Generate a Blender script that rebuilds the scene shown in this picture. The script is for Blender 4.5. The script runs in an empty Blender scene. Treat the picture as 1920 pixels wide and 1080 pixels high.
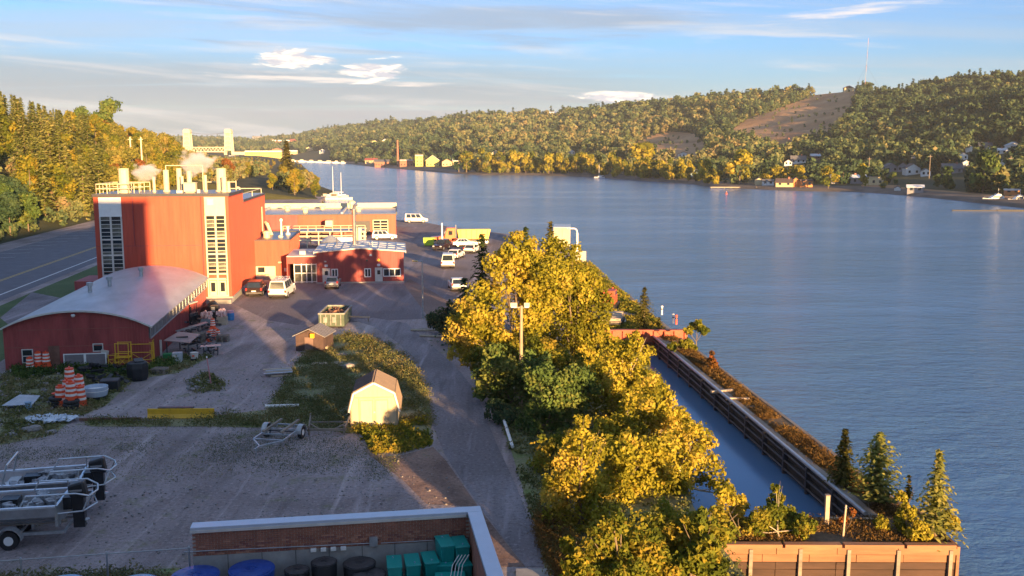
import bpy, math, random
import numpy as np
from mathutils import Vector, Matrix
from mathutils.geometry import tessellate_polygon
random.seed(7); rng = np.random.default_rng(7)
SC = bpy.context.scene; COL = SC.collection
R = math.radians
# ------------------------------------------------------------------ camera, world, sun, exposure
F, CX, CY, HZ, H = 1800.0, 960.0, 540.0, 280.0, 16.0
P = math.atan((CY-HZ)/F)
cam = bpy.data.cameras.new('camera'); camo = bpy.data.objects.new('camera', cam); COL.objects.link(camo)
camo.location = (0, 0, H); camo.rotation_euler = (math.pi/2-P, 0, 0)
cam.sensor_width = 36; cam.lens = 36*F/1920; cam.clip_end = 12000; cam.clip_start = .5
SC.camera = camo
SUN_EL, SUN_AZ = 6.0, 24.0           # the sun stands behind the camera, 24 degrees to its right
world = bpy.data.worlds.new("World"); SC.world = world; world.use_nodes = True
def build_world():
    nt = world.node_tree; N = nt.nodes; L = nt.links; N.clear()
    out = N.new('ShaderNodeOutputWorld'); bg = N.new('ShaderNodeBackground'); bg.inputs[1].default_value = .105
    sky = N.new('ShaderNodeTexSky'); sky.sky_type = 'NISHITA'; sky.sun_disc = False
    sky.sun_elevation = R(SUN_EL); sky.sun_rotation = R(180-SUN_AZ); sky.air_density = 1.0; sky.dust_density = .6; sky.ozone_density = 2.5
    tc = N.new('ShaderNodeTexCoord'); sep = N.new('ShaderNodeSeparateXYZ'); L.new(tc.outputs['Generated'], sep.inputs[0])
    def M(op, a, b=None, c=None, clamp=False):
        n = N.new('ShaderNodeMath'); n.operation = op; n.use_clamp = clamp
        for i, v in enumerate((a, b, c)):
            if v is None: continue
            if isinstance(v, (int, float)): n.inputs[i].default_value = v
            else: L.new(v, n.inputs[i])
        return n.outputs[0]
    def MR(v, a, b, c=0., d=1.):
        n = N.new('ShaderNodeMapRange'); n.interpolation_type = 'SMOOTHSTEP'; L.new(v, n.inputs[0])
        for i, q in enumerate((a, b, c, d)): n.inputs[i+1].default_value = q
        return n.outputs[0]
    def NZ(vec, scale, detail=6, rough=.55, dist=0.):
        n = N.new('ShaderNodeTexNoise'); n.inputs['Scale'].default_value = scale; n.inputs['Detail'].default_value = detail
        n.inputs['Roughness'].default_value = rough; n.inputs['Distortion'].default_value = dist; L.new(vec, n.inputs['Vector']); return n.outputs[0]
    def MIX(f, a, b):
        n = N.new('ShaderNodeMix'); n.data_type = 'RGBA'
        for k, v in ((0, f), (6, a), (7, b)):
            if isinstance(v, (tuple, float)): n.inputs[k].default_value = v if isinstance(v, float) else (*v, 1)
            else: L.new(v, n.inputs[k])
        return n.outputs[2]
    zc = M('MAXIMUM', sep.outputs[2], 0.0); den = M('ADD', zc, .055)
    cmb = N.new('ShaderNodeCombineXYZ'); L.new(M('DIVIDE', sep.outputs[0], den), cmb.inputs[0]); L.new(M('DIVIDE', sep.outputs[1], den), cmb.inputs[1])
    mp = N.new('ShaderNodeMapping'); mp.inputs['Rotation'].default_value = (0, 0, R(8)); mp.inputs['Scale'].default_value = (.2, .9, 1); L.new(cmb.outputs[0], mp.inputs[0])
    v = mp.outputs[0]
    thin = M('MULTIPLY', MR(NZ(v, .42, 9, .62, .5), .45, .62), 1.0)
    thin = M('MAXIMUM', thin, MR(sep.outputs[2], .25, .6, 0., .75))  # thin cloud overhead, out of view, added to brighten the fill light
    thick = MR(NZ(v, .35, 9, .58, .2), .5, .62)
    el = sep.outputs[2]
    low = MR(M('ADD', el, M('MULTIPLY', NZ(v, .2, 5, .6), .05)), .085, .135, 1., 0.)                       # the low deck of grey stratus
    deckn = MR(NZ(v, .5, 9, .66, .5), .30, .5)
    az = M('ARCTAN2', sep.outputs[0], sep.outputs[1])
    deck = M('MULTIPLY', M('MULTIPLY', deckn, low), MR(az, -.05, .3, 1., .2))
    # cumulus tops: small bank of sunlit cloud above the river
    az2 = N.new('ShaderNodeCombineXYZ'); L.new(M('MULTIPLY', az, 12.), az2.inputs[0]); L.new(M('MULTIPLY', el, 60.), az2.inputs[1])
    cn = NZ(az2.outputs[0], 1.6, 9, .68, .4)
    az3 = N.new('ShaderNodeCombineXYZ'); L.new(M('MULTIPLY', az, 14.), az3.inputs[0]); L.new(M('MULTIPLY', el, 160.), az3.inputs[1])
    def bump_(x, c, w): return M('SUBTRACT', 1., M('POWER', M('ABSOLUTE', M('DIVIDE', M('SUBTRACT', x, c), w)), 2.), clamp=True)
    def band(ca, wa, ce, we, slope=0.):
        ee = M('ADD', el, M('MULTIPLY', M('SUBTRACT', az, ca), slope))
        return M('MULTIPLY', bump_(az, ca, wa), bump_(ee, ce, we))
    cu = M('MAXIMUM', M('MAXIMUM', band(-.218, .055, .089, .016, .05), band(-.142, .045, .078, .015, -.1)), band(.105, .06, .053, .008, 0.))
    cu = M('MULTIPLY', MR(M('ADD', M('MULTIPLY', cu, .36), cn), .66, .80), MR(cu, .0, .15))
    wisps = M('MAXIMUM', band(-.18, .17, .068, .0035, .03), band(.33, .1, .13, .006, -.08))
    wisps = M('MULTIPLY', MR(M('ADD', M('MULTIPLY', wisps, .25), NZ(az3.outputs[0], 1., 6, .6)), .55, .85), MR(wisps, .0, .3))
    # a little extra blue of clear air
    gain = N.new('ShaderNodeMix'); gain.data_type = 'RGBA'; gain.blend_type = 'MULTIPLY'; gain.inputs[0].default_value = 1
    L.new(sky.outputs[0], gain.inputs[6]); gain.inputs[7].default_value = SKYTINT
    c = gain.outputs[2]
    c = MIX(M('MULTIPLY', thin, .62), c, CL_THIN)
    c = MIX(M('MULTIPLY', deck, .85), c, CL_DECK)
    az4 = N.new('ShaderNodeCombineXYZ'); L.new(M('MULTIPLY', az, 3.2), az4.inputs[0]); L.new(M('MULTIPLY_ADD', el, 46., M('MULTIPLY', az, 2.2)), az4.inputs[1])
    s1 = NZ(az4.outputs[0], 1.0, 9, .62, .5); reach = MR(el, .16, .32, 1., 0.)
    az5 = N.new('ShaderNodeVectorMath'); az5.operation = 'ADD'; L.new(az4.outputs[0], az5.inputs[0]); az5.inputs[1].default_value = (7.3, 21.7, 3.1)
    s2 = NZ(az5.outputs[0], .8, 9, .6, .4)
    c = MIX(M('MULTIPLY', M('MULTIPLY', MR(s2, .50, .66), MR(el, .10, .2, 1., .15)), .6), c, (.76, .90, 1.10))
    c = MIX(M('MULTIPLY', M('MULTIPLY', MR(s1, .50, .68), reach), .6), c, (1.9, 1.85, 1.85))
    c = MIX(M('MULTIPLY', wisps, .8), c, CL_WISP)
    c = MIX(cu, c, MIX(MR(NZ(az2.outputs[0], 3.2, 8, .65, .6), .42, .62), (1.5, 1.55, 1.75), CL_CU))
    L.new(c, bg.inputs[0]); L.new(bg.outputs[0], out.inputs[0])
SKYTINT = (.275, .43, .72, 1)
CL_THIN = (1.1, 1.34, 1.58); CL_DECK = (.80, .97, 1.14); CL_WISP = (2.5, 2.2, 2.0); CL_CU = (3.6, 3.1, 2.5)
build_world()
sun = bpy.data.lights.new('sun', 'SUN'); suno = bpy.data.objects.new('sun', sun); COL.objects.link(suno)
sun.energy = 4.05; sun.angle = R(.5); sun.color = (1, .60, .26)
suno.rotation_euler = (R(90-SUN_EL), 0, R(SUN_AZ)); suno.location = (40, -80, 90)
vs = SC.view_settings; vs.view_transform = 'Standard'; vs.look = 'None'; vs.gamma = 1; vs.use_curve_mapping = False; vs.exposure = 2.17
SC.cycles.volume_bounces = 2; SC.cycles.max_bounces = 6; SC.cycles.diffuse_bounces = 3; SC.cycles.glossy_bounces = 3; SC.cycles.transparent_max_bounces = 6

# ------------------------------------------------------------------ helpers
def ray(px, py):
    a = (px-CX)/F; b = (CY-py)/F
    return (a, math.cos(P)+b*math.sin(P), -math.sin(P)+b*math.cos(P))
def G(px, py, z=0.0):                       # the ground point (at height z) that is seen at this place
    d = ray(px, py); t = (z-H)/d[2]; return Vector((d[0]*t, d[1]*t, z))
def Q(px, py, depth):                       # the point at this forward distance
    d = ray(px, py); t = depth/d[1]; return Vector((d[0]*t, depth, H+d[2]*t))
def proj(x, y, z):
    Yf = y*math.cos(P)-(z-H)*math.sin(P); U = y*math.sin(P)+(z-H)*math.cos(P)
    return CX+F*x/Yf, CY-F*U/Yf
def inpoly(x, y, poly):
    c = False; n = len(poly)
    for i in range(n):
        x0, y0 = poly[i][:2]; x1, y1 = poly[i-1][:2]
        if (y0 > y) != (y1 > y) and x < (x1-x0)*(y-y0)/(y1-y0)+x0: c = not c
    return c
MATS = {}
def mat(name, col=None, rough=.7, metal=0., var=.18, scale=2., bump=0., bscale=12., col2=None, coord='Object', emit=None, spec=.5, detail=4, stretch=None):
    if name in MATS: return MATS[name]
    m = bpy.data.materials.new(name); m.use_nodes = True; nt = m.node_tree; N = nt.nodes; L = nt.links
    b = N['Principled BSDF']; b.inputs['Roughness'].default_value = rough; b.inputs['Metallic'].default_value = metal
    b.inputs['Specular IOR Level'].default_value = spec
    if coord == 'World':
        g = N.new('ShaderNodeNewGeometry'); vec = g.outputs['Position']
    else:
        g = N.new('ShaderNodeTexCoord'); vec = g.outputs['Object']
    if stretch:
        mp = N.new('ShaderNodeMapping'); mp.inputs['Scale'].default_value = stretch; L.new(vec, mp.inputs[0]); vec = mp.outputs[0]
    n = N.new('ShaderNodeTexNoise'); n.inputs['Scale'].default_value = scale; n.inputs['Detail'].default_value = detail; n.inputs['Roughness'].default_value = .65
    L.new(vec, n.inputs['Vector'])
    r = N.new('ShaderNodeValToRGB'); r.color_ramp.elements[0].position = .3; r.color_ramp.elements[1].position = .7
    a = col; c2 = col2 or tuple(min(1, x*(1+var)) for x in col)
    a2 = col if col2 else tuple(x*(1-var) for x in col)
    r.color_ramp.elements[0].color = (*a2, 1); r.color_ramp.elements[1].color = (*c2, 1)
    L.new(n.outputs[0], r.inputs[0]); L.new(r.outputs[0], b.inputs['Base Color'])
    if bump:
        n2 = N.new('ShaderNodeTexNoise'); n2.inputs['Scale'].default_value = bscale; n2.inputs['Detail'].default_value = 5; L.new(vec, n2.inputs['Vector'])
        bp = N.new('ShaderNodeBump'); bp.inputs['Strength'].default_value = 1; bp.inputs['Distance'].default_value = bump
        L.new(n2.outputs[0], bp.inputs['Height']); L.new(bp.outputs[0], b.inputs['Normal'])
    if emit:
        b.inputs['Emission Color'].default_value = (*emit[:3], 1); b.inputs['Emission Strength'].default_value = emit[3]
    MATS[name] = m; return m
def leafmat(name, cols, trans=.3):
    """cols: colours across the tint range 0..1"""
    m = bpy.data.materials.new(name); m.use_nodes = True; nt = m.node_tree; N = nt.nodes; L = nt.links; N.clear()
    out = N.new('ShaderNodeOutputMaterial'); at = N.new('ShaderNodeAttribute'); at.attribute_name = 'tint'
    oi = N.new('ShaderNodeObjectInfo')
    a = N.new('ShaderNodeMath'); a.operation = 'MULTIPLY_ADD'; L.new(oi.outputs['Random'], a.inputs[0]); a.inputs[1].default_value = .3; a.inputs[2].default_value = -.15
    s = N.new('ShaderNodeMath'); s.operation = 'ADD'; s.use_clamp = True; L.new(at.outputs['Fac'], s.inputs[0]); L.new(a.outputs[0], s.inputs[1])
    r = N.new('ShaderNodeValToRGB'); cr = r.color_ramp
    while len(cr.elements) < len(cols): cr.elements.new(.5)
    for i, c in enumerate(cols): cr.elements[i].position = i/(len(cols)-1); cr.elements[i].color = (*c, 1)
    L.new(s.outputs[0], r.inputs[0])
    d = N.new('ShaderNodeBsdfDiffuse'); t = N.new('ShaderNodeBsdfTranslucent'); mx = N.new('ShaderNodeMixShader'); mx.inputs[0].default_value = trans
    L.new(r.outputs[0], d.inputs[0]); L.new(r.outputs[0], t.inputs[0]); L.new(d.outputs[0], mx.inputs[1]); L.new(t.outputs[0], mx.inputs[2]); L.new(mx.outputs[0], out.inputs[0])
    MATS[name] = m; return m
class MB:
    def __init__(s): s.v = []; s.f = []
    def add(s, vs_, fs): o = len(s.v); s.v += [tuple(v) for v in vs_]; s.f += [tuple(i+o for i in f) for f in fs]; return s
    def box(s, x0, y0, z0, x1, y1, z1):
        return s.add([(x0,y0,z0),(x1,y0,z0),(x1,y1,z0),(x0,y1,z0),(x0,y0,z1),(x1,y0,z1),(x1,y1,z1),(x0,y1,z1)],
                     [(0,3,2,1),(4,5,6,7),(0,1,5,4),(1,2,6,5),(2,3,7,6),(3,0,4,7)])
    def cbox(s, c, d, rz=0, rx=0, ry=0):
        M = Matrix.Rotation(rz, 3, 'Z') @ Matrix.Rotation(ry, 3, 'Y') @ Matrix.Rotation(rx, 3, 'X'); c = Vector(c)
        vs_ = [c+M@Vector((sx*d[0]/2, sy*d[1]/2, sz*d[2]/2)) for sz in (-1,1) for sx, sy in ((-1,-1),(1,-1),(1,1),(-1,1))]
        return s.add(vs_, [(0,3,2,1),(4,5,6,7),(0,1,5,4),(1,2,6,5),(2,3,7,6),(3,0,4,7)])
    def beam(s, p, q, w, h):
        p, q = Vector(p), Vector(q); d = (q-p).normalized(); up = Vector((0,0,1)) if abs(d.z) < .95 else Vector((1,0,0))
        a = d.cross(up).normalized()*w/2; b = a.normalized().cross(d)*h/2
        vs_ = [e+x*a+y*b for e in (p, q) for x, y in ((-1,-1),(1,-1),(1,1),(-1,1))]
        return s.add(vs_, [(0,1,2,3),(7,6,5,4),(0,4,5,1),(1,5,6,2),(2,6,7,3),(3,7,4,0)])
    def tube(s, p, q, r, r2=None, n=8):
        p, q = Vector(p), Vector(q); r2 = r if r2 is None else r2; d = (q-p).normalized(); up = Vector((0,0,1)) if abs(d.z) < .95 else Vector((1,0,0))
        a = d.cross(up).normalized(); b = a.cross(d)
        vs_ = [e+rr*(math.cos(6.2832*i/n)*a+math.sin(6.2832*i/n)*b) for e, rr in ((p, r), (q, r2)) for i in range(n)]
        return s.add(vs_, [(i, (i+1)%n, n+(i+1)%n, n+i) for i in range(n)]+[tuple(range(n))[::-1], tuple(range(n, 2*n))])
    def path(s, pts, r, n=6):
        for a, b in zip(pts[:-1], pts[1:]): s.tube(a, b, r, r, n)
        return s
    def lathe(s, prof, c=(0,0,0), n=16, sx=1, sy=1):
        vs_ = [(c[0]+sx*r*math.cos(6.2832*i/n), c[1]+sy*r*math.sin(6.2832*i/n), c[2]+z) for r, z in prof for i in range(n)]
        fs = [(k*n+i, k*n+(i+1)%n, (k+1)*n+(i+1)%n, (k+1)*n+i) for k in range(len(prof)-1) for i in range(n)]
        fs += [tuple(range(n))[::-1], tuple(range((len(prof)-1)*n, len(prof)*n))]
        return s.add(vs_, fs)
    def prism(s, prof, y0, y1, axis='y'):       # prof in (x,z), extruded along y (or profile in (y,z), extruded along x)
        n = len(prof)
        if axis == 'y': vs_ = [(a, y, b) for y in (y0, y1) for a, b in prof]
        else: vs_ = [(x, a, b) for x in (y0, y1) for a, b in prof]
        return s.add(vs_, [tuple(range(n)), tuple(range(n, 2*n))[::-1]]+[(i, n+i, n+(i+1)%n, (i+1)%n) for i in range(n)])
    def sheet(s, poly, z):
        pts = [Vector((p[0], p[1], z)) for p in poly]; tr = tessellate_polygon([pts])
        fs = []
        for t in tr:
            a, b, c = (pts[i] for i in t)
            fs.append(t if (b-a).cross(c-a).z > 0 else (t[0], t[2], t[1]))
        return s.add(pts, fs)
    def slab(s, poly, z0, z1):
        s.sheet(poly, z1); n = len(poly)
        ar = sum(poly[i-1][0]*poly[i][1]-poly[i][0]*poly[i-1][1] for i in range(n))
        vs_ = [(p[0], p[1], z) for z in (z0, z1) for p in poly]
        fs = [(i, (i+1)%n, n+(i+1)%n, n+i) for i in range(n)]
        if ar < 0: fs = [f[::-1] for f in fs]
        return s.add(vs_, fs)
    def mesh(s, name, m=None, smooth=False):
        me = bpy.data.meshes.new(name); me.from_pydata(s.v, [], s.f)
        if m: me.materials.append(m)
        if smooth: me.polygons.foreach_set('use_smooth', [True]*len(me.polygons))
        me.update(); return me
    def build(s, name, m, parent=None, loc=None, rz=0, smooth=False, bevel=0):
        return link(name, s.mesh(name, m, smooth), parent, loc, rz, bevel)
def link(name, me, parent=None, loc=None, rz=0, bevel=0):
    o = bpy.data.objects.new(name, me); COL.objects.link(o)
    if parent is not None: o.parent = parent
    if loc is not None: o.location = loc
    if rz: o.rotation_euler = (0, 0, rz)
    if bevel:
        b = o.modifiers.new('bevel', 'BEVEL'); b.width = bevel; b.segments = 2; b.limit_method = 'ANGLE'
    return o
def tag(o, label=None, cat=None, group=None, kind=None):
    if label: o['label'] = label
    if cat: o['category'] = cat
    if group: o['group'] = group
    if kind: o['kind'] = kind
    return o
def thing(name, label, cat, loc=(0,0,0), rz=0, group=None):
    o = bpy.data.objects.new(name, None); COL.objects.link(o); o.empty_display_size = .3
    o.location = loc; o.rotation_euler = (0, 0, rz); return tag(o, label, cat, group)
def dup(root, loc, rz, label=None, group=None, scale=None):
    r = root.copy(); COL.objects.link(r); r.location = loc; r.rotation_euler = (0, 0, rz)
    if scale: r.scale = (scale,)*3 if isinstance(scale, (int, float)) else scale
    if label: r['label'] = label
    if group: r['group'] = group
    for ch in list(root.children):
        c = ch.copy(); COL.objects.link(c); c.parent = r
        for g in list(ch.children):
            d = g.copy(); COL.objects.link(d); d.parent = c
    return r
def struct(name, mb, m, **k): return tag(mb.build(name, m, **k), kind='structure')
def quads_mesh(name, V, tint, m):
    """V: (n,4,3) corner array -> one mesh of n quads with a face attribute tint"""
    n = len(V); me = bpy.data.meshes.new(name)
    me.vertices.add(n*4); me.vertices.foreach_set('co', V.astype(np.float32).ravel())
    me.loops.add(n*4); me.loops.foreach_set('vertex_index', np.arange(n*4, dtype=np.int32))
    me.polygons.add(n); me.polygons.foreach_set('loop_start', np.arange(0, n*4, 4, dtype=np.int32)); me.polygons.foreach_set('loop_total', np.full(n, 4, dtype=np.int32))
    a = me.attributes.new('tint', 'FLOAT', 'FACE'); a.data.foreach_set('value', np.asarray(tint, dtype=np.float32))
    if m: me.materials.append(m)
    me.update(calc_edges=True); return me
def unit(v): return v/np.maximum(np.linalg.norm(v, axis=-1, keepdims=True), 1e-6)
def leaf_quads(p, size, nrm=None, spread=1.0, aspect=.6, r=rng):
    """rhombic leaf sprays at points p; normals lean towards nrm"""
    n = len(p); rn = unit(r.normal(size=(n, 3)))
    nn = unit(rn*spread+(nrm if nrm is not None else 0))
    a = unit(np.cross(nn, unit(r.normal(size=(n, 3))))); b = np.cross(nn, a)
    s = (np.asarray(size)*r.uniform(.6, 1.3, n))[:, None]
    bend = nn*s*.18
    return np.stack([p-a*s, p-b*s*aspect+bend, p+a*s, p+b*s*aspect+bend], 1)
# ------------------------------------------------------------------ materials
red_metal = mat('red_siding', (.46,.07,.035), .5, var=.2, scale=1.6, stretch=(1,1,.12), detail=7, bump=.004, bscale=3)
red_dark = mat('red_siding_weathered', (.33,.06,.055), .6, var=.28, scale=1.8, stretch=(1,1,.15), detail=7, bump=.004, bscale=4)
red_barn = mat('barn_red', (.34,.065,.06), .65, var=.3, scale=1.2, bump=.004, bscale=4, stretch=(1,1,.25))
cream = mat('cream_paint', (.62,.55,.38), .55, var=.08)
white = mat('white_paint', (.78,.78,.76), .5, var=.06)
offwhite = mat('off_white', (.6,.57,.52), .6, var=.12)
galv = mat('galvanised_steel', (.42,.44,.46), .42, .55, var=.2, scale=4)
roof_metal = mat('grey_metal_roof', (.42,.47,.5), .45, .25, var=.22, scale=.5, bump=.006, bscale=3)
roof_curved = mat('curved_roof_membrane', (.38,.40,.44), .45, .1, var=.22, scale=.45, bump=.01, bscale=2.5, stretch=(1,.35,1))
roof_dark = mat('dark_roof_membrane', (.07,.08,.11), .3, var=.4, scale=.35, bump=.01, bscale=.8)
roof_far = mat('far_roof_membrane', (.20,.22,.26), .3, var=.45, scale=.25, bump=.01)
trim_dark = mat('dark_trim', (.05,.05,.055), .5)
black = mat('black_rubber', (.018,.018,.02), .6, var=.3)
steel_dk = mat('dark_steel', (.09,.085,.09), .5, .5, var=.3)
glass = mat('window_glass', (.02,.028,.035), .08, var=.3, scale=1.2, spec=.8)
glass_warm = mat('window_glass_pale', (.12,.12,.10), .15, var=.5, scale=2.5)  # paler, faintly warm glass for some of the panes
concrete = mat('concrete', (.34,.33,.31), .85, var=.2, scale=1.5, bump=.006, bscale=10)
brick_m = mat('brick_red', (.33,.14,.09), .85, var=.3, scale=3.3, bump=.004, bscale=30, coord='World')
mortar = mat('mortar', (.42,.36,.31), .9, bump=.003, bscale=40)
blue_cop = mat('coping_metal', (.50,.54,.62), .35, .25, var=.05)
wood_grey = mat('weathered_timber', (.24,.20,.16), .85, var=.35, scale=2.5, bump=.01, bscale=14, stretch=(.2,1,1))
wood_warm = mat('pier_timber', (.25,.12,.06), .8, var=.35, scale=2.2, bump=.012, bscale=12, stretch=(.15,1,1))
wood_pale = mat('pale_plank', (.45,.36,.26), .8, var=.25, scale=3, stretch=(.2,1,1))
yellow = mat('yellow_paint', (.72,.42,.03), .5, var=.15)
orange = mat('orange_plastic', (.80,.10,.03), .45, var=.1)
refl = mat('reflective_white', (.85,.78,.72), .3, var=.05)
teal = mat('teal_plastic', (.01,.31,.28), .38, var=.12, scale=1.5)
bluep = mat('blue_plastic', (.02,.07,.32), .35, var=.25, scale=2)
greyblue = mat('pale_blue_lid', (.22,.36,.5), .4, var=.3, scale=3)
blackp = mat('black_plastic', (.02,.021,.024), .4, var=.3)
alu = mat('bare_aluminium', (.55,.58,.60), .32, .75, var=.15, scale=3)
bark = mat('bark', (.17,.13,.09), .9, var=.35, scale=6, bump=.02, bscale=14, stretch=(1,1,.3))
bark_pale = mat('birch_bark', (.42,.36,.27), .85, var=.3, scale=8, bump=.01)
asphalt = mat('asphalt', (.13,.125,.145), .85, var=.18, scale=.6, bump=.01, bscale=14, coord='World')
line_white = mat('road_line_white', (.65,.65,.65), .7, var=.15, scale=5, coord='World')
line_yellow = mat('road_line_yellow', (.62,.42,.1), .7, var=.15, scale=5, coord='World')
green_paint = mat('green_dumpster_paint', (.10,.30,.03), .5)
darkgreen_paint = mat('faded_green_steel', (.07,.10,.07), .6, var=.3)
stonem = mat('stone', (.26,.24,.23), .9, var=.3, scale=2, bump=.02)

def ground_material(name, c_lo, c_hi, c_spot, big=.11, rough=.95, bump=.05, tracks=None, spot_lo=.60):
    m = bpy.data.materials.new(name); m.use_nodes = True; nt = m.node_tree; N = nt.nodes; L = nt.links
    b = N['Principled BSDF']; b.inputs['Roughness'].default_value = rough; b.inputs['Specular IOR Level'].default_value = .25
    g = N.new('ShaderNodeNewGeometry'); pos = g.outputs['Position']
    def nz(scale, det=6, rg=.65, vec=pos, dist=0):
        n = N.new('ShaderNodeTexNoise'); n.inputs['Scale'].default_value = scale; n.inputs['Detail'].default_value = det; n.inputs['Roughness'].default_value = rg
        n.inputs['Distortion'].default_value = dist; L.new(vec, n.inputs['Vector']); return n.outputs[0]
    def ramp(v, a, b_, lo=0., hi=1.):
        n = N.new('ShaderNodeMapRange'); L.new(v, n.inputs[0])
        for i, q in enumerate((a, b_, lo, hi)): n.inputs[i+1].default_value = q
        return n.outputs[0]
    def mix(f, a, b_, mode='MIX'):
        n = N.new('ShaderNodeMix'); n.data_type = 'RGBA'; n.blend_type = mode
        L.new(f, n.inputs[0]) if not isinstance(f, float) else setattr(n.inputs[0], 'default_value', f)
        for k, v in ((6, a), (7, b_)):
            if isinstance(v, tuple): n.inputs[k].default_value = (*v, 1)
            else: L.new(v, n.inputs[k])
        return n.outputs[2]
    c = mix(ramp(nz(big, 7, .6, dist=.5), .36, .66), c_lo, c_hi)
    c = mix(ramp(nz(.5, 8, .75), spot_lo, spot_lo+.12), c, c_spot)
    fine = nz(5.5, 6, .75)
    c = mix(ramp(fine, .56, .72, 0, .6), c, tuple(min(1, x*2.0) for x in c_hi))
    c = mix(ramp(fine, .46, .33, 0, .85), c, tuple(x*.35 for x in c_lo))
    h = nz(1.2, 8, .72)
    if tracks:
        mp = N.new('ShaderNodeMapping'); mp.inputs['Rotation'].default_value = (0, 0, R(tracks[0])); mp.inputs['Scale'].default_value = (1.0, .09, 1); L.new(pos, mp.inputs[0])
        t = nz(tracks[1], 5, .6, mp.outputs[0], .6)
        c = mix(ramp(t, .55, .72, 0, .5), c, tuple(x*1.7 for x in c_hi)); c = mix(ramp(t, .45, .3, 0, .5), c, tuple(x*.55 for x in c_lo))
        ad = N.new('ShaderNodeMath'); ad.operation = 'MULTIPLY_ADD'; L.new(t, ad.inputs[0]); ad.inputs[1].default_value = .8; L.new(h, ad.inputs[2]); h = ad.outputs[0]
    bp = N.new('ShaderNodeBump'); bp.inputs['Strength'].default_value = 1; bp.inputs['Distance'].default_value = bump; L.new(h, bp.inputs['Height'])
    b2 = N.new('ShaderNodeBump'); b2.inputs['Strength'].default_value = 1; b2.inputs['Distance'].default_value = bump*.25; L.new(fine, b2.inputs['Height']); L.new(bp.outputs[0], b2.inputs['Normal'])
    L.new(c, b.inputs['Base Color']); L.new(b2.outputs[0], b.inputs['Normal']); MATS[name] = m; return m
yard_m = ground_material('yard_gravel', (.225,.185,.182), (.385,.33,.333), (.18,.185,.10), tracks=(62, .8), bump=.11, spot_lo=.55)
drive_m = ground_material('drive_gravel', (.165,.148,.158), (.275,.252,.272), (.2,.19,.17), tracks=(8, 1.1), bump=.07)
lot_m = ground_material('parking_asphalt', (.15,.128,.135), (.24,.21,.22), (.25,.20,.17), big=.05, bump=.05, tracks=(40, .5))
soil_m = ground_material('weedy_soil', (.18,.19,.10), (.30,.28,.16), (.16,.21,.07), bump=.08, spot_lo=.52)
lawn_m = ground_material('lawn', (.06,.10,.035), (.11,.15,.06), (.17,.16,.09), bump=.04)
hill_m = ground_material('hill_soil', (.035,.045,.02), (.07,.07,.03), (.09,.07,.03), big=.02, bump=.15)
field_m = ground_material('dry_grass_slope', (.30,.165,.085), (.46,.28,.15), (.22,.22,.08), big=.03, bump=.3, spot_lo=.56)
pierfill_m = ground_material('pier_fill', (.10,.08,.055), (.19,.135,.08), (.06,.06,.03), big=.3, bump=.08)
shore_m = ground_material('shore_stones', (.09,.075,.06), (.17,.14,.12), (.05,.05,.03), big=.1, bump=.1)

# ------------------------------------------------------------------ terrain, water
WATER = -1.28
def smooth(x): x = np.clip(x, 0, 1); return x*x*(3-2*x)
def vnoise(x, y, s, seed=0):
    x = np.asarray(x, float)/s; y = np.asarray(y, float)/s
    return (np.sin(x*1.7+y*.6+seed)+np.sin(y*1.9-x*.8+seed*2.1)+np.sin((x+y)*1.1+seed*.7+1.3*np.sin(x-.6*y)))/3
BANK = [(300,-56),(347,-69),(375,-66),(480,-98),(560,-113),(760,-158),(990,-212),(1300,-300),(1700,-430),(2400,-640)]
def bank_x(y): return np.interp(y, [b[0] for b in BANK], [b[1] for b in BANK])
def road_left(y): return -79.6-.142*(np.asarray(y, float)-148)
def h_left(x, y):
    x = np.asarray(x, float); y = np.asarray(y, float)
    D = road_left(y)-6-x
    top = 25*(1-.86*smooth((y-340)/230))
    h = np.where(D > 0, top*(1-np.exp(-np.maximum(D, 0)/34)), -.05)+np.where(D > 3, 1.2*vnoise(x, y, 14), 0)
    edge = bank_x(y)-x
    h = np.where(y > 310, np.minimum(h+.1+2.2*smooth((edge-2)/25), -2.5+edge*.9), h)
    return h
def grid_mesh(name, X, Y, Z, m, mi=None, mats=None):
    ny, nx = X.shape; V = np.stack([X, Y, Z], -1).reshape(-1, 3)
    idx = np.arange(nx*ny).reshape(ny, nx)
    q = np.stack([idx[:-1,:-1], idx[:-1,1:], idx[1:,1:], idx[1:,:-1]], -1).reshape(-1, 4)
    me = bpy.data.meshes.new(name); me.vertices.add(len(V)); me.vertices.foreach_set('co', V.astype(np.float32).ravel())
    me.loops.add(q.size); me.loops.foreach_set('vertex_index', q.astype(np.int32).ravel())
    me.polygons.add(len(q)); me.polygons.foreach_set('loop_start', np.arange(0, q.size, 4, dtype=np.int32)); me.polygons.foreach_set('loop_total', np.full(len(q), 4, dtype=np.int32))
    for mm in (mats or [m]): me.materials.append(mm)
    me.update(calc_edges=True)
    if mi is not None: me.polygons.foreach_set('material_index', mi.astype(np.int32).ravel())
    me.polygons.foreach_set('use_smooth', np.ones(len(q), bool)); me.update(); return me
ys = np.concatenate([np.arange(-60, 330, 6.), np.arange(330, 620, 7.), np.arange(620, 2500, 40.)])
us = np.linspace(0, 1, 110)
Yg, Ug = np.meshgrid(ys, us, indexing='ij')
right = np.where(Yg > 310, bank_x(Yg)+6, road_left(Yg)-4); left = road_left(Yg)-330-.15*np.maximum(Yg-200, 0)
Xg = right+(left-right)*Ug**1.5
tag(link('wooded_hillside', grid_mesh('wooded_hillside', Xg[:, ::-1], Yg[:, ::-1], h_left(Xg, Yg)[:, ::-1], hill_m)), kind='structure')

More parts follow.
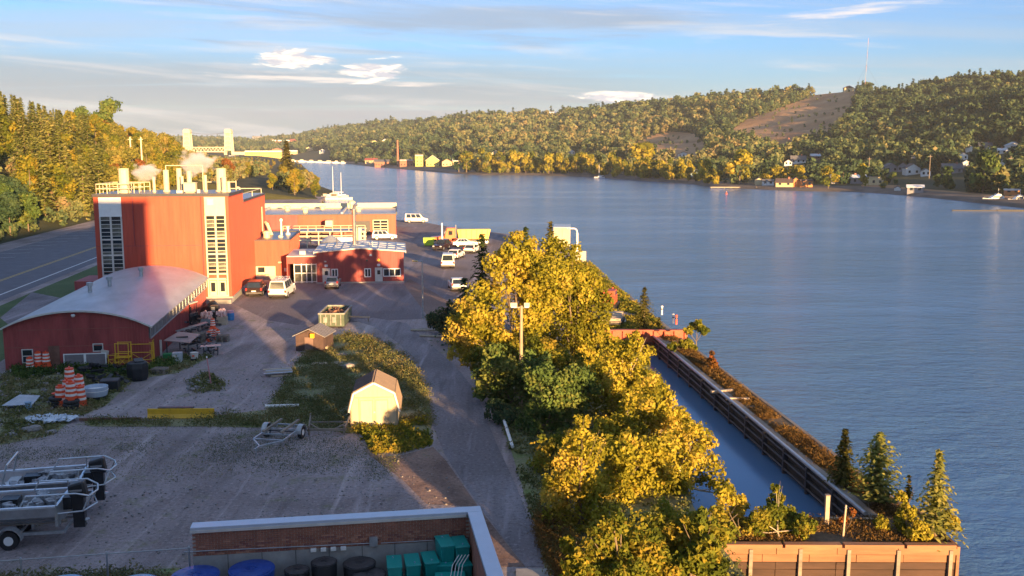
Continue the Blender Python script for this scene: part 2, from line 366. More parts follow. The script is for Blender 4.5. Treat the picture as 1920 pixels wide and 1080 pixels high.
# far side: shore and ridge, as seen by bearing
SH = [(-200,302),(520,302),(560,303),(640,306),(690,312),(750,317),(850,326),(900,328.5),(1000,329),(1100,332),(1200,339),(1300,346),(1340,352),(1500,359),(1620,361),(1700,367),(1800,377),(1920,391),(2040,404)]
SKY = [(-200,262),(330,262),(480,264),(520,262),(560,259),(600,249),(700,237),(800,226),(900,216),(1000,211),(1100,208),(1200,200),(1260,193),(1330,184),(1420,179),(1510,167),(1590,158),(1650,156),(1720,154),(1800,143),(1920,130),(2100,120)]
RG = [(-200,3300),(480,3300),(560,2900),(700,2300),(900,1800),(1200,1450),(1500,1150),(1700,1020),(1920,900),(2100,850)]
def t2px(t): return CX+t*F/math.cos(P)
def far_params(az):
    az = np.asarray(az, float); t = np.tan(np.minimum(az, .75)); px = t2px(t); k = np.sqrt(1+t*t)
    yp = np.interp(px, [a[0] for a in SH], [a[1] for a in SH]); b = (CY-yp)/F
    r0 = (WATER-H)/(-math.sin(P)+b*math.cos(P))*(math.cos(P)+b*math.sin(P))*k
    Yr = np.interp(px, [a[0] for a in RG], [a[1] for a in RG]); sy = np.interp(px, [a[0] for a in SKY], [a[1] for a in SKY])
    b = (CY-sy)/F; slope = (-math.sin(P)+b*math.cos(P))/(math.cos(P)+b*math.sin(P))
    h1 = H+slope*Yr-8.5; r1 = Yr*k
    # the valley and its hill go on to the right of the picture and behind it
    w = np.clip((az-.56)/1.7, 0, 1)
    r0e = 300-120*np.sin(np.clip((az-.56)/1.2, 0, 1.6)*1.5)+np.maximum(az-1.6, 0)*220
    r0 = np.where(az > .56, r0*(1-smooth((az-.56)/.3))+r0e*smooth((az-.56)/.3), r0)
    r1 = np.where(az > .56, r1*(1-smooth((az-.56)/.35))+(r0e+560)*smooth((az-.56)/.35), r1)
    h1 = np.where(az > .5, h1*(1-smooth((az-.5)/.3))+82*smooth((az-.5)/.3), h1)
    return r0, r1, h1
def h_far(x, y):
    x = np.asarray(x, float); y = np.asarray(y, float)
    r = np.hypot(x, y); az = np.arctan2(x, y); r0, r1, h1 = far_params(az)
    s = (r-r0)/(r1-r0); flat = smooth((r-r0)/9)*1.7
    rise = h1*np.clip((s-.10)/.90, 0, 1)**np.interp(az, [-.1, .15, .3], [1.1, 1.2, 1.45])
    z = np.where(s < 0, WATER-2.5, WATER-.6+flat+1.2*smooth((r-r0-12)/60)+rise)
    z = z+smooth((s-.15)/.2)*(1-smooth((s-.86)/.12))*(7.0*vnoise(x, y, 80, 1)+3.0*vnoise(x, y, 30, 4))*np.clip(h1/80, .2, 1)
    return np.where(s > 1, z*0+h1-(r-r1)*.02, z)
azs = np.concatenate([np.linspace(-.56, .57, 260), np.linspace(.58, 2.35, 70)])
ss = np.concatenate([[-.03, 0, .004, .01, .02], np.linspace(.03, 1.04, 74), [1.15, 1.4]])
A_, S_ = np.meshgrid(azs, ss, indexing='ij'); r0, r1, h1 = far_params(A_); Rr = r0+(r1-r0)*S_
Xf, Yf = Rr*np.sin(A_), Rr*np.cos(A_); Zf = h_far(Xf, Yf)
FIELDS = [[(1362,248),(1400,224),(1480,196),(1545,172),(1592,161),(1606,166),(1602,196),(1585,226),(1560,246),(1500,262),(1470,284),(1440,262)],
          [(1178,276),(1215,256),(1262,247),(1300,250),(1330,276),(1312,292),(1270,296),(1240,284),(1196,284)],
          [(1630,165),(1715,162),(1700,180),(1640,178)], [(1800,240),(1890,228),(1895,240),(1810,252)], [(1590,350),(1700,366),(1850,376),(1925,384),(1925,368),(1760,356),(1640,345)]]
def in_fields(x, y, z):
    px, py = proj(x, y, z)
    return any(inpoly(px, py, f) for f in FIELDS)
mi = np.zeros((Xf.shape[0]-1, Xf.shape[1]-1), int)
for i in range(mi.shape[0]):
    if A_[i, 0] > .56: continue
    for j in range(mi.shape[1]):
        x, y, z = Xf[i:i+2, j:j+2].mean(), Yf[i:i+2, j:j+2].mean(), Zf[i:i+2, j:j+2].mean()
        if j < 6: mi[i, j] = 2
        elif in_fields(x, y, z): mi[i, j] = 1
tag(link('far_hills', grid_mesh('far_hills', Xf[::-1], Yf[::-1], Zf[::-1], hill_m, mi[::-1], [hill_m, field_m, shore_m])), kind='structure')
def hit_far(px, py):                        # where the line of sight to this place meets the far hills
    d = ray(px, py); ts = np.linspace(150, 4200, 1600); x = d[0]/d[1]*ts; z = H+d[2]/d[1]*ts; g = h_far(x, ts)
    k = np.argmax((z < g) & (g > WATER+.2))
    if not k and py < 400: return hit_far(px, py+2)
    return Vector((x[k], ts[k], g[k])) if k else Vector((x[-1], ts[-1], g[-1]))

# water
wm = bpy.data.materials.new('river_water'); wm.use_nodes = True
def water_nodes():
    nt = wm.node_tree; N = nt.nodes; L = nt.links; b = N['Principled BSDF']
    b.inputs['Base Color'].default_value = (.08, .18, .33, 1); b.inputs['Roughness'].default_value = .14; b.inputs['IOR'].default_value = 1.33
    g = N.new('ShaderNodeNewGeometry'); pos = g.outputs['Position']
    def nz(scale, det, rg, st=(1,1,1), rot=0):
        mp = N.new('ShaderNodeMapping'); mp.inputs['Scale'].default_value = st; mp.inputs['Rotation'].default_value = (0,0,R(rot)); L.new(pos, mp.inputs[0])
        n = N.new('ShaderNodeTexNoise'); n.inputs['Scale'].default_value = scale; n.inputs['Detail'].default_value = det; n.inputs['Roughness'].default_value = rg; L.new(mp.outputs[0], n.inputs['Vector']); return n.outputs[0]
    def M(op, a, b_):
        n = N.new('ShaderNodeMath'); n.operation = op
        for i, v in enumerate((a, b_)):
            if isinstance(v, (int, float)): n.inputs[i].default_value = v
            else: L.new(v, n.inputs[i])
        return n.outputs[0]
    h = M('ADD', M('MULTIPLY', nz(.6, 5, .62, (1, 2.0, 1), 20), .34), M('ADD', M('MULTIPLY', nz(1.9, 3, .6, (1, 1.8, 1), 35), .15), M('MULTIPLY', nz(.10, 3, .5, (1, 2.5, 1), 10), .5)))
    gust = nz(.012, 6, .65, (1, 4.0, 1), 25)
    mr = N.new('ShaderNodeMapRange'); L.new(gust, mr.inputs[0]); mr.inputs[1].default_value = .38; mr.inputs[2].default_value = .62; mr.inputs[3].default_value = .28; mr.inputs[4].default_value = .95
    # still water inside the timber slip
    sp = N.new('ShaderNodeSeparateXYZ'); L.new(pos, sp.inputs[0])
    ln = M('ADD', sp.outputs[0], M('MULTIPLY', sp.outputs[1], .055))       # x of the pier wall falls as y grows
    inside = N.new('ShaderNodeMapRange'); L.new(ln, inside.inputs[0]); inside.inputs[1].default_value = 18.2; inside.inputs[2].default_value = 19.6; inside.inputs[3].default_value = .06; inside.inputs[4].default_value = 1
    farin = N.new('ShaderNodeMapRange'); L.new(sp.outputs[1], farin.inputs[0]); farin.inputs[1].default_value = 84; farin.inputs[2].default_value = 88
    st = M('MULTIPLY', mr.outputs[0], M('MAXIMUM', inside.outputs[0], farin.outputs[0]))
    bp = N.new('ShaderNodeBump'); bp.inputs['Distance'].default_value = 1.0; L.new(st, bp.inputs['Strength']); L.new(h, bp.inputs['Height']); L.new(bp.outputs[0], b.inputs['Normal'])
water_nodes()
struct('water', MB().sheet([(-2600,-700),(2600,-700),(2600,4200),(-2600,4200)], WATER), wm)

# near ground: flat works yard with its quay edges
def g2(px, py, z=0): v = G(px, py, z); return (v.x, v.y)
PW0 = g2(1655,992); PWdir = 0
pier_in = [(15.75,39.4),(12.05,80.2)]       # inner (slip side) wall of the pier
pier_out = [(17.95,37.0),(16.75,48.4),(10.8,137.7),(9.9,152)]
ground_poly = [(-520,-60),(30,-60),(9.2,28),(8.35,37.3),(7.6,60),(7.0,80.2),(12.05,80.2),(12.0,86),(11.6,86.2)]
ground_main = [(-520,-60),(14,-60),(8.3,28),(8.0,37.3),(7.4,60),(7.0,82.0),(14.2,82.0),(13.2,98),(10.8,137.7),(9.5,152),(4,166),(-6,186),(-19,208),(-27,221),(-40,240),(-52,268),(-60,300),(-64,330),(-520,330)]
struct('ground', MB().slab(ground_main, -4, 0), yard_m)
struct('pier_fill', MB().slab([(8.2,37.05),(17.95,37.05),(14.25,81.9),(12.25,81.9),(15.75,40.3),(8.2,40.3)], -4, .02), pierfill_m)
lot = [g2(*p) for p in ((434,568),(500,600),(560,610),(700,602),(790,598),(840,575),(905,500),(1000,470),(960,440),(840,425),(775,413),(742,413),(744,440),(760,520),(758,532),(560,532),(545,526),(455,530))]
struct('parking_lot', MB().sheet(lot, .008), lot_m)
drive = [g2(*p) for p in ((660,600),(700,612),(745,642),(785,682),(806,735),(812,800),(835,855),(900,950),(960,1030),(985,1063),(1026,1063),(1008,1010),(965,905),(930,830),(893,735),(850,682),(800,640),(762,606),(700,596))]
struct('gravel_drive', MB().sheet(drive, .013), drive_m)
struct('kerb_strip', MB().sheet([g2(*p) for p in ((757,533),(768,523),(820,552),(905,610),(880,640),(800,590))], .012), ground_material('kerb_dirt', (.17,.115,.095), (.26,.18,.15), (.2,.15,.12), bump=.03))  # pinkish strip of kerb dirt beside the lot
def rx(y, off): return -63.3-.142*(y-117.7)+off
def strip(off0, off1, y0, y1, z, n=1): return [(rx(y0, off0), y0), (rx(y0, off1), y0), (rx(y1, off1), y1), (rx(y1, off0), y1)]
struct('highway', MB().sheet(strip(-12.5, 6.4, -60, 329, 0), .010), asphalt)
mk = MB()
for a in (0, .35): mk.sheet(strip(a, a+.14, -60, 329, 0), .018)
struct('centre_line', mk, line_yellow)
struct('edge_line', MB().sheet(strip(4.6, 4.85, -60, 329, 0), .018), line_white)
mk = MB()
for i in range(26):
    y = 60+i*6.2; mk.sheet([(rx(y,-13), y), (rx(y,-13), y+.16), (rx(y+2.4,-7.5), y+2.56), (rx(y+2.4,-7.5), y+2.4)], .018)
struct('parking_bay_lines', mk, line_white)
struct('roadside_lawn', MB().sheet([(rx(40,7.6),40),(-27,40),(-38.3,68),(-40.5,80),(-43,101),(-46,140),(-50,190),(rx(190,7.6),190)], .006), lawn_m)
struct('dirt_path', MB().sheet([g2(*p) for p in ((0,596),(60,548),(130,562),(120,590),(60,600),(20,612))], .012), drive_m)
W1 = [(560,672),(600,645),(650,625),(720,640),(775,680),(800,730),(812,790),(800,835),(740,852),(700,815),(650,812),(560,800),(480,802),(400,800),(280,800),(170,800),(150,785),(260,790),(420,778),(500,768),(530,720)]
W2 = [(0,700),(60,690),(260,680),(330,668),(400,668),(330,700),(250,712),(200,760),(140,785),(100,815),(0,835)]
W4 = [(0,1045),(360,1026),(360,1110),(0,1110)]
W5 = [(800,600),(880,680),(930,770),(960,850),(990,950),(1010,1010),(1030,1110),(1420,1110),(1340,1010),(1300,950),(1230,700),(1165,645),(1000,640),(830,598)]
struct('weedy_ground', MB().sheet([g2(*p) for p in W1], .016), soil_m)
struct('rough_ground', MB().sheet([g2(*p) for p in W2], .016), soil_m)
struct('verge', MB().sheet([g2(*p) for p in W5], .018), soil_m)
struct('ditch_bank', MB().sheet([(-30,26),(-11.9,26),(-12.4,35.2),(-19.5,34.2),(-30,33.0)], .014), soil_m)
struct('bare_dirt', MB().sheet([g2(*p) for p in ((690,852),(745,856),(812,838),(835,862),(900,955),(958,1030),(985,1063),(905,1063),(888,950),(800,945),(755,900))], .0105), ground_material('reddish_dirt', (.16,.105,.085), (.30,.205,.165), (.20,.17,.09), big=.5, bump=.13))
struct('concrete_apron', MB().box(.15,29,0,1.9,34.9,.09), concrete)
# ------------------------------------------------------------------ buildings of the works yard
MO = (-29.62, 100.49, 0); RZ = R(6.8)
def ribs(mb, u0, u1, z0, z1, v, pitch=.38, w=.07, d=.035, skip=()):
    """standing ribs of sheet cladding on a wall that faces -v"""
    u = u0+pitch/2
    while u < u1-w:
        segs = [(z0, z1(u) if callable(z1) else z1)]
        for a, b, c, e in skip:
            if a-w < u < b:
                ns = []
                for p, q in segs:
                    if p < c: ns.append((p, min(q, c)))
                    if q > e: ns.append((max(p, e), q))
                segs = ns
        for p, q in segs:
            if q-p > .1: mb.box(u, v-d, p, u+w, v+.01, q)
        u += pitch
def ribs_side(mb, v0, v1, z0, z1, u, pitch=.38, w=.07, d=.035):
    v = v0+pitch/2
    while v < v1-w: mb.box(u-.01, v, z0, u+d, v+w, z1(v) if callable(z1) else z1); v += pitch
def window(parent, u0, u1, z0, z1, v, cols=2, rows=1, fm=white, gm=glass, t=.07, name='window', side=False, proud=.05):
    """frame (part) > panes (sub-parts); faces -v"""
    mb = MB(); mb.box(u0-t, v-proud, z0-t, u1+t, v+.02, z0).box(u0-t, v-proud, z1, u1+t, v+.02, z1+t).box(u0-t, v-proud, z0, u0, v+.02, z1).box(u1, v-proud, z0, u1+t, v+.02, z1)
    cw = (u1-u0)/cols; rh = (z1-z0)/rows
    for i in range(1, cols): mb.box(u0+i*cw-t/2, v-proud+.008, z0, u0+i*cw+t/2, v+.015, z1)
    for j in range(1, rows): mb.box(u0, v-proud+.012, z0+j*rh-t/2, u1, v+.012, z0+j*rh+t/2)
    f = mb.build(name, fm, parent)
    for i in range(cols):
        for j in range(rows):
            g = MB().box(u0+i*cw, v-.022, z0+j*rh, u0+(i+1)*cw, v+.008, z0+(j+1)*rh).build('pane', gm, f)
    return f
def door(parent, u0, u1, z0, z1, v, dm=offwhite, lite=True):
    f = MB().box(u0-.08, v-.07, z0, u0, v+.02, z1+.08).box(u1, v-.07, z0, u1+.08, v+.02, z1+.08).box(u0, v-.07, z1, u1, v+.02, z1+.08).box(u0, v-.045, z0, u1, v+.01, z1).build('door', dm, parent)
    if lite: MB().box(u0+.2, v-.06, z1-.75, u1-.2, v-.04, z1-.25).build('pane', glass, f)
    MB().box(u1-.14, v-.1, z0+.78, u1-.06, v-.046, z0+.86).build('handle', galv, f)
    return f
# 1. tall red laboratory
t = thing('laboratory_building', 'tall red metal-clad building with two full-height window strips and white stacks on its flat roof', 'building', MO, RZ)
w = MB().box(-13.5, 0, 0, 0, 9.7, 11.15); ribs(w, -13.5, 0, .6, 11.0, 0, .42, .05, .022, skip=[(-13.0,-10.7,0,11.2),(-2.5,-.3,0,11.2)])
ribs_side(w, 0, 9.7, .6, 11.0, 0, .42, .05, .022); w.build('wall', red_metal, t)
MB().tube((-2.75,-.1,.6),(-2.75,-.1,11.1),.06,n=6).build('downpipe', red_dark, t); MB().tube((-9.6,-.1,6.1),(-9.6,-.1,11.1),.05,n=6).build('downpipe', red_dark, t); MB().box(-13.5,-.025,6.02,-10.75,-.005,6.12).box(-10.6,-.026,6.02,-2.55,-.004,6.1).build('siding_joint', red_dark, t)
MB().box(-13.6, -.12, 11.15, .12, 9.78, 11.42).build('parapet_trim', trim_dark, t)
MB().box(-13.45, .1, 11.42, -.05, 9.6, 11.45).build('roof', roof_dark, t)
MB().box(-13.55, -.09, 0, .1, 9.7, .58).build('foundation', concrete, t)
for u0, u1, warm in ((-12.9, -10.85, False), (-2.35, -.42, True)):
    s_ = MB(); s_.box(u0-.09,-.06,9.12,u1+.09,-.01,11.1).build('upper_panel', cream if warm else white, t)
    mb = MB(); um = (u0+u1)/2
    for z in (9.12, 9.95, 11.0): mb.box(u0-.1,-.085,z,u1+.1,-.058,z+.07)
    mb.box(um-.05,-.085,9.19,um+.05,-.058,11.0); mb.build('panel_batten', cream if warm else white, t)
    if warm: MB().box(u0+.2,-.075,10.25,u0+.85,-.055,10.9).build('vent_grille', offwhite, t)
    fr = MB()
    for u in (u0-.1, um-.09, u1-.04): fr.box(u, -.11, .6, u+(.14 if u != um-.09 else .18), -.01, 9.12)
    zs = [2.35, 2.95]+[3.0+i*.408 for i in range(1, 15)]
    for i, z in enumerate(zs): fr.box(u0-.05, -.09, z, u1+.05, -.012, z+(.16 if i in (1, 6, 10) else .055))
    fr.box(u0-.05,-.1,.6,u1+.05,-.012,.75); f = fr.build('window_strip', cream if warm else offwhite, t)
    pm = MB().box(0, 0, 0, (u1-u0)/2-.13, .02, .352).mesh('pane', glass)
    pm2 = MB().box(0, 0, 0, (u1-u0)/2-.13, .02, .352).mesh('pane', glass_warm)
    for i, z in enumerate(zs[1:]):
        for u in (u0+.04, um+.09):
            link('pane', pm2 if random.random() < .3 else pm, f, (u, -.04, z+.056))
    if warm:
        for u in (u0+.1, um+.12):
            d = MB().box(u, -.13, .75, u+.72, -.02, 2.3).build('door', cream, t); MB().box(u+.14,-.145,1.15,u+.58,-.12,2.12).build('pane', glass, d)
        MB().box(u0-.3,-1.3,0,u1+.5,-.1,.42).build('entrance_step', concrete, t)
        MB().box(u0+.1,-.35,2.45,u1-.1,-.12,2.6).build('door_canopy', cream, t)
# block behind
w = MB().box(-9, 9.7, 0, -.02, 28, 10.05); ribs_side(w, 9.8, 28, .5, 9.9, -.02, .42, .05, .02); w.build('rear_wall', red_metal, t)
MB().box(-9.05, 9.75, 10.05, .08, 28.1, 10.25).build('rear_parapet', trim_dark, t); MB().box(-8.9,9.9,10.25,-.12,27.9,10.28).build('rear_roof', roof_far, t)
MB().box(-.04,24.6,5.2,.05,25.4,8.6).build('side_window', cream, t)
# roof equipment (each fixed to the roof: parts)
def stack(u, v, r, h, m=cream, z=11.44, cap=True, n=14):
    mb = MB().lathe([(r*1.25,0),(r*1.25,.15),(r,.22),(r,h*.35),(r*1.06,h*.36),(r*1.06,h*.38),(r,h*.39),(r,h-.1),(r*1.08,h-.08),(r*1.08,h),(r*.8,h),(r*.78,h-.25)], (u, v, z), n)
    return mb.build('exhaust_stack', m, t, smooth=False)
stack(-11.2, 3.2, .52, 2.55); stack(-1.5, 5.0, .52, 2.5); stack(-.98, 3.6, .26, 1.6); stack(-.62, 4.2, .18, 1.1)
for u, v, r, h in ((-8.35,4,.15,1.6),(-7.3,5,.3,2.35),(-6.15,6,.28,2.5),(-5.55,4.6,.16,1.7),(-5.0,5.6,.26,2.2),(-3.1,4.6,.16,1.8),(-7.9,7.4,.13,1.9),(-6.6,8,.2,2.3)): stack(u, v, r, h)
MB().box(-4.9,2.1,11.55,-3.7,3.1,12.45).box(-4.75,2.25,11.44,-3.85,2.95,11.56).box(-4.95,2.05,12.45,-3.65,3.15,12.52).build('air_handler', cream, t, bevel=.03)
MB().box(-5.6,1.9,11.45,-5.0,2.5,11.7).build('curb_vent', offwhite, t); MB().box(-3.5,1.9,11.45,-3.2,2.2,11.8).build('curb_vent', offwhite, t)
def railing(mb, pts, h=1.0, step=1.1, z=11.44, r=.045):
    for a, b in zip(pts[:-1], pts[1:]):
        a = Vector((*a, z)); b = Vector((*b, z)); n = max(1, round((b-a).length/step))
        for k in range(n+1):
            p = a.lerp(b, k/n); mb.tube(p, p+Vector((0,0,h)), r, n=5)
        for hh in (h, h*.52): mb.tube(a+Vector((0,0,hh)), b+Vector((0,0,hh)), r, n=5)
    return mb
railing(MB(), [(-13.3,.5),(-13.3,6.5),(-9.4,6.5)]).build('roof_railing', cream, t); railing(MB(), [(-13.3,.5),(-10.3,1.4)]).build('roof_railing', cream, t)
railing(MB(), [(-10.3,1.4),(-9.5,4.5)]).build('roof_railing', cream, t)
MB().tube((-.6,9,11.4),(-.6,9,12.5),.05).tube((-.6,9,12.35),(-4,9,12.35),.05).build('roof_pipe', cream, t); MB().tube((-1.0,14,10.3),(-1.0,14,11.5),.1).tube((-1.0,14,11.5),(-1.3,14,11.55),.1).build('roof_pipe', cream, t)
MB().tube((-.3,10.5,10.9),(-.3,27,10.9),.05).tube((-.3,10.5,10.3),(-.3,10.5,10.9),.05).tube((-.3,19,10.3),(-.3,19,10.9),.05).tube((-.3,27,10.3),(-.3,27,10.9),.05).tube((-.3,27,10.9),(-5,27,10.9),.05).build('roof_rail', cream, t)
MB().tube((-8.2,9,11.4),(-8.2,9,14.2),.05).tube((-4.2,9,11.4),(-4.2,9,14.2),.05).tube((-8.2,9,14.2),(-4.2,9,14.2),.05).build('pipe_gantry', cream, t)
MB().box(-16.2,1,0,-13.5,6,2.3).build('side_shed', red_barn, t)
# annex
mb = MB().box(-.6, 17.3, 0, 4.15, 30, 4.85); ribs(mb, .1, 4.15, .5, 4.8, 17.3, .5, .05, .02); ribs_side(mb, 17.4, 30, .3, 4.8, 4.15, .42, .06, .03)
an = thing('annex_building', 'low orange-red annex with a dark flat roof against the tall red building', 'building', MO, RZ); mb.build('wall', red_metal, an)
MB().box(-.55,17.18,4.85,4.28,17.4,5.0).box(4.05,17.4,4.85,4.3,30.1,5.02).box(-.3,17.4,4.85,-.05,30,5.02).box(-.3,29.8,4.85,4.05,30.1,5.02).build('parapet_trim', trim_dark, an)
MB().box(-.05,17.4,4.85,4.05,29.8,4.9).build('roof', roof_dark, an)
MB().box(.02,17.1,0,4.3,17.3,.5).build('foundation', concrete, an)
MB().lathe([(.42,0),(.42,.5),(.5,.55),(.5,.8),(.2,.9)], (1.0,21,4.9), 12).build('fan_housing', cream, an)
MB().lathe([(.12,0),(.12,1.9),(.2,1.95),(.2,2.2),(.05,2.3)], (2.6,23,4.9), 10).build('vent_pipe', white, an)
MB().lathe([(.3,0),(.3,.25),(.12,.3),(.12,.9),(.22,.95),(.22,1.1)], (3.2,25,4.9), 10).build('vent_pipe', white, an)
MB().lathe([(.3,0),(.34,.15),(.2,.3)], (2.7,21.2,4.9), 10).build('roof_drain_dome', offwhite, an)
a_ = MB().tube((1.2,24.5,4.9),(.6,25,6.3),.2,.2,8).tube((.6,25,6.3),(.3,25.6,6.5),.22,.2,8).build('exhaust_elbow', cream, an)
MB().box(.05,17.26,.5,2.4,17.3,1.7).build('loading_door', cream, an); MB().box(.3,17.22,.95,1.1,17.27,1.6).build('window', glass, an)
MB().cbox((3.65,17.2,1.25),(.34,.1,.42)).build('notice_board', white, an)
MB().lathe([(.22,-.1),(.28,0),(.2,.08)], (2.95,17.1,2.2), 12).build('wall_lamp', cream, an)
MB().tube((4.25,19,.4),(4.25,19,3.0),.08).tube((4.25,17.9,2.9),(4.6,17.9,3.0),.12).tube((4.6,17.9,3.0),(4.9,18.3,2.7),.12).build('wall_pipe', white, an)
# glazed link
gl = thing('entrance_link', 'low glazed entrance with white frames between the annex and the small red building', 'building', MO, RZ)
mb = MB().box(4.15,13.9,2.35,7.74,22,3.2); ribs(mb, 5.0, 7.74, 2.5, 3.15, 13.9, .3, .05, .02); mb.build('wall', red_dark, gl)
MB().box(4.2,13.75,3.2,7.74,22,3.3).build('roof', offwhite, gl)
mb = MB().box(4.15,14.0,0,4.3,22,2.35).box(4.3,21.9,0,7.7,22,2.35).build('back_wall', red_dark, gl)
fr = MB()
for u in (5.0, 5.85, 6.45, 7.05, 7.62): fr.box(u,13.86,0,u+.1,13.98,2.35)
for z in (.08, 1.15, 2.2): fr.box(5.1,13.87,z,7.62,13.97,z+.1)
f = fr.build('glazing_frame', white, gl)
for u, q in ((5.1,.75),(5.95,.5),(6.55,.5),(7.15,.47)):
    for z in ((.18,.97),(1.25,.95)): MB().box(u,13.905,z[0],u+q,13.935,z[0]+z[1]).build('pane', glass if random.random()<.6 else glass_warm, f)
MB().box(5.6,15.2,3.3,6.3,15.9,3.75).build('roof_unit', galv, gl)
MB().tube((6.6,16.5,3.5),(7.6,16.5,3.5),.1).build('duct', white, gl)
# 2. small red building with grey metal roof (front wall at v = 0)
SO = (-23.51, 114.82, 0)
t = thing('workshop_building', 'small dark red ribbed building with grey metal roof, two doors and silver chimney', 'building', SO, RZ)
W_ = 10.35; D_ = 9.6
def topz(u): return 3.72+.42*(1-abs(u-5.2)/5.2)
mb = MB().prism([(0,0),(W_,0),(W_,topz(W_)),(5.2,topz(5.2)),(0,topz(0))], 0, D_)
ribs(mb, 0, W_, 0, lambda u: topz(u)-.05, 0, .30, .08, .05, skip=[(.6,1.6,0,1.95),(1.7,2.5,.6,1.75),(5.6,6.5,.6,1.75),(6.9,7.8,0,1.95),(7.85,10.05,.6,1.75)])
ribs_side(mb, 0, D_, 0, 3.6, W_, .3, .08, .05); mb.build('wall', red_dark, t)
for s_, (ua, ub) in enumerate(((-.3, 5.2), (5.2, W_+.3))):
    za, zb = topz(ua), topz(ub)
    rp = MB().prism([(ua,za+.02),(ub,zb+.02),(ub,zb+.12),(ua,za+.12)], -.25, D_+.3).build('roof_panel', roof_metal, t)
    sm_ = MB(); n = 5
    for k in range(1, n):
        u = ua+(ub-ua)*k/n; sm_.box(u-.03,-.25,topz(u)+.1,u+.03,D_+.3,topz(u)+.19)
    for v in (2.4, 4.8, 7.2): sm_.prism([(ua,za+.1),(ub,zb+.1),(ub,zb+.15),(ua,za+.15)], v, v+.05)
    sm_.build('seam', galv, rp)
MB().box(-.35,-.3,3.55,-.3,D_,3.85).build('gutter', offwhite, t); MB().box(W_+.3,-.3,3.55,W_+.36,D_,3.85).build('gutter', offwhite, t)
MB().prism([(-.3,topz(-.3)-.02),(5.2,topz(5.2)-.02),(W_+.3,topz(W_+.3)-.02),(W_+.3,topz(W_+.3)+.11),(5.2,topz(5.2)+.11),(-.3,topz(-.3)+.11)], -.3, -.255).build('fascia', offwhite, t)
door(t, .72, 1.5, 0, 1.72, 0); door(t, 7.0, 7.75, 0, 1.72, 0)
window(t, 1.82, 2.4, .75, 1.62, 0, 2, 1, t=.1); window(t, 5.75, 6.35, .75, 1.62, 0, 2, 1, t=.1); window(t, 8.0, 9.95, .78, 1.58, 0, 3, 1, t=.1)
for u in (1.1, 7.38): MB().lathe([(.2,-.12),(.2,.12),(.1,.15)], (u,-.12,2.12), 10).build('wall_lamp', white, t)
MB().lathe([(.16,-.12),(.16,.12)], (6.45,-.12,3.35), 10).build('wall_lamp', white, t)
MB().cbox((7.39,-.1,2.72),(.3,.08,.3), 0, 0, R(45)).build('yellow_sign', yellow, t)
MB().box(5.85,-.1,2.6,6.1,-.02,2.8).build('vent', trim_dark, t); MB().box(.9,-.1,2.55,1.15,-.02,2.7).build('vent', offwhite, t)
MB().box(-.1,-.35,0,W_+.1,-.05,.12).build('foundation', concrete, t)
c = MB().lathe([(.36,0),(.36,.1),(.24,.15),(.24,3.9),(.27,3.95),(.27,4.6),(.2,4.75)], (4.35,4.6,4.0), 14)
c.tube((4.35,4.6,8.6),(4.45,4.4,9.1),.2,.22,10).tube((4.45,4.4,9.1),(4.75,4.2,9.25),.23,.23,10)
cc = c.build('chimney', mat('polished_steel', (.62,.64,.6), .22, .85), t); MB().box(3.9,4.15,4.02,4.8,5.05,4.12).build('flashing', trim_dark, cc)
MB().tube((4.75,4.8,3.9),(4.75,4.8,6.4),.05).build('mast', steel_dk, t); MB().tube((2.1,6,3.9),(2.1,6,5.0),.05).build('vent_pipe', steel_dk, t); MB().tube((6.6,3,4.0),(6.6,3,4.7),.07).build('vent_pipe', galv, t); MB().tube((6.2,3.4,4.0),(6.2,3.4,4.5),.06).build('vent_pipe', galv, t)
# 3. long low building behind
t = thing('long_rear_building', 'long low orange-red building with a pale-edged flat roof at the back of the yard', 'building', MO, RZ)
mb = MB().box(-14, 79.5, 0, 17.2, 98, 3.85); ribs(mb, -14, 17.2, .2, 3.7, 79.5, .9, .07, .03); mb.build('wall', red_metal, t)
MB().box(-14.1,79.35,3.85,17.35,98.1,4.02).build('roof', roof_far, t)
MB().box(-14.1,98.1,3.2,17.35,98.5,5.0).build('rear_parapet', cream, t); MB().box(17.2,79.3,3.7,17.45,98.6,4.35).build('side_parapet', trim_dark, t)
MB().box(-14.1,79.28,3.8,17.4,79.36,4.0).build('roof_edge', trim_dark, t)
for u in (-8.5, 7.0): MB().prism([(79.5,4.0),(98,4.0),(98,4.4),(79.5,4.3)], u, u+.35, 'x').build('firewall', offwhite, t)
for u, v, h in ((-4,90,.9),(0,84,1.0),(2.5,94,.6),(8.5,92,1.6),(10,86,.7)): MB().lathe([(.45,0),(.45,h*.6),(.7,h*.65),(.7,h),(.3,h*1.15)], (u,v,4.02), 10).build('roof_vent', cream, t)
window(t, 13.0, 15.6, .6, 2.7, 79.45, 2, 4, cream, t=.14); door(t, 9.8, 12.3, 0, 2.6, 79.45, trim_dark, False)
MB().box(-14,79.3,0,-1.0,79.44,3.8).build('shade_panel', red_barn, t)  # shade on the wall's left part, painted as a darker red sheet
MB().box(4.3,76,1.9,5.6,79.4,3.0).build('wall_unit', cream, t)
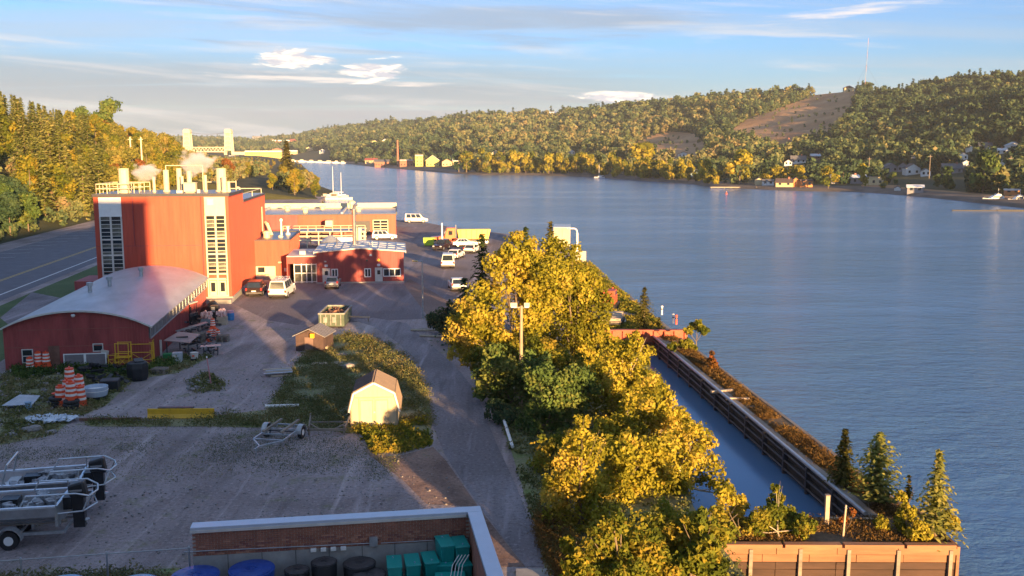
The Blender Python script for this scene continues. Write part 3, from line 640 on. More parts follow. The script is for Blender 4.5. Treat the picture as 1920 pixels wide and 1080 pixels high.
# 4. pipe rack / covered walkway structures between
t = thing('pipe_rack', 'cream steel pipe rack and walkway frame behind the small red building', 'steel frame', MO, RZ)
mb = MB()
for v in (56, 62):
    for u in np.arange(-1, 12.1, 1.85): mb.box(u,v,0,u+.16,v+.16,2.6)
    for z in (1.2, 1.9, 2.6): mb.box(-1,v-.02,z,12.2,v+.18,z+.14)
mb.build('frame', cream, t)
railing(MB(), [(-1,56),(12.2,56)], .9, 1.3, 2.74, .05).build('railing', cream, t)
MB().box(10.8,55.5,0,11.6,57,3.3).build('upright_cabinet', cream, t); MB().box(-1,56.3,2.62,12,62,2.7).build('deck', roof_dark, t)
tank = thing('horizontal_tank', 'white horizontal tank under the cream pipe rack', 'tank', (MO[0]-1.5, MO[1]+53.5, 0), RZ)
MB().tube((2.3,0,1.3),(5.5,0,1.3),.7,n=16).build('shell', white, tank, smooth=False); MB().box(2.8,-.4,0,3.1,.4,.8).box(4.7,-.4,0,5.0,.4,.8).build('saddle', galv, tank)
t = thing('silver_silo', 'grey ribbed silo behind the annex', 'silo', (MO[0]+3.0, MO[1]+40, 0), RZ)
MB().lathe([(1.5,0),(1.5,2.6),(.3,3.5)], n=16).build('shell', galv, t)
for u in (1.2, 7.2): pass
# 5. arched building
AO = (-27.14, 70.28, 0); ARZ = R(9)
t = thing('arched_barn', 'long dark red barn with a pale curved roof and weathered ribbed walls', 'building', AO, ARZ)
def az_(u): x = (u+5)/5.05; return 3.15+1.2*(1-x*x)**.85 if abs(x) < 1 else 3.15
prof = [(u, az_(u)) for u in np.linspace(-10.05, 0.05, 25)]
mb = MB().prism([(-10.05,0)]+[(float(a), float(b)-.08) for a, b in prof]+[(.05,0)], 0, 27.3)
ribs(mb, -10.05, .05, .05, lambda u: float(az_(u))-.15, 0, .2, .05, .03, skip=[(-8.85,-8.1,.5,1.5),(-3.9,-3.2,1.2,1.75)])
ribs_side(mb, .1, 27.2, 0, 1.9, .05, .3, .05, .03); mb.build('wall', red_barn, t)
prof = [(float(u), float(az_(u))) for u in np.linspace(-10.05, .05, 25)]; prof[0] = (-10.4, 3.02); prof[-1] = (.4, 3.02)
MB().prism(prof+[(a, b-.09) for a, b in prof[::-1]], -.3, 27.4).build('roof', roof_curved, t)
MB().prism([(a, b+.006) for a, b in prof]+[(a, b-.13) for a, b in prof[::-1]], -.36, -.3).build('roof_edge', offwhite, t)
MB().box(.06,.2,2.05,.14,27.2,2.9).build('clerestory_band', mat('dirty_glazing', (.13,.14,.15), .4, var=.5, scale=1.5), t)
mb = MB()
for k in range(19): mb.box(.14,.2+k*1.5,2.05,.18,.28+k*1.5,2.9)
mb.box(.14,.2,1.98,.2,27.2,2.06).box(.14,.2,2.88,.2,27.2,2.95).build('mullion', galv, t)
for u, v in ((-6.4,9.5),(-5.6,12.6),(-4.4,19.2)):
    z = float(az_(u)); MB().lathe([(.17,-.2),(.17,.55),(.27,.57),(.27,.82),(.15,.86)], (u,v,z), 12).build('roof_vent', galv, t)
window(t, -8.8, -8.15, .55, 1.45, 0, 1, 2, offwhite); window(t, -3.85, -3.25, 1.25, 1.72, 0, 1, 1, offwhite)
MB().box(-7.0,-.055,.15,-6.25,-.002,1.7).build('plywood_patch', mat('rusty_board', (.2,.10,.07), .85, var=.3), t)
MB().lathe([(.1,0),(.16,.12),(.12,.2)], (-5.1,-.2,3.85), 10).build('wall_lamp', white, t)
MB().box(-10.0,-.045,1.62,0,-.034,1.68).box(-9,-.046,2.9,-1,-.034,2.95).build('siding_joint', mat('rusty_joint', (.33,.10,.08), .8), t)
# 6. garden shed (front wall faces the camera)
t = thing('garden_shed', 'white gambrel garden shed with a brown ribbed roof and double doors in the weeds', 'shed', (-9.33, 53.9, 0), R(5))
gp = [(0,0),(2.72,0),(2.72,1.05),(2.45,2.05),(1.36,2.62),(.27,2.05),(0,1.05)]
mb = MB().prism(gp, 0, 3.0); mb.build('wall', mat('shed_white', (.50,.42,.28), .6, var=.08, stretch=(1,1,.2), scale=5), t)
rm = mat('brown_roof', (.16,.12,.10), .55, var=.15)
edge = [(2.82,1.0),(2.53,2.1),(1.36,2.71),(.19,2.1),(-.1,1.0)]
for (a, b) in zip(edge[:-1], edge[1:]):
    d = Vector((b[0]-a[0], b[1]-a[1])); nrm = Vector((d.y, -d.x)).normalized()*.05
    rp = MB().prism([a, b, (b[0]+nrm.x, b[1]+nrm.y), (a[0]+nrm.x, a[1]+nrm.y)], -.12, 3.1).build('roof_panel', rm, t)
    mb = MB()
    for k in range(11): mb.prism([(a[0]+nrm.x, a[1]+nrm.y),(b[0]+nrm.x, b[1]+nrm.y),(b[0]+nrm.x*1.8, b[1]+nrm.y*1.8),(a[0]+nrm.x*1.8, a[1]+nrm.y*1.8)], -.1+k*.3, -.05+k*.3)
    mb.build('rib', rm, rp)
for u0, u1 in ((.5,1.35),(1.37,2.22)):
    d = MB().box(u0,-.04,.05,u1,-.002,1.75).build('door', mat('shed_door', (.56,.47,.31), .55, var=.08, stretch=(1,1,.2), scale=5), t)
    MB().box(u0+.04,-.06,.1,u0+.1,-.04,1.7).box(u1-.1,-.06,.1,u1-.04,-.04,1.7).box(u0+.1,-.06,.1,u1-.1,-.04,.17).box(u0+.1,-.06,1.62,u1-.1,-.04,1.7).build('trim', mat('shed_trim', (.36,.30,.21), .6), d); MB().box(u0-.015,-.045,.05,u0-.001,-.03,1.75).build('gap', trim_dark, d)
MB().prism([(0.02,1.78),(2.7,1.78),(2.7,1.84),(.02,1.84)],-.05,-.002).box(-.01,-.05,0,.08,-.002,1.05).box(2.64,-.05,0,2.73,-.002,1.05).build('corner_trim', mat('shed_trim'), t)
MB().box(1.3,-.09,.9,1.42,-.05,1.0).build('latch', galv, t)
mb = MB()
for (a, b) in zip(edge[:-1], edge[1:]): mb.beam((a[0],-.1,a[1]-.04),(b[0],-.1,b[1]-.04),.06,.1)
mb.build('bargeboard', white, t)
# 7. small brown shed
t = thing('brown_shed', 'little brown shed with a grey pitched roof beside the open-topped dumpster', 'shed', (-17.3, 75.4, 0), R(-8))
MB().prism([(0,0),(2.3,0),(2.3,1.25),(1.15,1.75),(0,1.25)], 0, 2.4).build('wall', mat('brown_ply', (.08,.05,.045), .85, var=.3), t)
for a, b in (((-.2,1.2),(1.15,1.82)),((1.15,1.82),(2.5,1.2))):
    rp = MB().prism([a, b, (b[0], b[1]+.06), (a[0], a[1]+.06)], -.2, 2.6).build('roof_panel', mat('shingle_grey', (.24,.235,.25), .8, var=.25, scale=6), t)
    mb = MB()
    for k in range(8): mb.prism([(a[0],a[1]+.06),(b[0],b[1]+.06),(b[0],b[1]+.09),(a[0],a[1]+.09)], -.18+k*.35, -.14+k*.35)
    mb.build('rib', steel_dk, rp)
MB().box(.75,-.05,0,1.45,-.01,1.15).build('door', mat('door_pinkish', (.2,.13,.11), .7), t); MB().cbox((1.5,-.3,1.35),(.3,.25,.35)).build('yellow_lamp_box', yellow, t)
# 8. the camera's own building and a taller block added behind it (out of view; both sized for their shadows)
t = thing('observation_building', 'brick building that the view is taken from, behind the lower edge of the picture', 'building')
def sh(p, y, zz=0): return ((p-.407*y)/.914, y)
a0 = sh(6.0,-4)[0]; b0 = sh(13.3,-4)[0]
MB().box(a0-13.2,-26,0,a0,-4,22.4).build('wall', brick_m, t); MB().box(a0+.003,-20,0,b0,-4,11.9).build('wing_wall', brick_m, t)
MB().box(a0-13.5,-26.3,22.4,a0+.2,-3.8,22.7).box(a0,-20.2,11.9,b0+.2,-3.8,12.1).build('parapet_cap', blue_cop, t)
for k in range(4):
    for j in range(6): MB().box(a0-12+k*3.1,-4.05,2+j*3.3,a0-10.4+k*3.1,-3.99,4+j*3.3).build('window', glass, t)
t = thing('tower_block', 'unseen brick block added behind the observation building to shade the left hillside', 'building')
MB().box(a0-60,-50,0,a0-13.9,-28,37).build('wall', brick_m, t); MB().box(a0-60.3,-50.3,37,a0-13.6,-27.7,37.4).build('parapet_cap', blue_cop, t)
# ------------------------------------------------------------------ vegetation
leafmat('leaf_gold', [(.17,.175,.022), (.32,.30,.034), (.47,.395,.05), (.58,.43,.085)], .42)
leafmat('leaf_yellowgreen', [(.10,.13,.022), (.18,.205,.03), (.30,.265,.036), (.38,.28,.045)], .42)
leafmat('leaf_olivegold', [(.11,.12,.028), (.19,.19,.042), (.29,.26,.06), (.36,.26,.075)], .3)
leafmat('needle_bright', [(.10,.13,.035), (.17,.20,.05), (.27,.27,.07), (.36,.31,.10)], .25)
leafmat('leaf_green', [(.05,.085,.028), (.085,.14,.04), (.125,.185,.05), (.19,.215,.055)], .3)
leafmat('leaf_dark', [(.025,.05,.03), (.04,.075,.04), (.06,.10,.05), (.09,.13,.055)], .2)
leafmat('leaf_rust', [(.09,.05,.02), (.16,.075,.02), (.24,.11,.03), (.30,.10,.035)], .3)
leafmat('needle_green', [(.02,.038,.016), (.035,.06,.02), (.06,.08,.025), (.09,.10,.03)], .15)
leafmat('needle_olive', [(.05,.055,.016), (.085,.085,.02), (.13,.115,.028), (.17,.13,.035)], .15)
leafmat('forest_mix', [(.045,.08,.045), (.08,.12,.06), (.13,.165,.07), (.19,.20,.085), (.26,.23,.10), (.27,.19,.10)], .2)
leafmat('weed', [(.08,.10,.04), (.14,.16,.055), (.20,.19,.08), (.28,.23,.12)], .2)
leafmat('golden_grass', [(.10,.06,.025), (.17,.10,.035), (.25,.15,.05), (.12,.11,.03)], .3)
leafmat('grass', [(.03,.06,.012), (.05,.09,.02), (.08,.11,.03)], .2)
def blob_points(blobs, dens, r=rng, shell=.42):
    """points through a set of crown lobes (c, radius), thicker towards their skins; returns points, outward normals, tint base"""
    P_, N_, T_ = [], [], []
    for c, rad in blobs:
        k = int(dens*4*math.pi*rad*rad); d = unit(r.normal(size=(k, 3)))
        lump = 1+.16*np.sin(d[:, 0]*5+c[0]*3)+.16*np.sin(d[:, 1]*6+c[1])+.14*np.sin(d[:, 2]*7+c[2]*2+d[:, 0]*4)
        rr = rad*lump*(1-shell*r.random(k)**1.6); p = np.array(c)+d*rr[:, None]*np.array([1, 1, .92])
        P_.append(p); N_.append(d); T_.append(np.clip(.45+.25*r.normal()+.16*r.normal(size=k)+.12*np.sin(p[:, 0]*2.1+p[:, 2]*2.7), 0, 1))
    return np.concatenate(P_), np.concatenate(N_), np.concatenate(T_)
def limb_mesh(base, tops, r0, m=bark, split=.35):
    mb = MB(); base = Vector(base); top = sum((Vector(t) for t in tops), Vector())/len(tops)
    fork = base.lerp(top, split); fork.x += random.uniform(-.1, .1)
    mb.tube(base-Vector((0,0,.2)), base.lerp(fork, .15), r0*1.35, r0, 9); mb.tube(base.lerp(fork, .15), fork, r0, r0*.75, 9)
    for t in tops:
        t = Vector(t); mid = fork.lerp(t, .5)+Vector((random.uniform(-.3,.3), random.uniform(-.3,.3), -.15))*min(1, (t-fork).length*.3)
        mb.tube(fork, mid, r0*.5, r0*.32, 7); mb.tube(mid, t, r0*.32, r0*.12, 6)
        q_ = min(1.0, (t-fork).length*.3)
        for _ in range(2): mb.tube(mid, t+Vector((random.uniform(-q_,q_), random.uniform(-q_,q_), random.uniform(-.2*q_,.9*q_))), r0*.2, r0*.06, 5)
    return mb
def blob_tree(label, base, blobs, leaf, dens=34, size=.15, bk=bark, r0=.16, group=None, name='deciduous_tree', cat='tree'):
    base = Vector(base); t = thing(name, label, cat, base, 0, group)
    bl = [(Vector(c)-base, r_) for c, r_ in blobs]
    limb_mesh((0,0,0), [c for c, _ in bl], r0, bk).build('trunk', bk, t)
    sub = []
    for c, r_ in bl:
        sub.append((c, r_*.72))
        for _ in range(9):
            d = Vector((random.gauss(0,1), random.gauss(0,1), random.gauss(.25,1))).normalized(); k = random.uniform(.22,.42); sub.append((c+d*r_*random.uniform(.62,.86), r_*k))
    small = sum(r_ for _, r_ in bl)/len(bl) < .7; bl = sub; size *= 1.0 if small else .8; dens *= 2.0 if small else 1.3
    p, n, tt = blob_points([(tuple(c), r_) for c, r_ in bl], dens)
    keep = p[:, 2] > .15; p, n, tt = p[keep], n[keep], tt[keep]
    link('crown', quads_mesh('crown', leaf_quads(p, size, n, .9), tt, MATS[leaf]), t); return t
def conifer_quads(h, rad, tiers=16, per=11, droop=.25, q=.22, seed=1, bare=.08, gap=0., taper=1.0, spray=5):
    r = np.random.default_rng(seed); P_, N_, T_, S_ = [], [], [], []
    for k in range(tiers):
        f = k/(tiers-1); z = h*(bare+(1-bare)*f); R_ = rad*(1-f)**taper*(1+.22*r.normal()*.6)+.05*rad
        for j in range(per):
            a = 6.2832*(j+r.random())/per; L = max(.06*rad, R_*r.uniform(.7, 1.15)); zz = z+r.normal()*h*.012
            m = max(2, int(spray*L/rad)+1)
            for s in range(m):
                g = (s+.6)/m; x = L*g
                P_.append((math.cos(a)*x, math.sin(a)*x, zz-droop*L*g*g+.08*L*math.sin(g*3.1))); N_.append((math.cos(a)*.35, math.sin(a)*.35, 1))
                T_.append(np.clip(.25+.45*g+.15*r.normal(), 0, 1)); S_.append(q*(1.15-.5*g))
    P_ = np.array(P_)+r.normal(size=(len(P_), 3))*q*.18
    return leaf_quads(P_, np.array(S_), np.array(N_), .45+gap, .5, r), np.array(T_)
def conifer(label, base, h, rad, leaf='needle_green', seed=1, name='spruce_tree', group=None, **k):
    t = thing(name, label, 'tree', base, random.uniform(0, 6), group)
    MB().tube((0,0,-.1), (0,0,h*.97), .025*h+.02, .01, 7).build('trunk', bark, t)
    V, T = conifer_quads(h, rad, seed=seed, **k); link('crown', quads_mesh('crown', V, T, MATS[leaf]), t); return t
def B(d, *l): return [(Q(x, y, d+random.uniform(-.8, .8)), r_) for x, y, r_ in l]
def on_ground(x, d): v = Q(x, 700, d); return (v.x, d, 0)
# the wood between the drive and the slip
blob_tree('big golden tree whose crown hangs over the gravel drive', on_ground(985, 64), B(64, (872,622,1.7),(862,655,1.0),(905,575,2.0),(950,520,2.0),(925,640,1.5),(1000,575,2.2),(975,470,1.5),(1035,520,2.0),(990,640,1.7)), 'leaf_gold', 36, .16)
blob_tree('tall golden tree beside the water, right of the overhanging tree', on_ground(1075, 68), B(68, (1050,480,1.5),(1010,500,1.5),(1075,545,2.2),(1098,525,1.3),(1115,585,1.5),(1060,620,2.2),(1110,655,2.0),(1150,665,1.3)), 'leaf_gold', 34, .16)
blob_tree('golden tree with a bare pale branch near the parked trailer', on_ground(1120, 76), B(76, (1080,515,1.3),(1110,548,1.1),(1085,560,1.3),(1070,500,1.0)), 'leaf_yellowgreen', 34, .17)
blob_tree('yellow birch at the head of the slip in front of the red beam', on_ground(1180, 56), B(56, (1190,670,1.3),(1150,700,1.6),(1200,720,1.4),(1165,760,1.7),(1190,640,.7),(1120,740,1.5)), 'leaf_gold', 40, .14, bark_pale)
blob_tree('broad yellow tree at the middle of the slip bank', on_ground(1220, 49), B(49, (1215,760,1.5),(1250,800,1.4),(1190,820,1.7),(1270,790,.9),(1235,740,.9),(1150,830,1.5)), 'leaf_gold', 42, .13, bark_pale)
blob_tree('bushy golden tree leaning over the slip water', on_ground(1270, 44), B(44, (1300,830,1.1),(1260,870,1.5),(1310,880,1.2),(1220,900,1.6),(1290,930,1.5),(1345,925,.8)), 'leaf_gold', 44, .125, bark_pale)
blob_tree('green and yellow tree at the bottom edge over the pier end', on_ground(1240, 34), B(34, (1250,1000,1.4),(1300,1010,1.1),(1200,1040,1.5),(1290,1060,1.2),(1345,980,.8),(1240,1090,1.4),(1330,1075,.7)), 'leaf_yellowgreen', 46, .115)
blob_tree('narrow bright yellow tree nearest to the drive', on_ground(1085, 39), B(39, (1090,795,.42),(1082,830,.7),(1110,850,.6),(1070,875,.9),(1105,900,1.0),(1055,925,1.0),(1095,955,1.2),(1045,965,.9),(1085,1010,1.3),(1135,990,1.1),(1120,1050,1.2)), 'leaf_gold', 50, .11, bark, .09)
blob_tree('tall leafy tree filling the bottom edge right of the narrow yellow tree', on_ground(1150, 31), B(31, (1130,1015,.7),(1165,1045,.9),(1110,1075,.8),(1190,1090,.9),(1215,1030,.75),(1150,985,.5),(1240,1080,.8)), 'leaf_yellowgreen', 60, .11)
blob_tree('yellow-green tree at the bottom edge beside the timber bulkhead', on_ground(1300, 32), B(32, (1300,1050,.7),(1330,1020,.65),(1340,1065,.6),(1270,1080,.9),(1310,985,.55),(1350,1000,.4)), 'leaf_yellowgreen', 62, .11)
blob_tree('low golden tree between the grass and the bottom edge', on_ground(1080, 32), B(32, (1075,1060,.5),(1100,1080,.55),(1070,1095,.5),(1065,1025,.35)), 'leaf_gold', 60, .1, bark_pale, .07)
blob_tree('golden thicket tree between the narrow tree and the slip', on_ground(1160, 43), B(43, (1160,850,1.3),(1150,910,1.4),(1180,960,1.3),(1200,870,1.3),(1140,980,1.0)), 'leaf_gold', 42, .13)
blob_tree('dark green tree just under the wooden lamp pole', on_ground(960, 59), B(59, (930,690,1.5),(965,730,1.7),(910,720,1.1),(1000,690,1.5),(940,760,1.3),(985,780,1.3)), 'leaf_green', 36, .15)
blob_tree('dark maple in the shade of the golden trees', on_ground(1020, 53), B(53, (1030,730,1.5),(1060,760,1.5),(1010,790,1.4),(1050,820,1.3),(1085,720,1.3),(1000,840,.9)), 'leaf_green', 38, .14)
blob_tree('small green tree at the foot of the dark maple', on_ground(1035, 47), B(47, (1030,850,1.0),(1060,880,.9),(1010,880,.7),(1055,830,.8)), 'leaf_yellowgreen', 44, .12)
blob_tree('low dark tree on the verge above the fallen white pipe', on_ground(960, 55), B(55, (950,790,.9),(925,770,.8),(975,820,.8)), 'leaf_dark', 44, .13)
blob_tree('dark bush at the bend of the gravel drive', on_ground(838, 82), B(82, (835,605,1.3),(815,600,.9),(860,625,1.3),(850,585,1.0)), 'leaf_dark', 36, .15, name='bush', cat='bush')
blob_tree('olive tree with rusty leaves among the dark trees', on_ground(1000, 62), B(62, (960,665,1.4),(1020,670,1.5),(1060,690,1.5),(900,670,1.2)), 'leaf_yellowgreen', 34, .15)
conifer('dark spruce with an open crown beyond the golden trees', on_ground(905, 84), 8.4, 3.1, 'needle_green', 3, tiers=20, per=12, q=.30, spray=7)
conifer('dark spruce standing low beside the white parked car', on_ground(872, 78), 5.4, 2.6, 'leaf_dark', 4, tiers=16, per=12, q=.28, spray=6)
conifer('thin spruce with its tip above the golden crowns', on_ground(985, 86), 8.9, 2.2, 'needle_green', 5, tiers=20, per=10, q=.28)
conifer('spruce leaning against the golden trees near the white truck box', on_ground(1030, 90), 9.0, 2.6, 'needle_olive', 6, tiers=20, per=11, q=.3)
conifer('lone spruce on the quay behind the red beam', (G(1207,628).x, G(1207,628).y, 0), 4.1, 1.75, 'needle_olive', 7, tiers=17, per=13, q=.19, spray=7)
conifer('small spruce at the head of the red beam', (G(1262,622).x-1.4, G(1262,622).y-1, 0), 1.4, .8, 'needle_olive', 8, tiers=9, per=9, q=.15)
# trees on the pier
def pt(x, y): v = G(x, y); return (v.x, v.y, 0)
conifer('slim dark spruce on the pier, furthest from the corner', pt(1580,912), 2.75, .95, 'needle_olive', 11, tiers=18, per=13, q=.165, spray=6)
conifer('full rounded pine on the pier beside the slim spruce', pt(1642,950), 3.35, 1.35, 'needle_bright', 12, tiers=16, per=16, q=.18, spray=8, taper=.7, droop=-.35)
conifer('small pine with a bare stem on the pier', pt(1700,975), 1.95, .3, 'needle_olive', 13, tiers=8, per=9, q=.1, bare=.55)
conifer('tall pointed spruce at the pier corner', pt(1752,1006), 3.6, 1.2, 'needle_bright', 14, tiers=20, per=15, q=.165, spray=7)
blob_tree('golden bush hanging over the timber wall at the pier corner', pt(1690,1010), B(38.4, (1690,990,.5),(1655,985,.42),(1720,1000,.55),(1700,960,.42),(1735,1020,.38),(1770,975,.45),(1790,985,.3),(1690,930,.3),(1762,940,.35)), 'leaf_gold', 110, .07, bark, .05, name='bush', cat='bush')
blob_tree('pale green birch with a pointed top beside the slip end', pt(1462,1012), B(38.6, (1455,915,.22),(1455,940,.4),(1450,970,.68),(1425,970,.5),(1485,975,.55),(1415,995,.5),(1465,1000,.65),(1510,990,.5)), 'leaf_yellowgreen', 100, .075, bark_pale, .05)
blob_tree('thin orange-leaved sapling by the leaning post', pt(1590,1008), B(38.8, (1582,975,.25),(1600,960,.22),(1575,1000,.28)), 'leaf_rust', 60, .06, bark, .03, name='sapling')
blob_tree('small golden birch in the gap between pointed birch and wood', pt(1395,1012), B(38.6, (1385,950,.5),(1375,985,.6),(1400,1000,.5),(1360,930,.5)), 'leaf_gold', 90, .08, bark, .05)
blob_tree('round shrub on a bare stem at the end of the red beam', pt(1306,655), B(G(1306,655).y, (1302,612,.45),(1318,618,.5),(1292,620,.4),(1310,606,.35)), 'leaf_yellowgreen', 60, .12, bark, .05)
blob_tree('little rust-coloured conifer on the pier edge', pt(1336,692), B(G(1336,692).y, (1335,662,.2),(1334,675,.32),(1338,685,.4)), 'leaf_rust', 90, .1, bark, .04)
blob_tree('leafy bush growing below the red beam on the pier', pt(1275,660), B(G(1275,660).y, (1285,645,.55),(1262,650,.45),(1300,655,.4)), 'leaf_yellowgreen', 55, .11, bark, .04, name='bush', cat='bush')

def zone(px, y=0):
    a = ('at the left picture edge','above the highway markings','just left of the laboratory','behind the left roof railing','behind the roof stacks','left of the bridge towers','under the lift bridge','before the pale hotel','above the barge masts')
    i = int(np.searchsorted((55,120,180,262,330,400,470,540), px)); return a[i]+(', lower row' if y < 190 else '' if y < 300 else ', upper row' if px < 330 else '')
def fzone(px): return ('between factory spit and skyline house','left of the moored sailboat','right of the moored sailboat','below the red-roofed house','left of the blue boathouse')[int(np.searchsorted((1010,1120,1180,1240), px))]
# tree kinds shared by the many trees of the left hillside and of the far shore
def kind_round(seed, h=12., rad=4.2, n=10, dens=7.5, size=.38, trunk=.3):
    r = np.random.default_rng(seed); bl = []
    for k in range(n):
        a = r.uniform(0, 6.28); f = r.uniform(.2, .88); q = rad*math.sin(math.pi*min(.95, f*.95))*.55
        bl.append(((math.cos(a)*q, math.sin(a)*q, h*f), rad*r.uniform(.34, .52)))
    bl.append(((0, 0, h*.86), rad*.42))
    p, nn, tt = blob_points(bl, dens, r); V = leaf_quads(p, size, nn, .9, .7, r); return V, tt
def kind_pine(seed, h=15., rad=3.3, tiers=17, per=11):
    return conifer_quads(h, rad, tiers, per, .14, .62, seed, .04, .0, .62, 6)
def trunk_mesh(h, r0): return MB().tube((0,0,-.5), (0,0,h), r0, r0*.3, 7).mesh('trunk', bark)
KR = [quads_mesh('round_crown', *kind_round(20+i, 12, 4.4-.3*i), None) for i in range(4)]
KP = [quads_mesh('pine_crown', *kind_pine(30+i, 15, 3.4-.25*i), None) for i in range(3)]
KS = [quads_mesh('spruce_crown', *conifer_quads(13, 2.6, 17, 10, .3, .5, 40+i, .05), None) for i in range(2)]
TR = trunk_mesh(8, .22); TP = trunk_mesh(14, .2)
for me in KR+KP+KS: me.materials.append(MATS['leaf_green'])
def tree_at(x, y, z, me, tm, leaf, s, label, group, name, parts=True, fit=True):
    if x < 0 and y < 1300 and group and 'far' not in group:
        s *= max(.3, fit_height(x, y, z, s*(16 if name in ('pine_tree','spruce_tree') else 12)))
    t = thing(name, label, 'tree', (x, y, z), random.uniform(0, 6.28), group); t.scale = (s*random.uniform(.88,1.15), s*random.uniform(.88,1.15), s)
    link('trunk', tm, t); c = link('crown', me, t); c.material_slots[0].link = 'OBJECT'; c.material_slots[0].material = MATS[leaf]; return t
LIM = ([-100,0,60,100,150,200,250,300,335,365,450,520,545,575,610,640],[155,168,188,203,210,214,238,244,272,293,300,318,306,318,342,362])
def fit_height(x, y, z, h):
    """how far a tree h tall may grow here before it rises above the skyline of the left bank"""
    px, py = proj(x, y, z+h); lim = np.interp(px, *LIM); zt = Q(px, lim, y).z; return min(1.0, (zt-z)/h)
def hl(x, y): return float(h_left(x, y))
cnt = 0; placed = []
def far_enough(x, y, d): return all((x-a)**2+(y-b)**2 > d*d for a, b in placed)
tries = 0
while cnt < 200 and tries < 9000:
    tries += 1
    y = 95+ (random.random()**1.3)*330; D = 1+random.random()**1.5*75; x = float(road_left(y))-6-D
    z = hl(x, y); px, py = proj(x, y, z+6)
    if not -70 < px < 400 or py < 100 or not far_enough(x, y, 4.0 if D < 30 else 5.5): continue
    placed.append((x, y)); cnt += 1; u = random.random(); low = D < 14
    if low and y < 190:  # trees at the hill foot get their shade from a darker leaf colour
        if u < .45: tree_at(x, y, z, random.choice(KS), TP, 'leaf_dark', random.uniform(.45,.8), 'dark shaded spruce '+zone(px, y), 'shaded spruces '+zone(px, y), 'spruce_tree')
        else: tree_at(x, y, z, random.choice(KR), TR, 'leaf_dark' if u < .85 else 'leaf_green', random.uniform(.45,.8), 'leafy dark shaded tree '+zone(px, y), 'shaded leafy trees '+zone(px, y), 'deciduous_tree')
    elif px < 200 and u < .72:
        tree_at(x, y, z, random.choice(KP), TP, 'needle_bright', random.uniform(.75,1.0), 'tall golden-lit pine with layered branches '+zone(px, y), 'layered pines '+zone(px, y), 'pine_tree')
    elif u < .5:
        tree_at(x, y, z, random.choice(KR), TR, 'leaf_olivegold', random.uniform(.65,.95), 'golden leafy hillside tree '+zone(px, y), 'golden hillside trees '+zone(px, y), 'deciduous_tree')
    elif u < .93:
        tree_at(x, y, z, random.choice(KR), TR, 'leaf_yellowgreen', random.uniform(.7,1.0), 'olive leafy hillside tree '+zone(px, y), 'olive hillside trees '+zone(px, y), 'deciduous_tree')
    else:
        tree_at(x, y, z, random.choice(KR), TR, 'leaf_rust', random.uniform(.5,.75), 'rust-coloured hillside tree '+zone(px, y), 'rusty hillside trees '+zone(px, y), 'deciduous_tree')
p_ = (-150, 362); tree_at(p_[0], p_[1], hl(*p_), KR[0], TR, 'leaf_green', 1.35, 'tallest dark round tree standing above the left skyline', None, 'deciduous_tree')
p_ = (-164, 372); tree_at(p_[0], p_[1], hl(*p_), KR[2], TR, 'leaf_green', 1.0, 'dark crooked tree left of the tallest skyline tree', None, 'deciduous_tree')
# bank of autumn trees behind the laboratory
cnt = 0; tries = 0
while cnt < 150 and tries < 20000:
    tries += 1; y = 325+random.random()**1.2*720; bx = float(bank_x(y)); x = bx-3-random.random()**1.2*90
    if abs(x-(rx(y, -3))) < 12: continue
    z = hl(x, y); px, py = proj(x, y, z+5)
    if not 300 < px < 640 or not far_enough(x, y, 6.5): continue
    placed.append((x, y)); cnt += 1; u = random.random(); s = random.uniform(.55, .95)*(1.15 if y > 500 else 1)*.85
    leaf, lab, grp = (('leaf_olivegold','golden tree on the river bank behind the laboratory','golden bank trees') if u < .45 else ('leaf_yellowgreen','olive tree on the river bank behind the laboratory','olive bank trees') if u < .9 else ('leaf_rust','orange tree on the river bank behind the laboratory','orange bank trees'))
    tree_at(x, y, z, random.choice(KR), TR, leaf, s, lab.replace('on the river bank behind the laboratory', 'on the river bank '+zone(px, 250)), grp+' '+zone(px, 250), 'deciduous_tree')
conifer('pointed golden conifer at the tip of the left bank', (-93, 400, hl(-93, 400)), 17, 6, 'needle_olive', 61, tiers=20, per=14, q=1.1, spray=6)

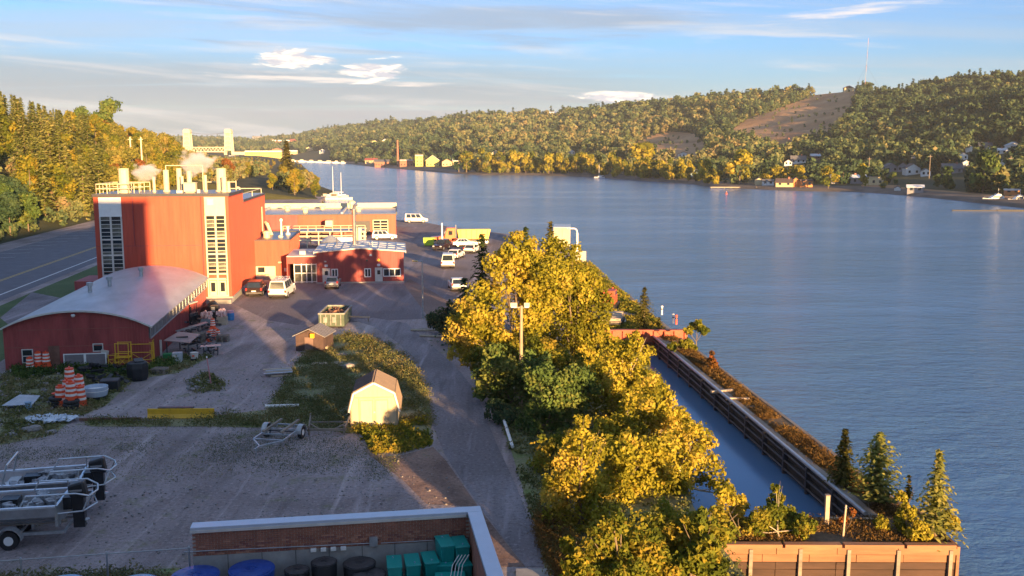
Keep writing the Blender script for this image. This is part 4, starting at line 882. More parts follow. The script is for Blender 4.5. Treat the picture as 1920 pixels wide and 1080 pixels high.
# ------------------------------------------------------------------ buildings across the river (placed first so that the woods keep clear of them)
tan_w = mat('house_cream', (.55,.45,.26), .7); brick_w = mat('house_brick', (.36,.15,.10), .8); grey_w = mat('house_grey', (.25,.25,.27), .8); white_w = mat('house_white', (.7,.7,.68), .6)
roof_g = mat('roof_shingle_grey', (.12,.12,.13), .8); roof_r = mat('roof_red', (.30,.08,.06), .7); roof_w = mat('roof_white_metal', (.62,.66,.7), .4); roof_b = mat('roof_brown', (.10,.07,.06), .8)
orange_w = mat('house_orange', (.55,.22,.07), .7); blue_w = mat('house_blue', (.25,.38,.45), .7); yel_w = mat('house_yellow', (.68,.55,.16), .7)
HOUSES = []      # (x, y, radius) kept free of trees
def house(px, py, wpx, hpx, rpx, wall, roof, label, rot=0, depth=.8, kind='gable', name='house', cat='house', win=True, back=None):
    """a house whose front base centre is seen at px,py; sizes given as seen, turned into metres at its distance"""
    g = hit_far(px, py); d = g.y/F*math.cos(P)*1.02; w, h, rh = wpx*d, hpx*d, rpx*d; dp = w*depth
    t = thing(name, label, cat, g, R(rot)-math.atan2(g.x, g.y)*.6); HOUSES.append((g.x, g.y+dp/2, w*.62+2, g.z))
    MB().box(-w/2, 0, -2.5, w/2, dp, h).build('wall', wall, t)
    e = .04*w+.12
    if kind == 'gable':       # gable end towards the viewer
        for s in (-1, 1): MB().prism([(s*(w/2+e), h-.1),(0, h+rh),(0, h+rh+.18),(s*(w/2+e), h+.08)], -e, dp+e).build('roof', roof, t)
        MB().prism([(-w/2, h-.003),(w/2, h-.003),(0, h+rh-.02)], .01, dp-.01).build('gable', wall, t)
    elif kind == 'side':
        for s in (0, 1): MB().prism([(s*dp-(e if not s else -e), h-.1),(dp/2, h+rh),(dp/2, h+rh+.18),(s*dp-(e if not s else -e), h+.08)], -w/2-e, w/2+e, 'x').build('roof', roof, t)
        MB().prism([(0, h-.003),(dp, h-.003),(dp/2, h+rh-.02)], -w/2+.01, w/2-.01, 'x').build('gable', wall, t)
        if w > 6: MB().box(w*.2,dp*.4,h,w*.2+.7,dp*.4+.7,h+rh+.8).build('chimney', brick_w, t)
    elif kind == 'arch':
        q = [(w/2*math.cos(a)*1.03, h+rh*math.sin(a)) for a in np.linspace(math.pi, 0, 12)]; MB().prism(q+[(a*.98, b-.12) for a, b in q[::-1]], -.3, dp+.3).build('roof', roof, t); MB().prism(q, 0, dp).build('gable', wall, t)
    else: MB().box(-w/2-.15, -.15, h, w/2+.15, dp+.15, h+max(.25, rh)).build('roof', roof, t)
    if win and w > 4:
        n = max(2, int(w/2.6)); rows = max(1, int(h/3.0))
        wm_ = MB().box(-.5, -.05, 0, .5, -.005, 1.2).mesh('window', glass)
        for j in range(rows):
            for i in range(n): link('window', wm_, t, (-w/2+w*(i+.5)/n, 0, .9+j*(h-.6)/rows))
    return t
house(1306,332,22,9,5, blue_w, roof_g, 'small blue boathouse beside the slender golden tree on the far shore', 10, 1.2)
house(1158,309,34,5,4, white_w, roof_r, 'long low house with a red roof above the far shore', 0, .4, 'side')
house(1212,312,14,4,2, white_w, roof_w, 'small white shed right of the red-roofed house', 0, .8, 'side')
house(1423,347,13,9,4, tan_w, roof_g, 'narrow yellow cottage left of the grey garage on the far shore', 0, 1.2)
house(1440,348,20,8,3, white_w, roof_g, 'grey-white garage right of the narrow yellow cottage', 0, .6, 'side')
house(1470,351,30,8,7, tan_w, roof_b, 'brown-roofed lodge left of the orange house', -12, .8, 'side')
house(1492,351,16,10,7, orange_w, roof_b, 'tall orange gable house on the far shore', 0, 1.1)
house(1512,351,22,11,3, orange_w, roof_b, 'flat-topped orange house at the far water edge', 0, .8, 'flat')
house(1590,345,60,11,5, grey_w, roof_w, 'long grey boat shed with a white roof behind the far trees', 0, .35, 'side')
house(1638,347,34,11,5, tan_w, roof_g, 'tan shed with a curved end joined to the long boat shed', 0, .5, 'arch')
house(1716,362,28,10,4, grey_w, roof_w, 'small grey boathouse with a sunlit roof by the far beach', -6, .8, 'side')
house(1683,358,10,5,3, white_w, roof_b, 'tiny white hut on the far beach', 0, .8)
house(1898,366,24,8,3, orange_w, roof_w, 'orange-walled kiosk by the marina', 0, .6, 'flat')
house(1672,323,24,9,7, grey_w, roof_g, 'dark grey gabled house behind the long boat shed', 14); house(1692,322,18,9,8, grey_w, roof_b, 'grey house next to the dark grey gabled one', -10)
house(1712,328,26,12,8, white_w, roof_b, 'large white house with a brown roof in the shaded town', 10); house(1736,331,16,9,5, white_w, roof_g, 'white house right of the large white one', 0)
house(1786,326,34,9,9, grey_w, roof_g, 'wide blue-grey house with a dark roof above the marina', 0, .7, 'side')
house(1530,299,18,6,4, brick_w, roof_w, 'brick house with a white roof in the shaded woods', 0, .8, 'side'); house(1717,297,18,4,3, white_w, roof_w, 'bright flat white roof above the boat sheds', 0, .8, 'flat')
house(1816,287,12,9,5, white_w, roof_w, 'tall narrow white house on the right hillside'); house(1806,301,16,9,4, white_w, roof_g, 'white house below the tall narrow one', 12)
house(1812,312,12,6,4, white_w, roof_w, 'lowest white house of the three by the big green tree', 0); house(1848,279,22,6,5, grey_w, roof_g, 'grey-roofed house high among the trees at right', 0, .8, 'side')
house(1872,291,28,7,4, white_w, roof_w, 'white house with a white roof at the right edge hillside', 0, .7, 'side'); house(1903,282,24,8,6, white_w, roof_w, 'white gabled house farthest right', 8)
house(1880,311,12,6,4, white_w, roof_g, 'small white cottage below the two white houses', 0); house(1497,307,26,6,8, white_w, roof_g, 'row house with pointed white gables in the shaded town', 0, .6, 'side'); house(1478,311,14,6,5, white_w, roof_b, 'white cottage left of the pointed gables')
t = house(1478,287,26,8,8, brick_w, roof_g, 'brick church with a red belfry in the dark trees', 0, .8, 'side', 'church', 'church'); MB().box(-1.3,-1,0,1.3,1.6,7.5).lathe([(1.0,7.5),(.9,9),(1.3,9.1),(.1,11.5)],(0,.3,0),8).build('belfry', brick_w, t)
# factory by the water
t = thing('factory_chimney', 'tall brick factory chimney on the far shore', 'chimney', hit_far(746,312)); g = Vector(t.location); k = g.y/F*math.cos(P); HOUSES.append((g.x, g.y, 10, g.z))
MB().lathe([(k*2.3,-2),(k*1.4,k*48),(k*1.6,k*48.2),(k*1.6,k*49)], n=12).build('shaft', brick_w, t)
house(716,312,26,8,4, brick_w, roof_g, 'low brick workshop left of the factory chimney', 0, .6, 'side'); house(762,312,24,11,1, brick_w, roof_w, 'orange brick factory block right of the chimney', 0, .7, 'flat')
house(786,312,14,20,1, yel_w, roof_w, 'tall flat yellow factory block', 0, .8, 'flat'); house(811,312,24,11,9, yel_w, roof_w, 'yellow gabled factory hall', 0, .9); house(838,312,18,8,5, tan_w, roof_r, 'tan shed with a red roof right of the yellow hall'); house(858,308,18,6,4, tan_w, roof_w, 'low tan shed farthest right of the factory', 0, .6, 'side')
house(696,306,22,5,4, tan_w, roof_r, 'low tan house behind the brick workshop', 0, .7, 'side'); house(703,276,16,8,4, yel_w, roof_w, 'yellow house on the slope above the factory'); house(722,271,12,6,4, white_w, roof_w, 'white house beside the yellow one on the slope')
house(770,236,8,4,3, white_w, roof_w, 'white house half way up the left of the long hill'); house(777,240,7,4,3, tan_w, roof_g, 'cream cottage just below the white house on the long hill'); house(832,243,10,4,3, brick_w, roof_r, 'small red-roofed house in the hillside woods')
house(957,221,14,6,2, yel_w, roof_w, 'bright yellow block on the crest of the hill', 0, .6, 'flat'); house(976,221,12,6,4, yel_w, roof_w, 'second bright building on the crest, gabled'); house(1041,220,20,6,4, brick_w, roof_w, 'pinkish brick hall on the crest of the hill', 0, .6, 'side'); house(1015,218,10,4,3, tan_w, roof_r, 'small tan house left of the pinkish brick hall')
house(1072,290,12,5,4, white_w, roof_w, 'white-roofed cottage in the woods behind the sailboat'); house(1100,208,9,5,3, tan_w, roof_r, 'small house on the skyline above the sailboat'); house(930,296,18,8,5, tan_w, roof_w, 'cream house in the trees right of the factory'); house(1282,296,20,6,4, white_w, roof_b, 'pale house at the foot of the clearing')
# town beyond the lift bridge
house(494,299,66,14,2, yel_w, roof_w, 'long sunlit hotel with rows of windows beyond the bridge', -3, .25, 'flat', 'hotel_building', 'building'); house(482,272,16,15,1, grey_w, roof_g, 'dark square tower block on the far skyline', 0, .9, 'flat', 'tower_block', 'building')
house(530,276,36,11,2, brick_w, roof_w, 'red brick school building above the marina', 0, .4, 'flat'); house(556,273,22,9,3, brick_w, roof_r, 'brick hall right of the red brick school', 0, .5, 'side'); house(520,287,20,6,3, brick_w, roof_g, 'brick house below the school'); house(545,290,24,6,2, tan_w, roof_w, 'cream block between the school and the marina', 0, .6, 'flat')
house(580,283,12,5,3, tan_w, roof_g, 'small cream house right of the school'); house(604,288,10,5,3, white_w, roof_w, 'white house on the road down to the marina'); house(443,300,26,6,2, tan_w, roof_w, 'low pale building at the foot of the bridge', 0, .6, 'flat')
# far woods: everything that cannot be counted is one mass of tree crowns, each with its own leaves
def far_kind(seed, conif=False, n=60):
    r = np.random.default_rng(seed)
    if conif:
        V, T = conifer_quads(11, 2.7, 8, 6, .2, 1.25, seed, .08, .1, .85, 2); return V, T*.3
    V, T = kind_round(seed, 9.5, 4.2, 6, .52, 1.0)
    return V, T*.4
FK = [far_kind(70+i) for i in range(6)]+[far_kind(80+i, True) for i in range(3)]
def place_forest(name, pts, m, label_kind='stuff'):
    Vs, Ts = [], []
    for x, y, z, k, s, tb in pts:
        V, T = FK[k]; a = rng.uniform(0, 6.28); ca, sa = math.cos(a), math.sin(a)
        W = V*s; W = np.stack([W[..., 0]*ca-W[..., 1]*sa+x, W[..., 0]*sa+W[..., 1]*ca+y, W[..., 2]+z-.8], -1)
        Vs.append(W); Ts.append(np.clip(T+tb, 0, 1))
    o = link(name, quads_mesh(name, np.concatenate(Vs), np.concatenate(Ts), MATS[m])); return o
pts = []; N_ = 26000
az_s = rng.uniform(-.36, .515, N_); u_ = rng.random(N_); r0s, r1s, h1s = far_params(az_s)
# crowns are set closer together on the near slopes
rr = r0s+18+(r1s*1.0-r0s-16)*u_**.8; xs, ysr = rr*np.sin(az_s), rr*np.cos(az_s); zs = h_far(xs, ysr)
HOUSE_PX = []
kept = 0; cell = {}
for x, y, z, r_, r0_, r1_, a_ in zip(xs, ysr, zs, rr, r0s, r1s, az_s):
    s = (.5+.8*rng.random()**1.6)*(1+.45*(r_ > 1200)+.5*(r_ > 2200)); g = 3.7*s if r_ < 1200 else 5.2*s
    px, py = proj(x, y, z)
    if px > 1960 or px < 300: continue
    if in_fields(x, y, z) and rng.random() < .05: pts.append((x, y, z, int(rng.integers(0, 6)), .35, .3)); continue
    if in_fields(x, y, z) or any(inpoly(px, py-11, f_) for f_ in FIELDS[:2]): continue
    f = (r_-r0_)/(r1_-r0_)
    if px < 620 and f < .30: continue
    if any((x-hx)**2+(y-hy)**2 < hr*hr or (0 < hy-y < (150 if hz_ < 9 else 95) and abs(x-hx*y/hy) < hr*.85) for hx, hy, hr, hz_ in HOUSES): continue
    c = (int(x/g), int(y/g))
    if any((c[0]+i, c[1]+j) in cell and (cell[(c[0]+i, c[1]+j)][0]-x)**2+(cell[(c[0]+i, c[1]+j)][1]-y)**2 < g*g for i in (-1,0,1) for j in (-1,0,1)): continue
    # trees stand in loose stands: gaps and lanes between
    if f < .22 and vnoise(x, y, 26, 3) > .25 and px > 640: continue
    cell[c] = (x, y)
    warm = .23+.26*float(vnoise(x, y, 120, 2))+.20*rng.normal()+(-.17 if px > 1480 else 0)+(.14 if 850 < px < 1350 else 0)
    k = rng.integers(0, 6) if rng.random() < .8 else 6+rng.integers(0, 3)
    pts.append((x, y, z, k, s*(.85 if f < .2 else 1), np.clip(warm if k < 6 else .05, 0, .75)))
print('far trees', len(pts))
tag(place_forest('distant_woods', pts, 'forest_mix'), 'autumn woods covering the hills across the river', kind='stuff')
# individual trees along the far shore
FM = [quads_mesh('shore_crown', *kind_round(90+i, 9, 3.6, 7, 2.2, .62), None) for i in range(3)]; FC = [quads_mesh('shore_conifer', *conifer_quads(11, 2.4, 14, 8, .25, .7, 95, .05), None)]
for me in FM+FC: me.materials.append(MATS['leaf_green'])
TF = trunk_mesh(6, .2)
def far_ground(px, back):
    t = (px-CX)/F*math.cos(P)**-1; az = math.atan(t); r0_, _, _ = far_params(az); r_ = float(r0_)+back; x, y = r_*math.sin(az), r_*math.cos(az); return x, y, float(h_far(x, y)), az
def shore_tree(px, back, s, leaf, label, group=None, con=False, wide=1.0):
    x, y, z, _ = far_ground(px, back); t = tree_at(x, y, z-.3, FC[0] if con else random.choice(FM), TF, leaf, s, label, group, 'conifer_tree' if con else 'deciduous_tree'); t.scale = (t.scale[0]*wide, t.scale[1]*wide, t.scale[2]); return t
shore_tree(1380, 26, 1.75, 'leaf_gold', 'broad golden tree alone on the far shore lawn', wide=1.1)
shore_tree(1544, 10, 1.05, 'leaf_yellowgreen', 'dark olive tree at the far water edge beside the orange house')
shore_tree(1607, 14, 1.15, 'leaf_gold', 'slim golden tree in front of the long white-roofed shed', wide=.7)
shore_tree(1830, 45, 1.7, 'leaf_green', 'big dark green tree above the marina', wide=.9); shore_tree(1645, 30, .55, 'leaf_gold', 'small golden tree right of the long shed')
shore_tree(1285, 22, 1.15, 'leaf_gold', 'slender golden tree left of the blue-roofed boathouse', wide=.6); shore_tree(862, 12, 1.6, 'leaf_dark', 'dark tree at the water by the factory spit')
shore_tree(876, 16, 1.7, 'leaf_yellowgreen', 'olive tree beside the dark tree on the factory spit'); shore_tree(1203, 70, 2.2, 'leaf_gold', 'wide golden-brown tree above the red-roofed house', wide=1.3)
n = 0
for px in np.arange(905, 1345, 7.2):
    px = px+random.uniform(-2, 2); b_ = random.uniform(14, 42); g_ = 'golden trees lining the far shore' if random.random() < .55 else 'olive trees lining the far shore'
    shore_tree(px, b_, random.uniform(.65, 1.25)*(1+.0012*(1340-px)), 'leaf_gold' if g_[0] == 'g' else 'leaf_yellowgreen', ('golden' if g_[0] == 'g' else 'olive')+' shore tree '+fzone(px), g_+' '+fzone(px), wide=.85)
for px in (1425,1437,1448,1460,1472,1484,1492):
    shore_tree(px, 42, random.uniform(.75,.95), 'leaf_gold', 'golden hedge tree behind the orange house on the far shore', 'hedge trees behind the orange house')
for px in (1560,1572,1650,1664,1745,1758,1765,1838,1850,1862,1905):
    shore_tree(px+random.uniform(-3,3), random.uniform(50,62) if px > 1620 else 45, random.uniform(.6,1.0), 'leaf_green' if random.random() < .6 else 'leaf_dark', 'dark green tree in the shaded town behind the marina', 'shaded town trees')
# weeds and grasses
def scatter_poly(poly, n, world_pts=False):
    pw = poly if world_pts else [g2(*p) for p in poly]; xs_ = [p[0] for p in pw]; ys_ = [p[1] for p in pw]; out = []
    while len(out) < n:
        x, y = random.uniform(min(xs_), max(xs_)), random.uniform(min(ys_), max(ys_))
        if inpoly(x, y, pw): out.append((x, y))
    return np.array(out)
def weeds(name, label, poly, clumps, per, hgt, size, m, world_pts=False, up=.2, rad=.35, aspect=.5, clump_noise=1.2):
    c = scatter_poly(poly, clumps, world_pts); nz_ = vnoise(c[:, 0], c[:, 1], clump_noise, 5); c = c[nz_ > -.45]
    hh = hgt*(.45+.8*rng.random(len(c)))*(1+.5*vnoise(c[:, 0], c[:, 1], 2.2, 8)); tb = .5+.28*vnoise(c[:, 0], c[:, 1], 1.7, 9)+.18*rng.normal(size=len(c))
    p = np.repeat(np.c_[c, np.zeros(len(c))], per, 0); k = len(p); H_ = np.repeat(hh, per); f = rng.random(k)
    d = rng.normal(size=(k, 2)); p[:, :2] += d*rad*.5*(.5+.5*f)[:, None]; p[:, 2] = H_*f*(1.1-.3*np.linalg.norm(d, axis=1).clip(0, 2)).clip(.1, 1)+.02
    nrm = np.c_[d*.4, np.full(k, up)]
    V = leaf_quads(p, size, nrm, .8, aspect); T = np.clip(np.repeat(tb, per)+.15*rng.normal(size=k), 0, 1)
    return tag(link(name, quads_mesh(name, V, T, MATS[m])), label, kind='stuff')
weeds('weeds', 'dark tangled weeds round the white shed', W1, 3600, 17, .40, .075, 'weed', rad=.6, aspect=.35)
weeds('tall_stalks', 'dry golden stalks standing in the weeds round the shed', W1, 1300, 9, .62, .085, 'golden_grass', rad=.5, aspect=.1, up=-.4)
weeds('rough_weeds', 'weeds and rubble plants in front of the arched barn', W2, 1700, 12, .32, .09, 'weed')
weeds('ditch_weeds', 'weeds behind the chain-link fence', [(-24,30),(-11.9,30),(-12.2,34.9),(-18.5,34),(-24,33)], 1500, 20, .5, .07, 'weed', True)
weeds('verge_weeds', 'rough weeds along the edge of the drive', W5, 4200, 16, .5, .085, 'weed')
weeds('golden_grass', 'tall golden grass beside the drive at the bottom edge', [(1000,985),(1035,1090),(1110,1100),(1085,1030),(1040,980)], 900, 16, .8, .085, 'golden_grass', aspect=.16, up=-.0)
weeds('shed_grass', 'golden-green weeds in front of the shed', [(662,806),(745,800),(800,790),(806,836),(745,850),(705,850)], 500, 20, .45, .09, 'leaf_yellowgreen')
weeds('sparse_grass', 'sparse grass on the yard gravel', [(0,835),(0,870),(120,860),(260,830),(480,815),(700,830),(760,850),(720,900),(500,880),(300,850)], 1700, 7, .08, .035, 'grass', clump_noise=2.5, aspect=.35, rad=.7)
weeds('barn_weeds', 'green plants along the front of the arched barn', [(20,692),(280,690),(330,676),(330,690),(260,706),(30,712)], 500, 18, .6, .1, 'leaf_green')
weeds('pier_grass', 'dry golden grass on the pier', [(14.0,81),(12.8,81),(16.2,40.4),(17.5,40),(16.55,50)], 2600, 16, .28, .075, 'golden_grass', True, aspect=.25)
weeds('pier_end_weeds', 'weeds on the end of the pier', [(8.3,37.3),(17.6,37.3),(17.2,40),(8.3,40)], 900, 14, .28, .06, 'golden_grass', True, aspect=.3)
weeds('quay_weeds', 'weeds on the quay behind the red beam', [(7.5,83),(13.8,83),(12.8,100),(11,134),(9.8,134),(9.5,100)], 1600, 14, .45, .13, 'leaf_yellowgreen', True)
weeds('rock_island_weeds', 'stones and weeds round the leaning pink post', [(350,715),(380,700),(425,715),(415,735),(365,738)], 130, 14, .25, .09, 'weed')
# undergrowth and small crowns that fill the left hillside between the single trees
pts = []
for _ in range(2600):
    y = 90+random.random()**1.2*640; D = .5+random.random()**1.3*100; x = float(road_left(y))-6-D
    if y > 330 and random.random() < .6: x = float(bank_x(y))-4-random.random()*100
    z = hl(x, y)
    if abs(x-rx(y, -3)) < 11 or z < .3: continue
    shade = D < 16 and y < 200  # shade on the lowest undergrowth is put in by the darkest leaf tint
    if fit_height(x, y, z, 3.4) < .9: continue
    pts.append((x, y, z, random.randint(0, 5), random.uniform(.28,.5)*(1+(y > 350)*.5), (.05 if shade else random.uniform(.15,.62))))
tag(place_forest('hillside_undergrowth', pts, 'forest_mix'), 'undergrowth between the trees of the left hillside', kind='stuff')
# ------------------------------------------------------------------ the walled court at the lower edge
CO = Vector((-1.6, 34.38, 0)); CRZ = R(9)
t = thing('brick_court_wall', 'brick court wall on a concrete base with pale blue metal coping', 'wall', CO, CRZ)
TH = .42; WT = 2.6; L_ = 10.0
MB().box(-L_, -.02, 0, 0, TH-.02, 1.5).build('concrete_base', concrete, t)
for k in range(1, 9): MB().box(-L_+k*1.2,-.026,.05,-L_+k*1.2+.02,-.0205,1.5).build('base_joint', trim_dark, t)
MB().box(-L_, 0, 1.5, -.002, TH-.02, WT-.14).box(.0, -7, .0, TH-.02, TH-.02, WT-.14).build('mortar_bed', mortar, t)
MB().box(-L_-.05,-.07,WT-.14,TH+.05,TH+.05,WT).box(-.07+.0,-7.2,WT-.137,TH+.05,-.072,WT-.003).build('coping', blue_cop, t, bevel=.02)
MB().box(-L_-.06,-.10,WT-.2,-.12,-.071,WT-.1).build('coping_drip', offwhite, t)
bm_ = [MB().box(0,-.022,0,.205,.01,.062).mesh('brick', brick_m) for _ in range(1)]
bd = mat('brick_dark', (.22,.09,.07), .85, var=.3, scale=9); bl_ = mat('brick_light', (.42,.20,.13), .85, var=.25, scale=9)
bm_ += [MB().box(0,-.026,0,.205,.01,.062).mesh('brick', bd), MB().box(0,-.02,0,.205,.01,.062).mesh('brick', bl_)]
nb = 0; rest = MB(); row = 0; z = 1.512
while z < WT-.2:
    u = -L_+.004+(.11 if row % 2 else 0)
    while u < -.22:
        if nb < 300: link('brick', bm_[random.choice((0,0,0,1,2))], t, (u, 0, z)); nb += 1
        else: rest.box(u,-.024,z,u+.205,.01,z+.062)
        u += .217
    z += .0745 if False else .099*.76; row += 1
z = .012; row = 0
while z < WT-.2:
    v = -7+(.11 if row % 2 else 0)
    while v < -.3: rest.box(-.024,v,z,.01,v+.205,z+.062); v += .217
    z += .0753; row += 1
tag(rest.build('remaining_bricks', brick_m, t), kind='stuff')
MB().tube((-L_-.3,-.06,1.72),(-3.65,-.06,1.60),.018,n=6).tube((-3.3,-.06,1.58),(-.05,-.06,1.55),.014,n=6).build('conduit', galv, t)
MB().box(-3.72,-.16,1.5,-3.42,-.03,1.85).build('junction_box', galv, t, bevel=.01)
for k in range(4): MB().cbox((-5.75+k*.36,-.1,1.49),(.2,.12,.13)).build('socket_cover', white, t, bevel=.015)
def co(u, v, z=0): r_ = CRZ; return (CO.x+u*math.cos(r_)-v*math.sin(r_), CO.y+u*math.sin(r_)+v*math.cos(r_), z)
struct('court_floor', MB().slab([co(-14,-8)[:2],co(0,-8)[:2],co(0,0)[:2],co(-14,0)[:2]], -.02, .022), concrete)
def bin_thing(label, u, v, z, rz=0, tilt=0, group=None):
    t = thing('storage_bin', label, 'storage bin', co(u, v, z), CRZ+rz, group); t.rotation_euler.x = tilt
    w, d, h = .52, 1.05, .62
    vs_ = [(-w*.45,-d*.45,0),(w*.45,-d*.45,0),(w*.45,d*.45,0),(-w*.45,d*.45,0),(-w/2,-d/2,h),(w/2,-d/2,h),(w/2,d/2,h),(-w/2,d/2,h)]
    MB().add(vs_, [(0,3,2,1),(0,1,5,4),(1,2,6,5),(2,3,7,6),(3,0,4,7),(4,5,6,7)]).build('tub', teal, t, bevel=.03)
    MB().box(-w/2-.015,-d/2-.015,h-.05,w/2+.015,d/2+.015,h+.03).build('lid', teal, t, bevel=.02)
    MB().lathe([(.03,0),(.03,.03),(.015,.04)], (random.uniform(-.08,.08), random.choice((-.3,.3)), h+.03), 8).build('lid_knob', greyblue, t); return t
bin_thing('leftmost teal storage bin of the upper row by the brick wall', -2.85, -1.0, .62)
bin_thing('second teal storage bin of the upper row', -2.2, -.95, .62, R(2)); bin_thing('third teal storage bin of the upper row, with a pale lid', -1.55, -.85, .62, R(5))
bin_thing('highest teal storage bin, left one of the tall stack', -.98, -.62, 1.12, R(9)); bin_thing('teal storage bin in the corner, right one of the tall stack', -.42, -.62, 1.05, R(6))
bin_thing('teal storage bin carrying the highest one', -.95, -.9, .5, R(-12)); bin_thing('teal storage bin under the corner one', -.38, -.9, .45, R(8))
bin_thing('teal storage bin at the bottom left of the bins', -2.8, -1.1, .0); bin_thing('teal storage bin under the second of the row', -2.2, -1.1, .0); bin_thing('teal storage bin under the pale-lidded one', -1.55, -1.0, .0)
bin_thing('teal storage bin lying low in front of the tall stack', -.9, -1.75, .3, R(88)); bin_thing('lowest teal storage bin at the picture edge', -1.7, -1.95, .25, R(92))
def barrel(label, u, v, r, h, m, lidm, name='barrel', cat='barrel', ribs_=3, z=0):
    t = thing(name, label, cat, co(u, v, z), CRZ)
    pr = [(r*.86,0)]+[(r*(.9+.1*k/6)*(1.02 if k % 2 else 1), h*k/6) for k in range(1, 6)]+[(r, h-.06)]
    MB().lathe(pr+[(r*1.03,h-.05),(r*1.03,h),(r*.9,h+.005)], n=28).build('drum', m, t, smooth=False)
    mb = MB().lathe([(r*.93,h),(r*.93,h+.03),(r*.5,h+.06),(r*.1,h+.03),(r*.05,h+.03)], n=28)
    for a in np.arange(0, 6.28, .785): mb.beam((r*.12*math.cos(a), r*.12*math.sin(a), h+.045), (r*.9*math.cos(a), r*.9*math.sin(a), h+.035), .035, .02)
    mb.build('lid', lidm, t); return t
barrel('big blue round tank with a stained lid left of the brick wall end', -9.75, -1.15, .80, 1.3, bluep, bluep, 'round_tank', 'tank')
barrel('big blue round tank in front of the concrete base', -7.85, -1.05, .78, 1.35, bluep, bluep, 'round_tank', 'tank')
barrel('pale grey-blue lidded tank at the bottom edge', -11.7, -1.3, .75, 1.2, bluep, greyblue, 'round_tank', 'tank'); barrel('pale blue tank farthest left at the bottom edge', -14.2, -.9, .72, 1.2, bluep, greyblue, 'round_tank', 'tank')
barrel('flat black tub between the two pale blue lids', -12.95, -1.3, .72, 1.12, blackp, blackp, 'tub', 'tub')
barrel('black tub right of the blue tanks', -6.3, -.95, .44, 1.15, blackp, steel_dk, 'tub', 'tub'); barrel('taller black tub in the middle of the court', -5.35, -.8, .46, 1.32, blackp, steel_dk, 'tub', 'tub')
barrel('wide black tub at the wall with a pump on top', -4.1, -.72, .58, 1.15, blackp, steel_dk, 'tub', 'tub'); barrel('wide black tub nearest to the camera beside the teal bins', -3.75, -1.4, .6, 1.0, blackp, steel_dk, 'tub', 'tub')
t = thing('white_chair_frames', 'white tubular chair frames stacked in the corner of the court', 'chair frames', co(-.5, -2.3, 1.0), CRZ)
for k in range(4): MB().path([(-.5+k*.12,-.3,.0),(-.35+k*.12,.1,.5),(-.1+k*.12,.35,.75)], .016).path([(-.5+k*.12,-.3,.05),(-.8+k*.1,-.5,.25)], .016).build('tube_frame', white, t)
MB().box(-.4,-.3,-1.0,.1,.2,-.02).build('stand', white, t)
t = thing('chain_link_fence', 'chain-link fence with steel posts running left from the brick wall', 'fence', co(-L_-.05, .1), R(10))
for u in (-.1, -2.9, -5.75, -8.6): MB().tube((u,0,0),(u,0,1.8),.035,n=8).lathe([(.05,1.8),(.03,1.86)],(u,0,0),8).build('post', galv, t)
MB().tube((-9.5,0,1.78),(0,0,1.78),.024,n=8).build('top_rail', galv, t)
mb = MB()
for k in np.arange(-11, 0, .13):
    for s in (1, -1):
        a, b = (k, 0.05), (k+1.7, 1.75); 
        if s < 0: a, b = (k, 1.75), (k+1.7, .05)
        if b[0] > -.05: continue
        mb.add([(a[0],0,a[1]-.004),(b[0],0,b[1]-.004),(b[0],0,b[1]+.004),(a[0],0,a[1]+.004)], [(0,1,2,3)])
tag(mb.build('wire_mesh', galv, t), kind='stuff')

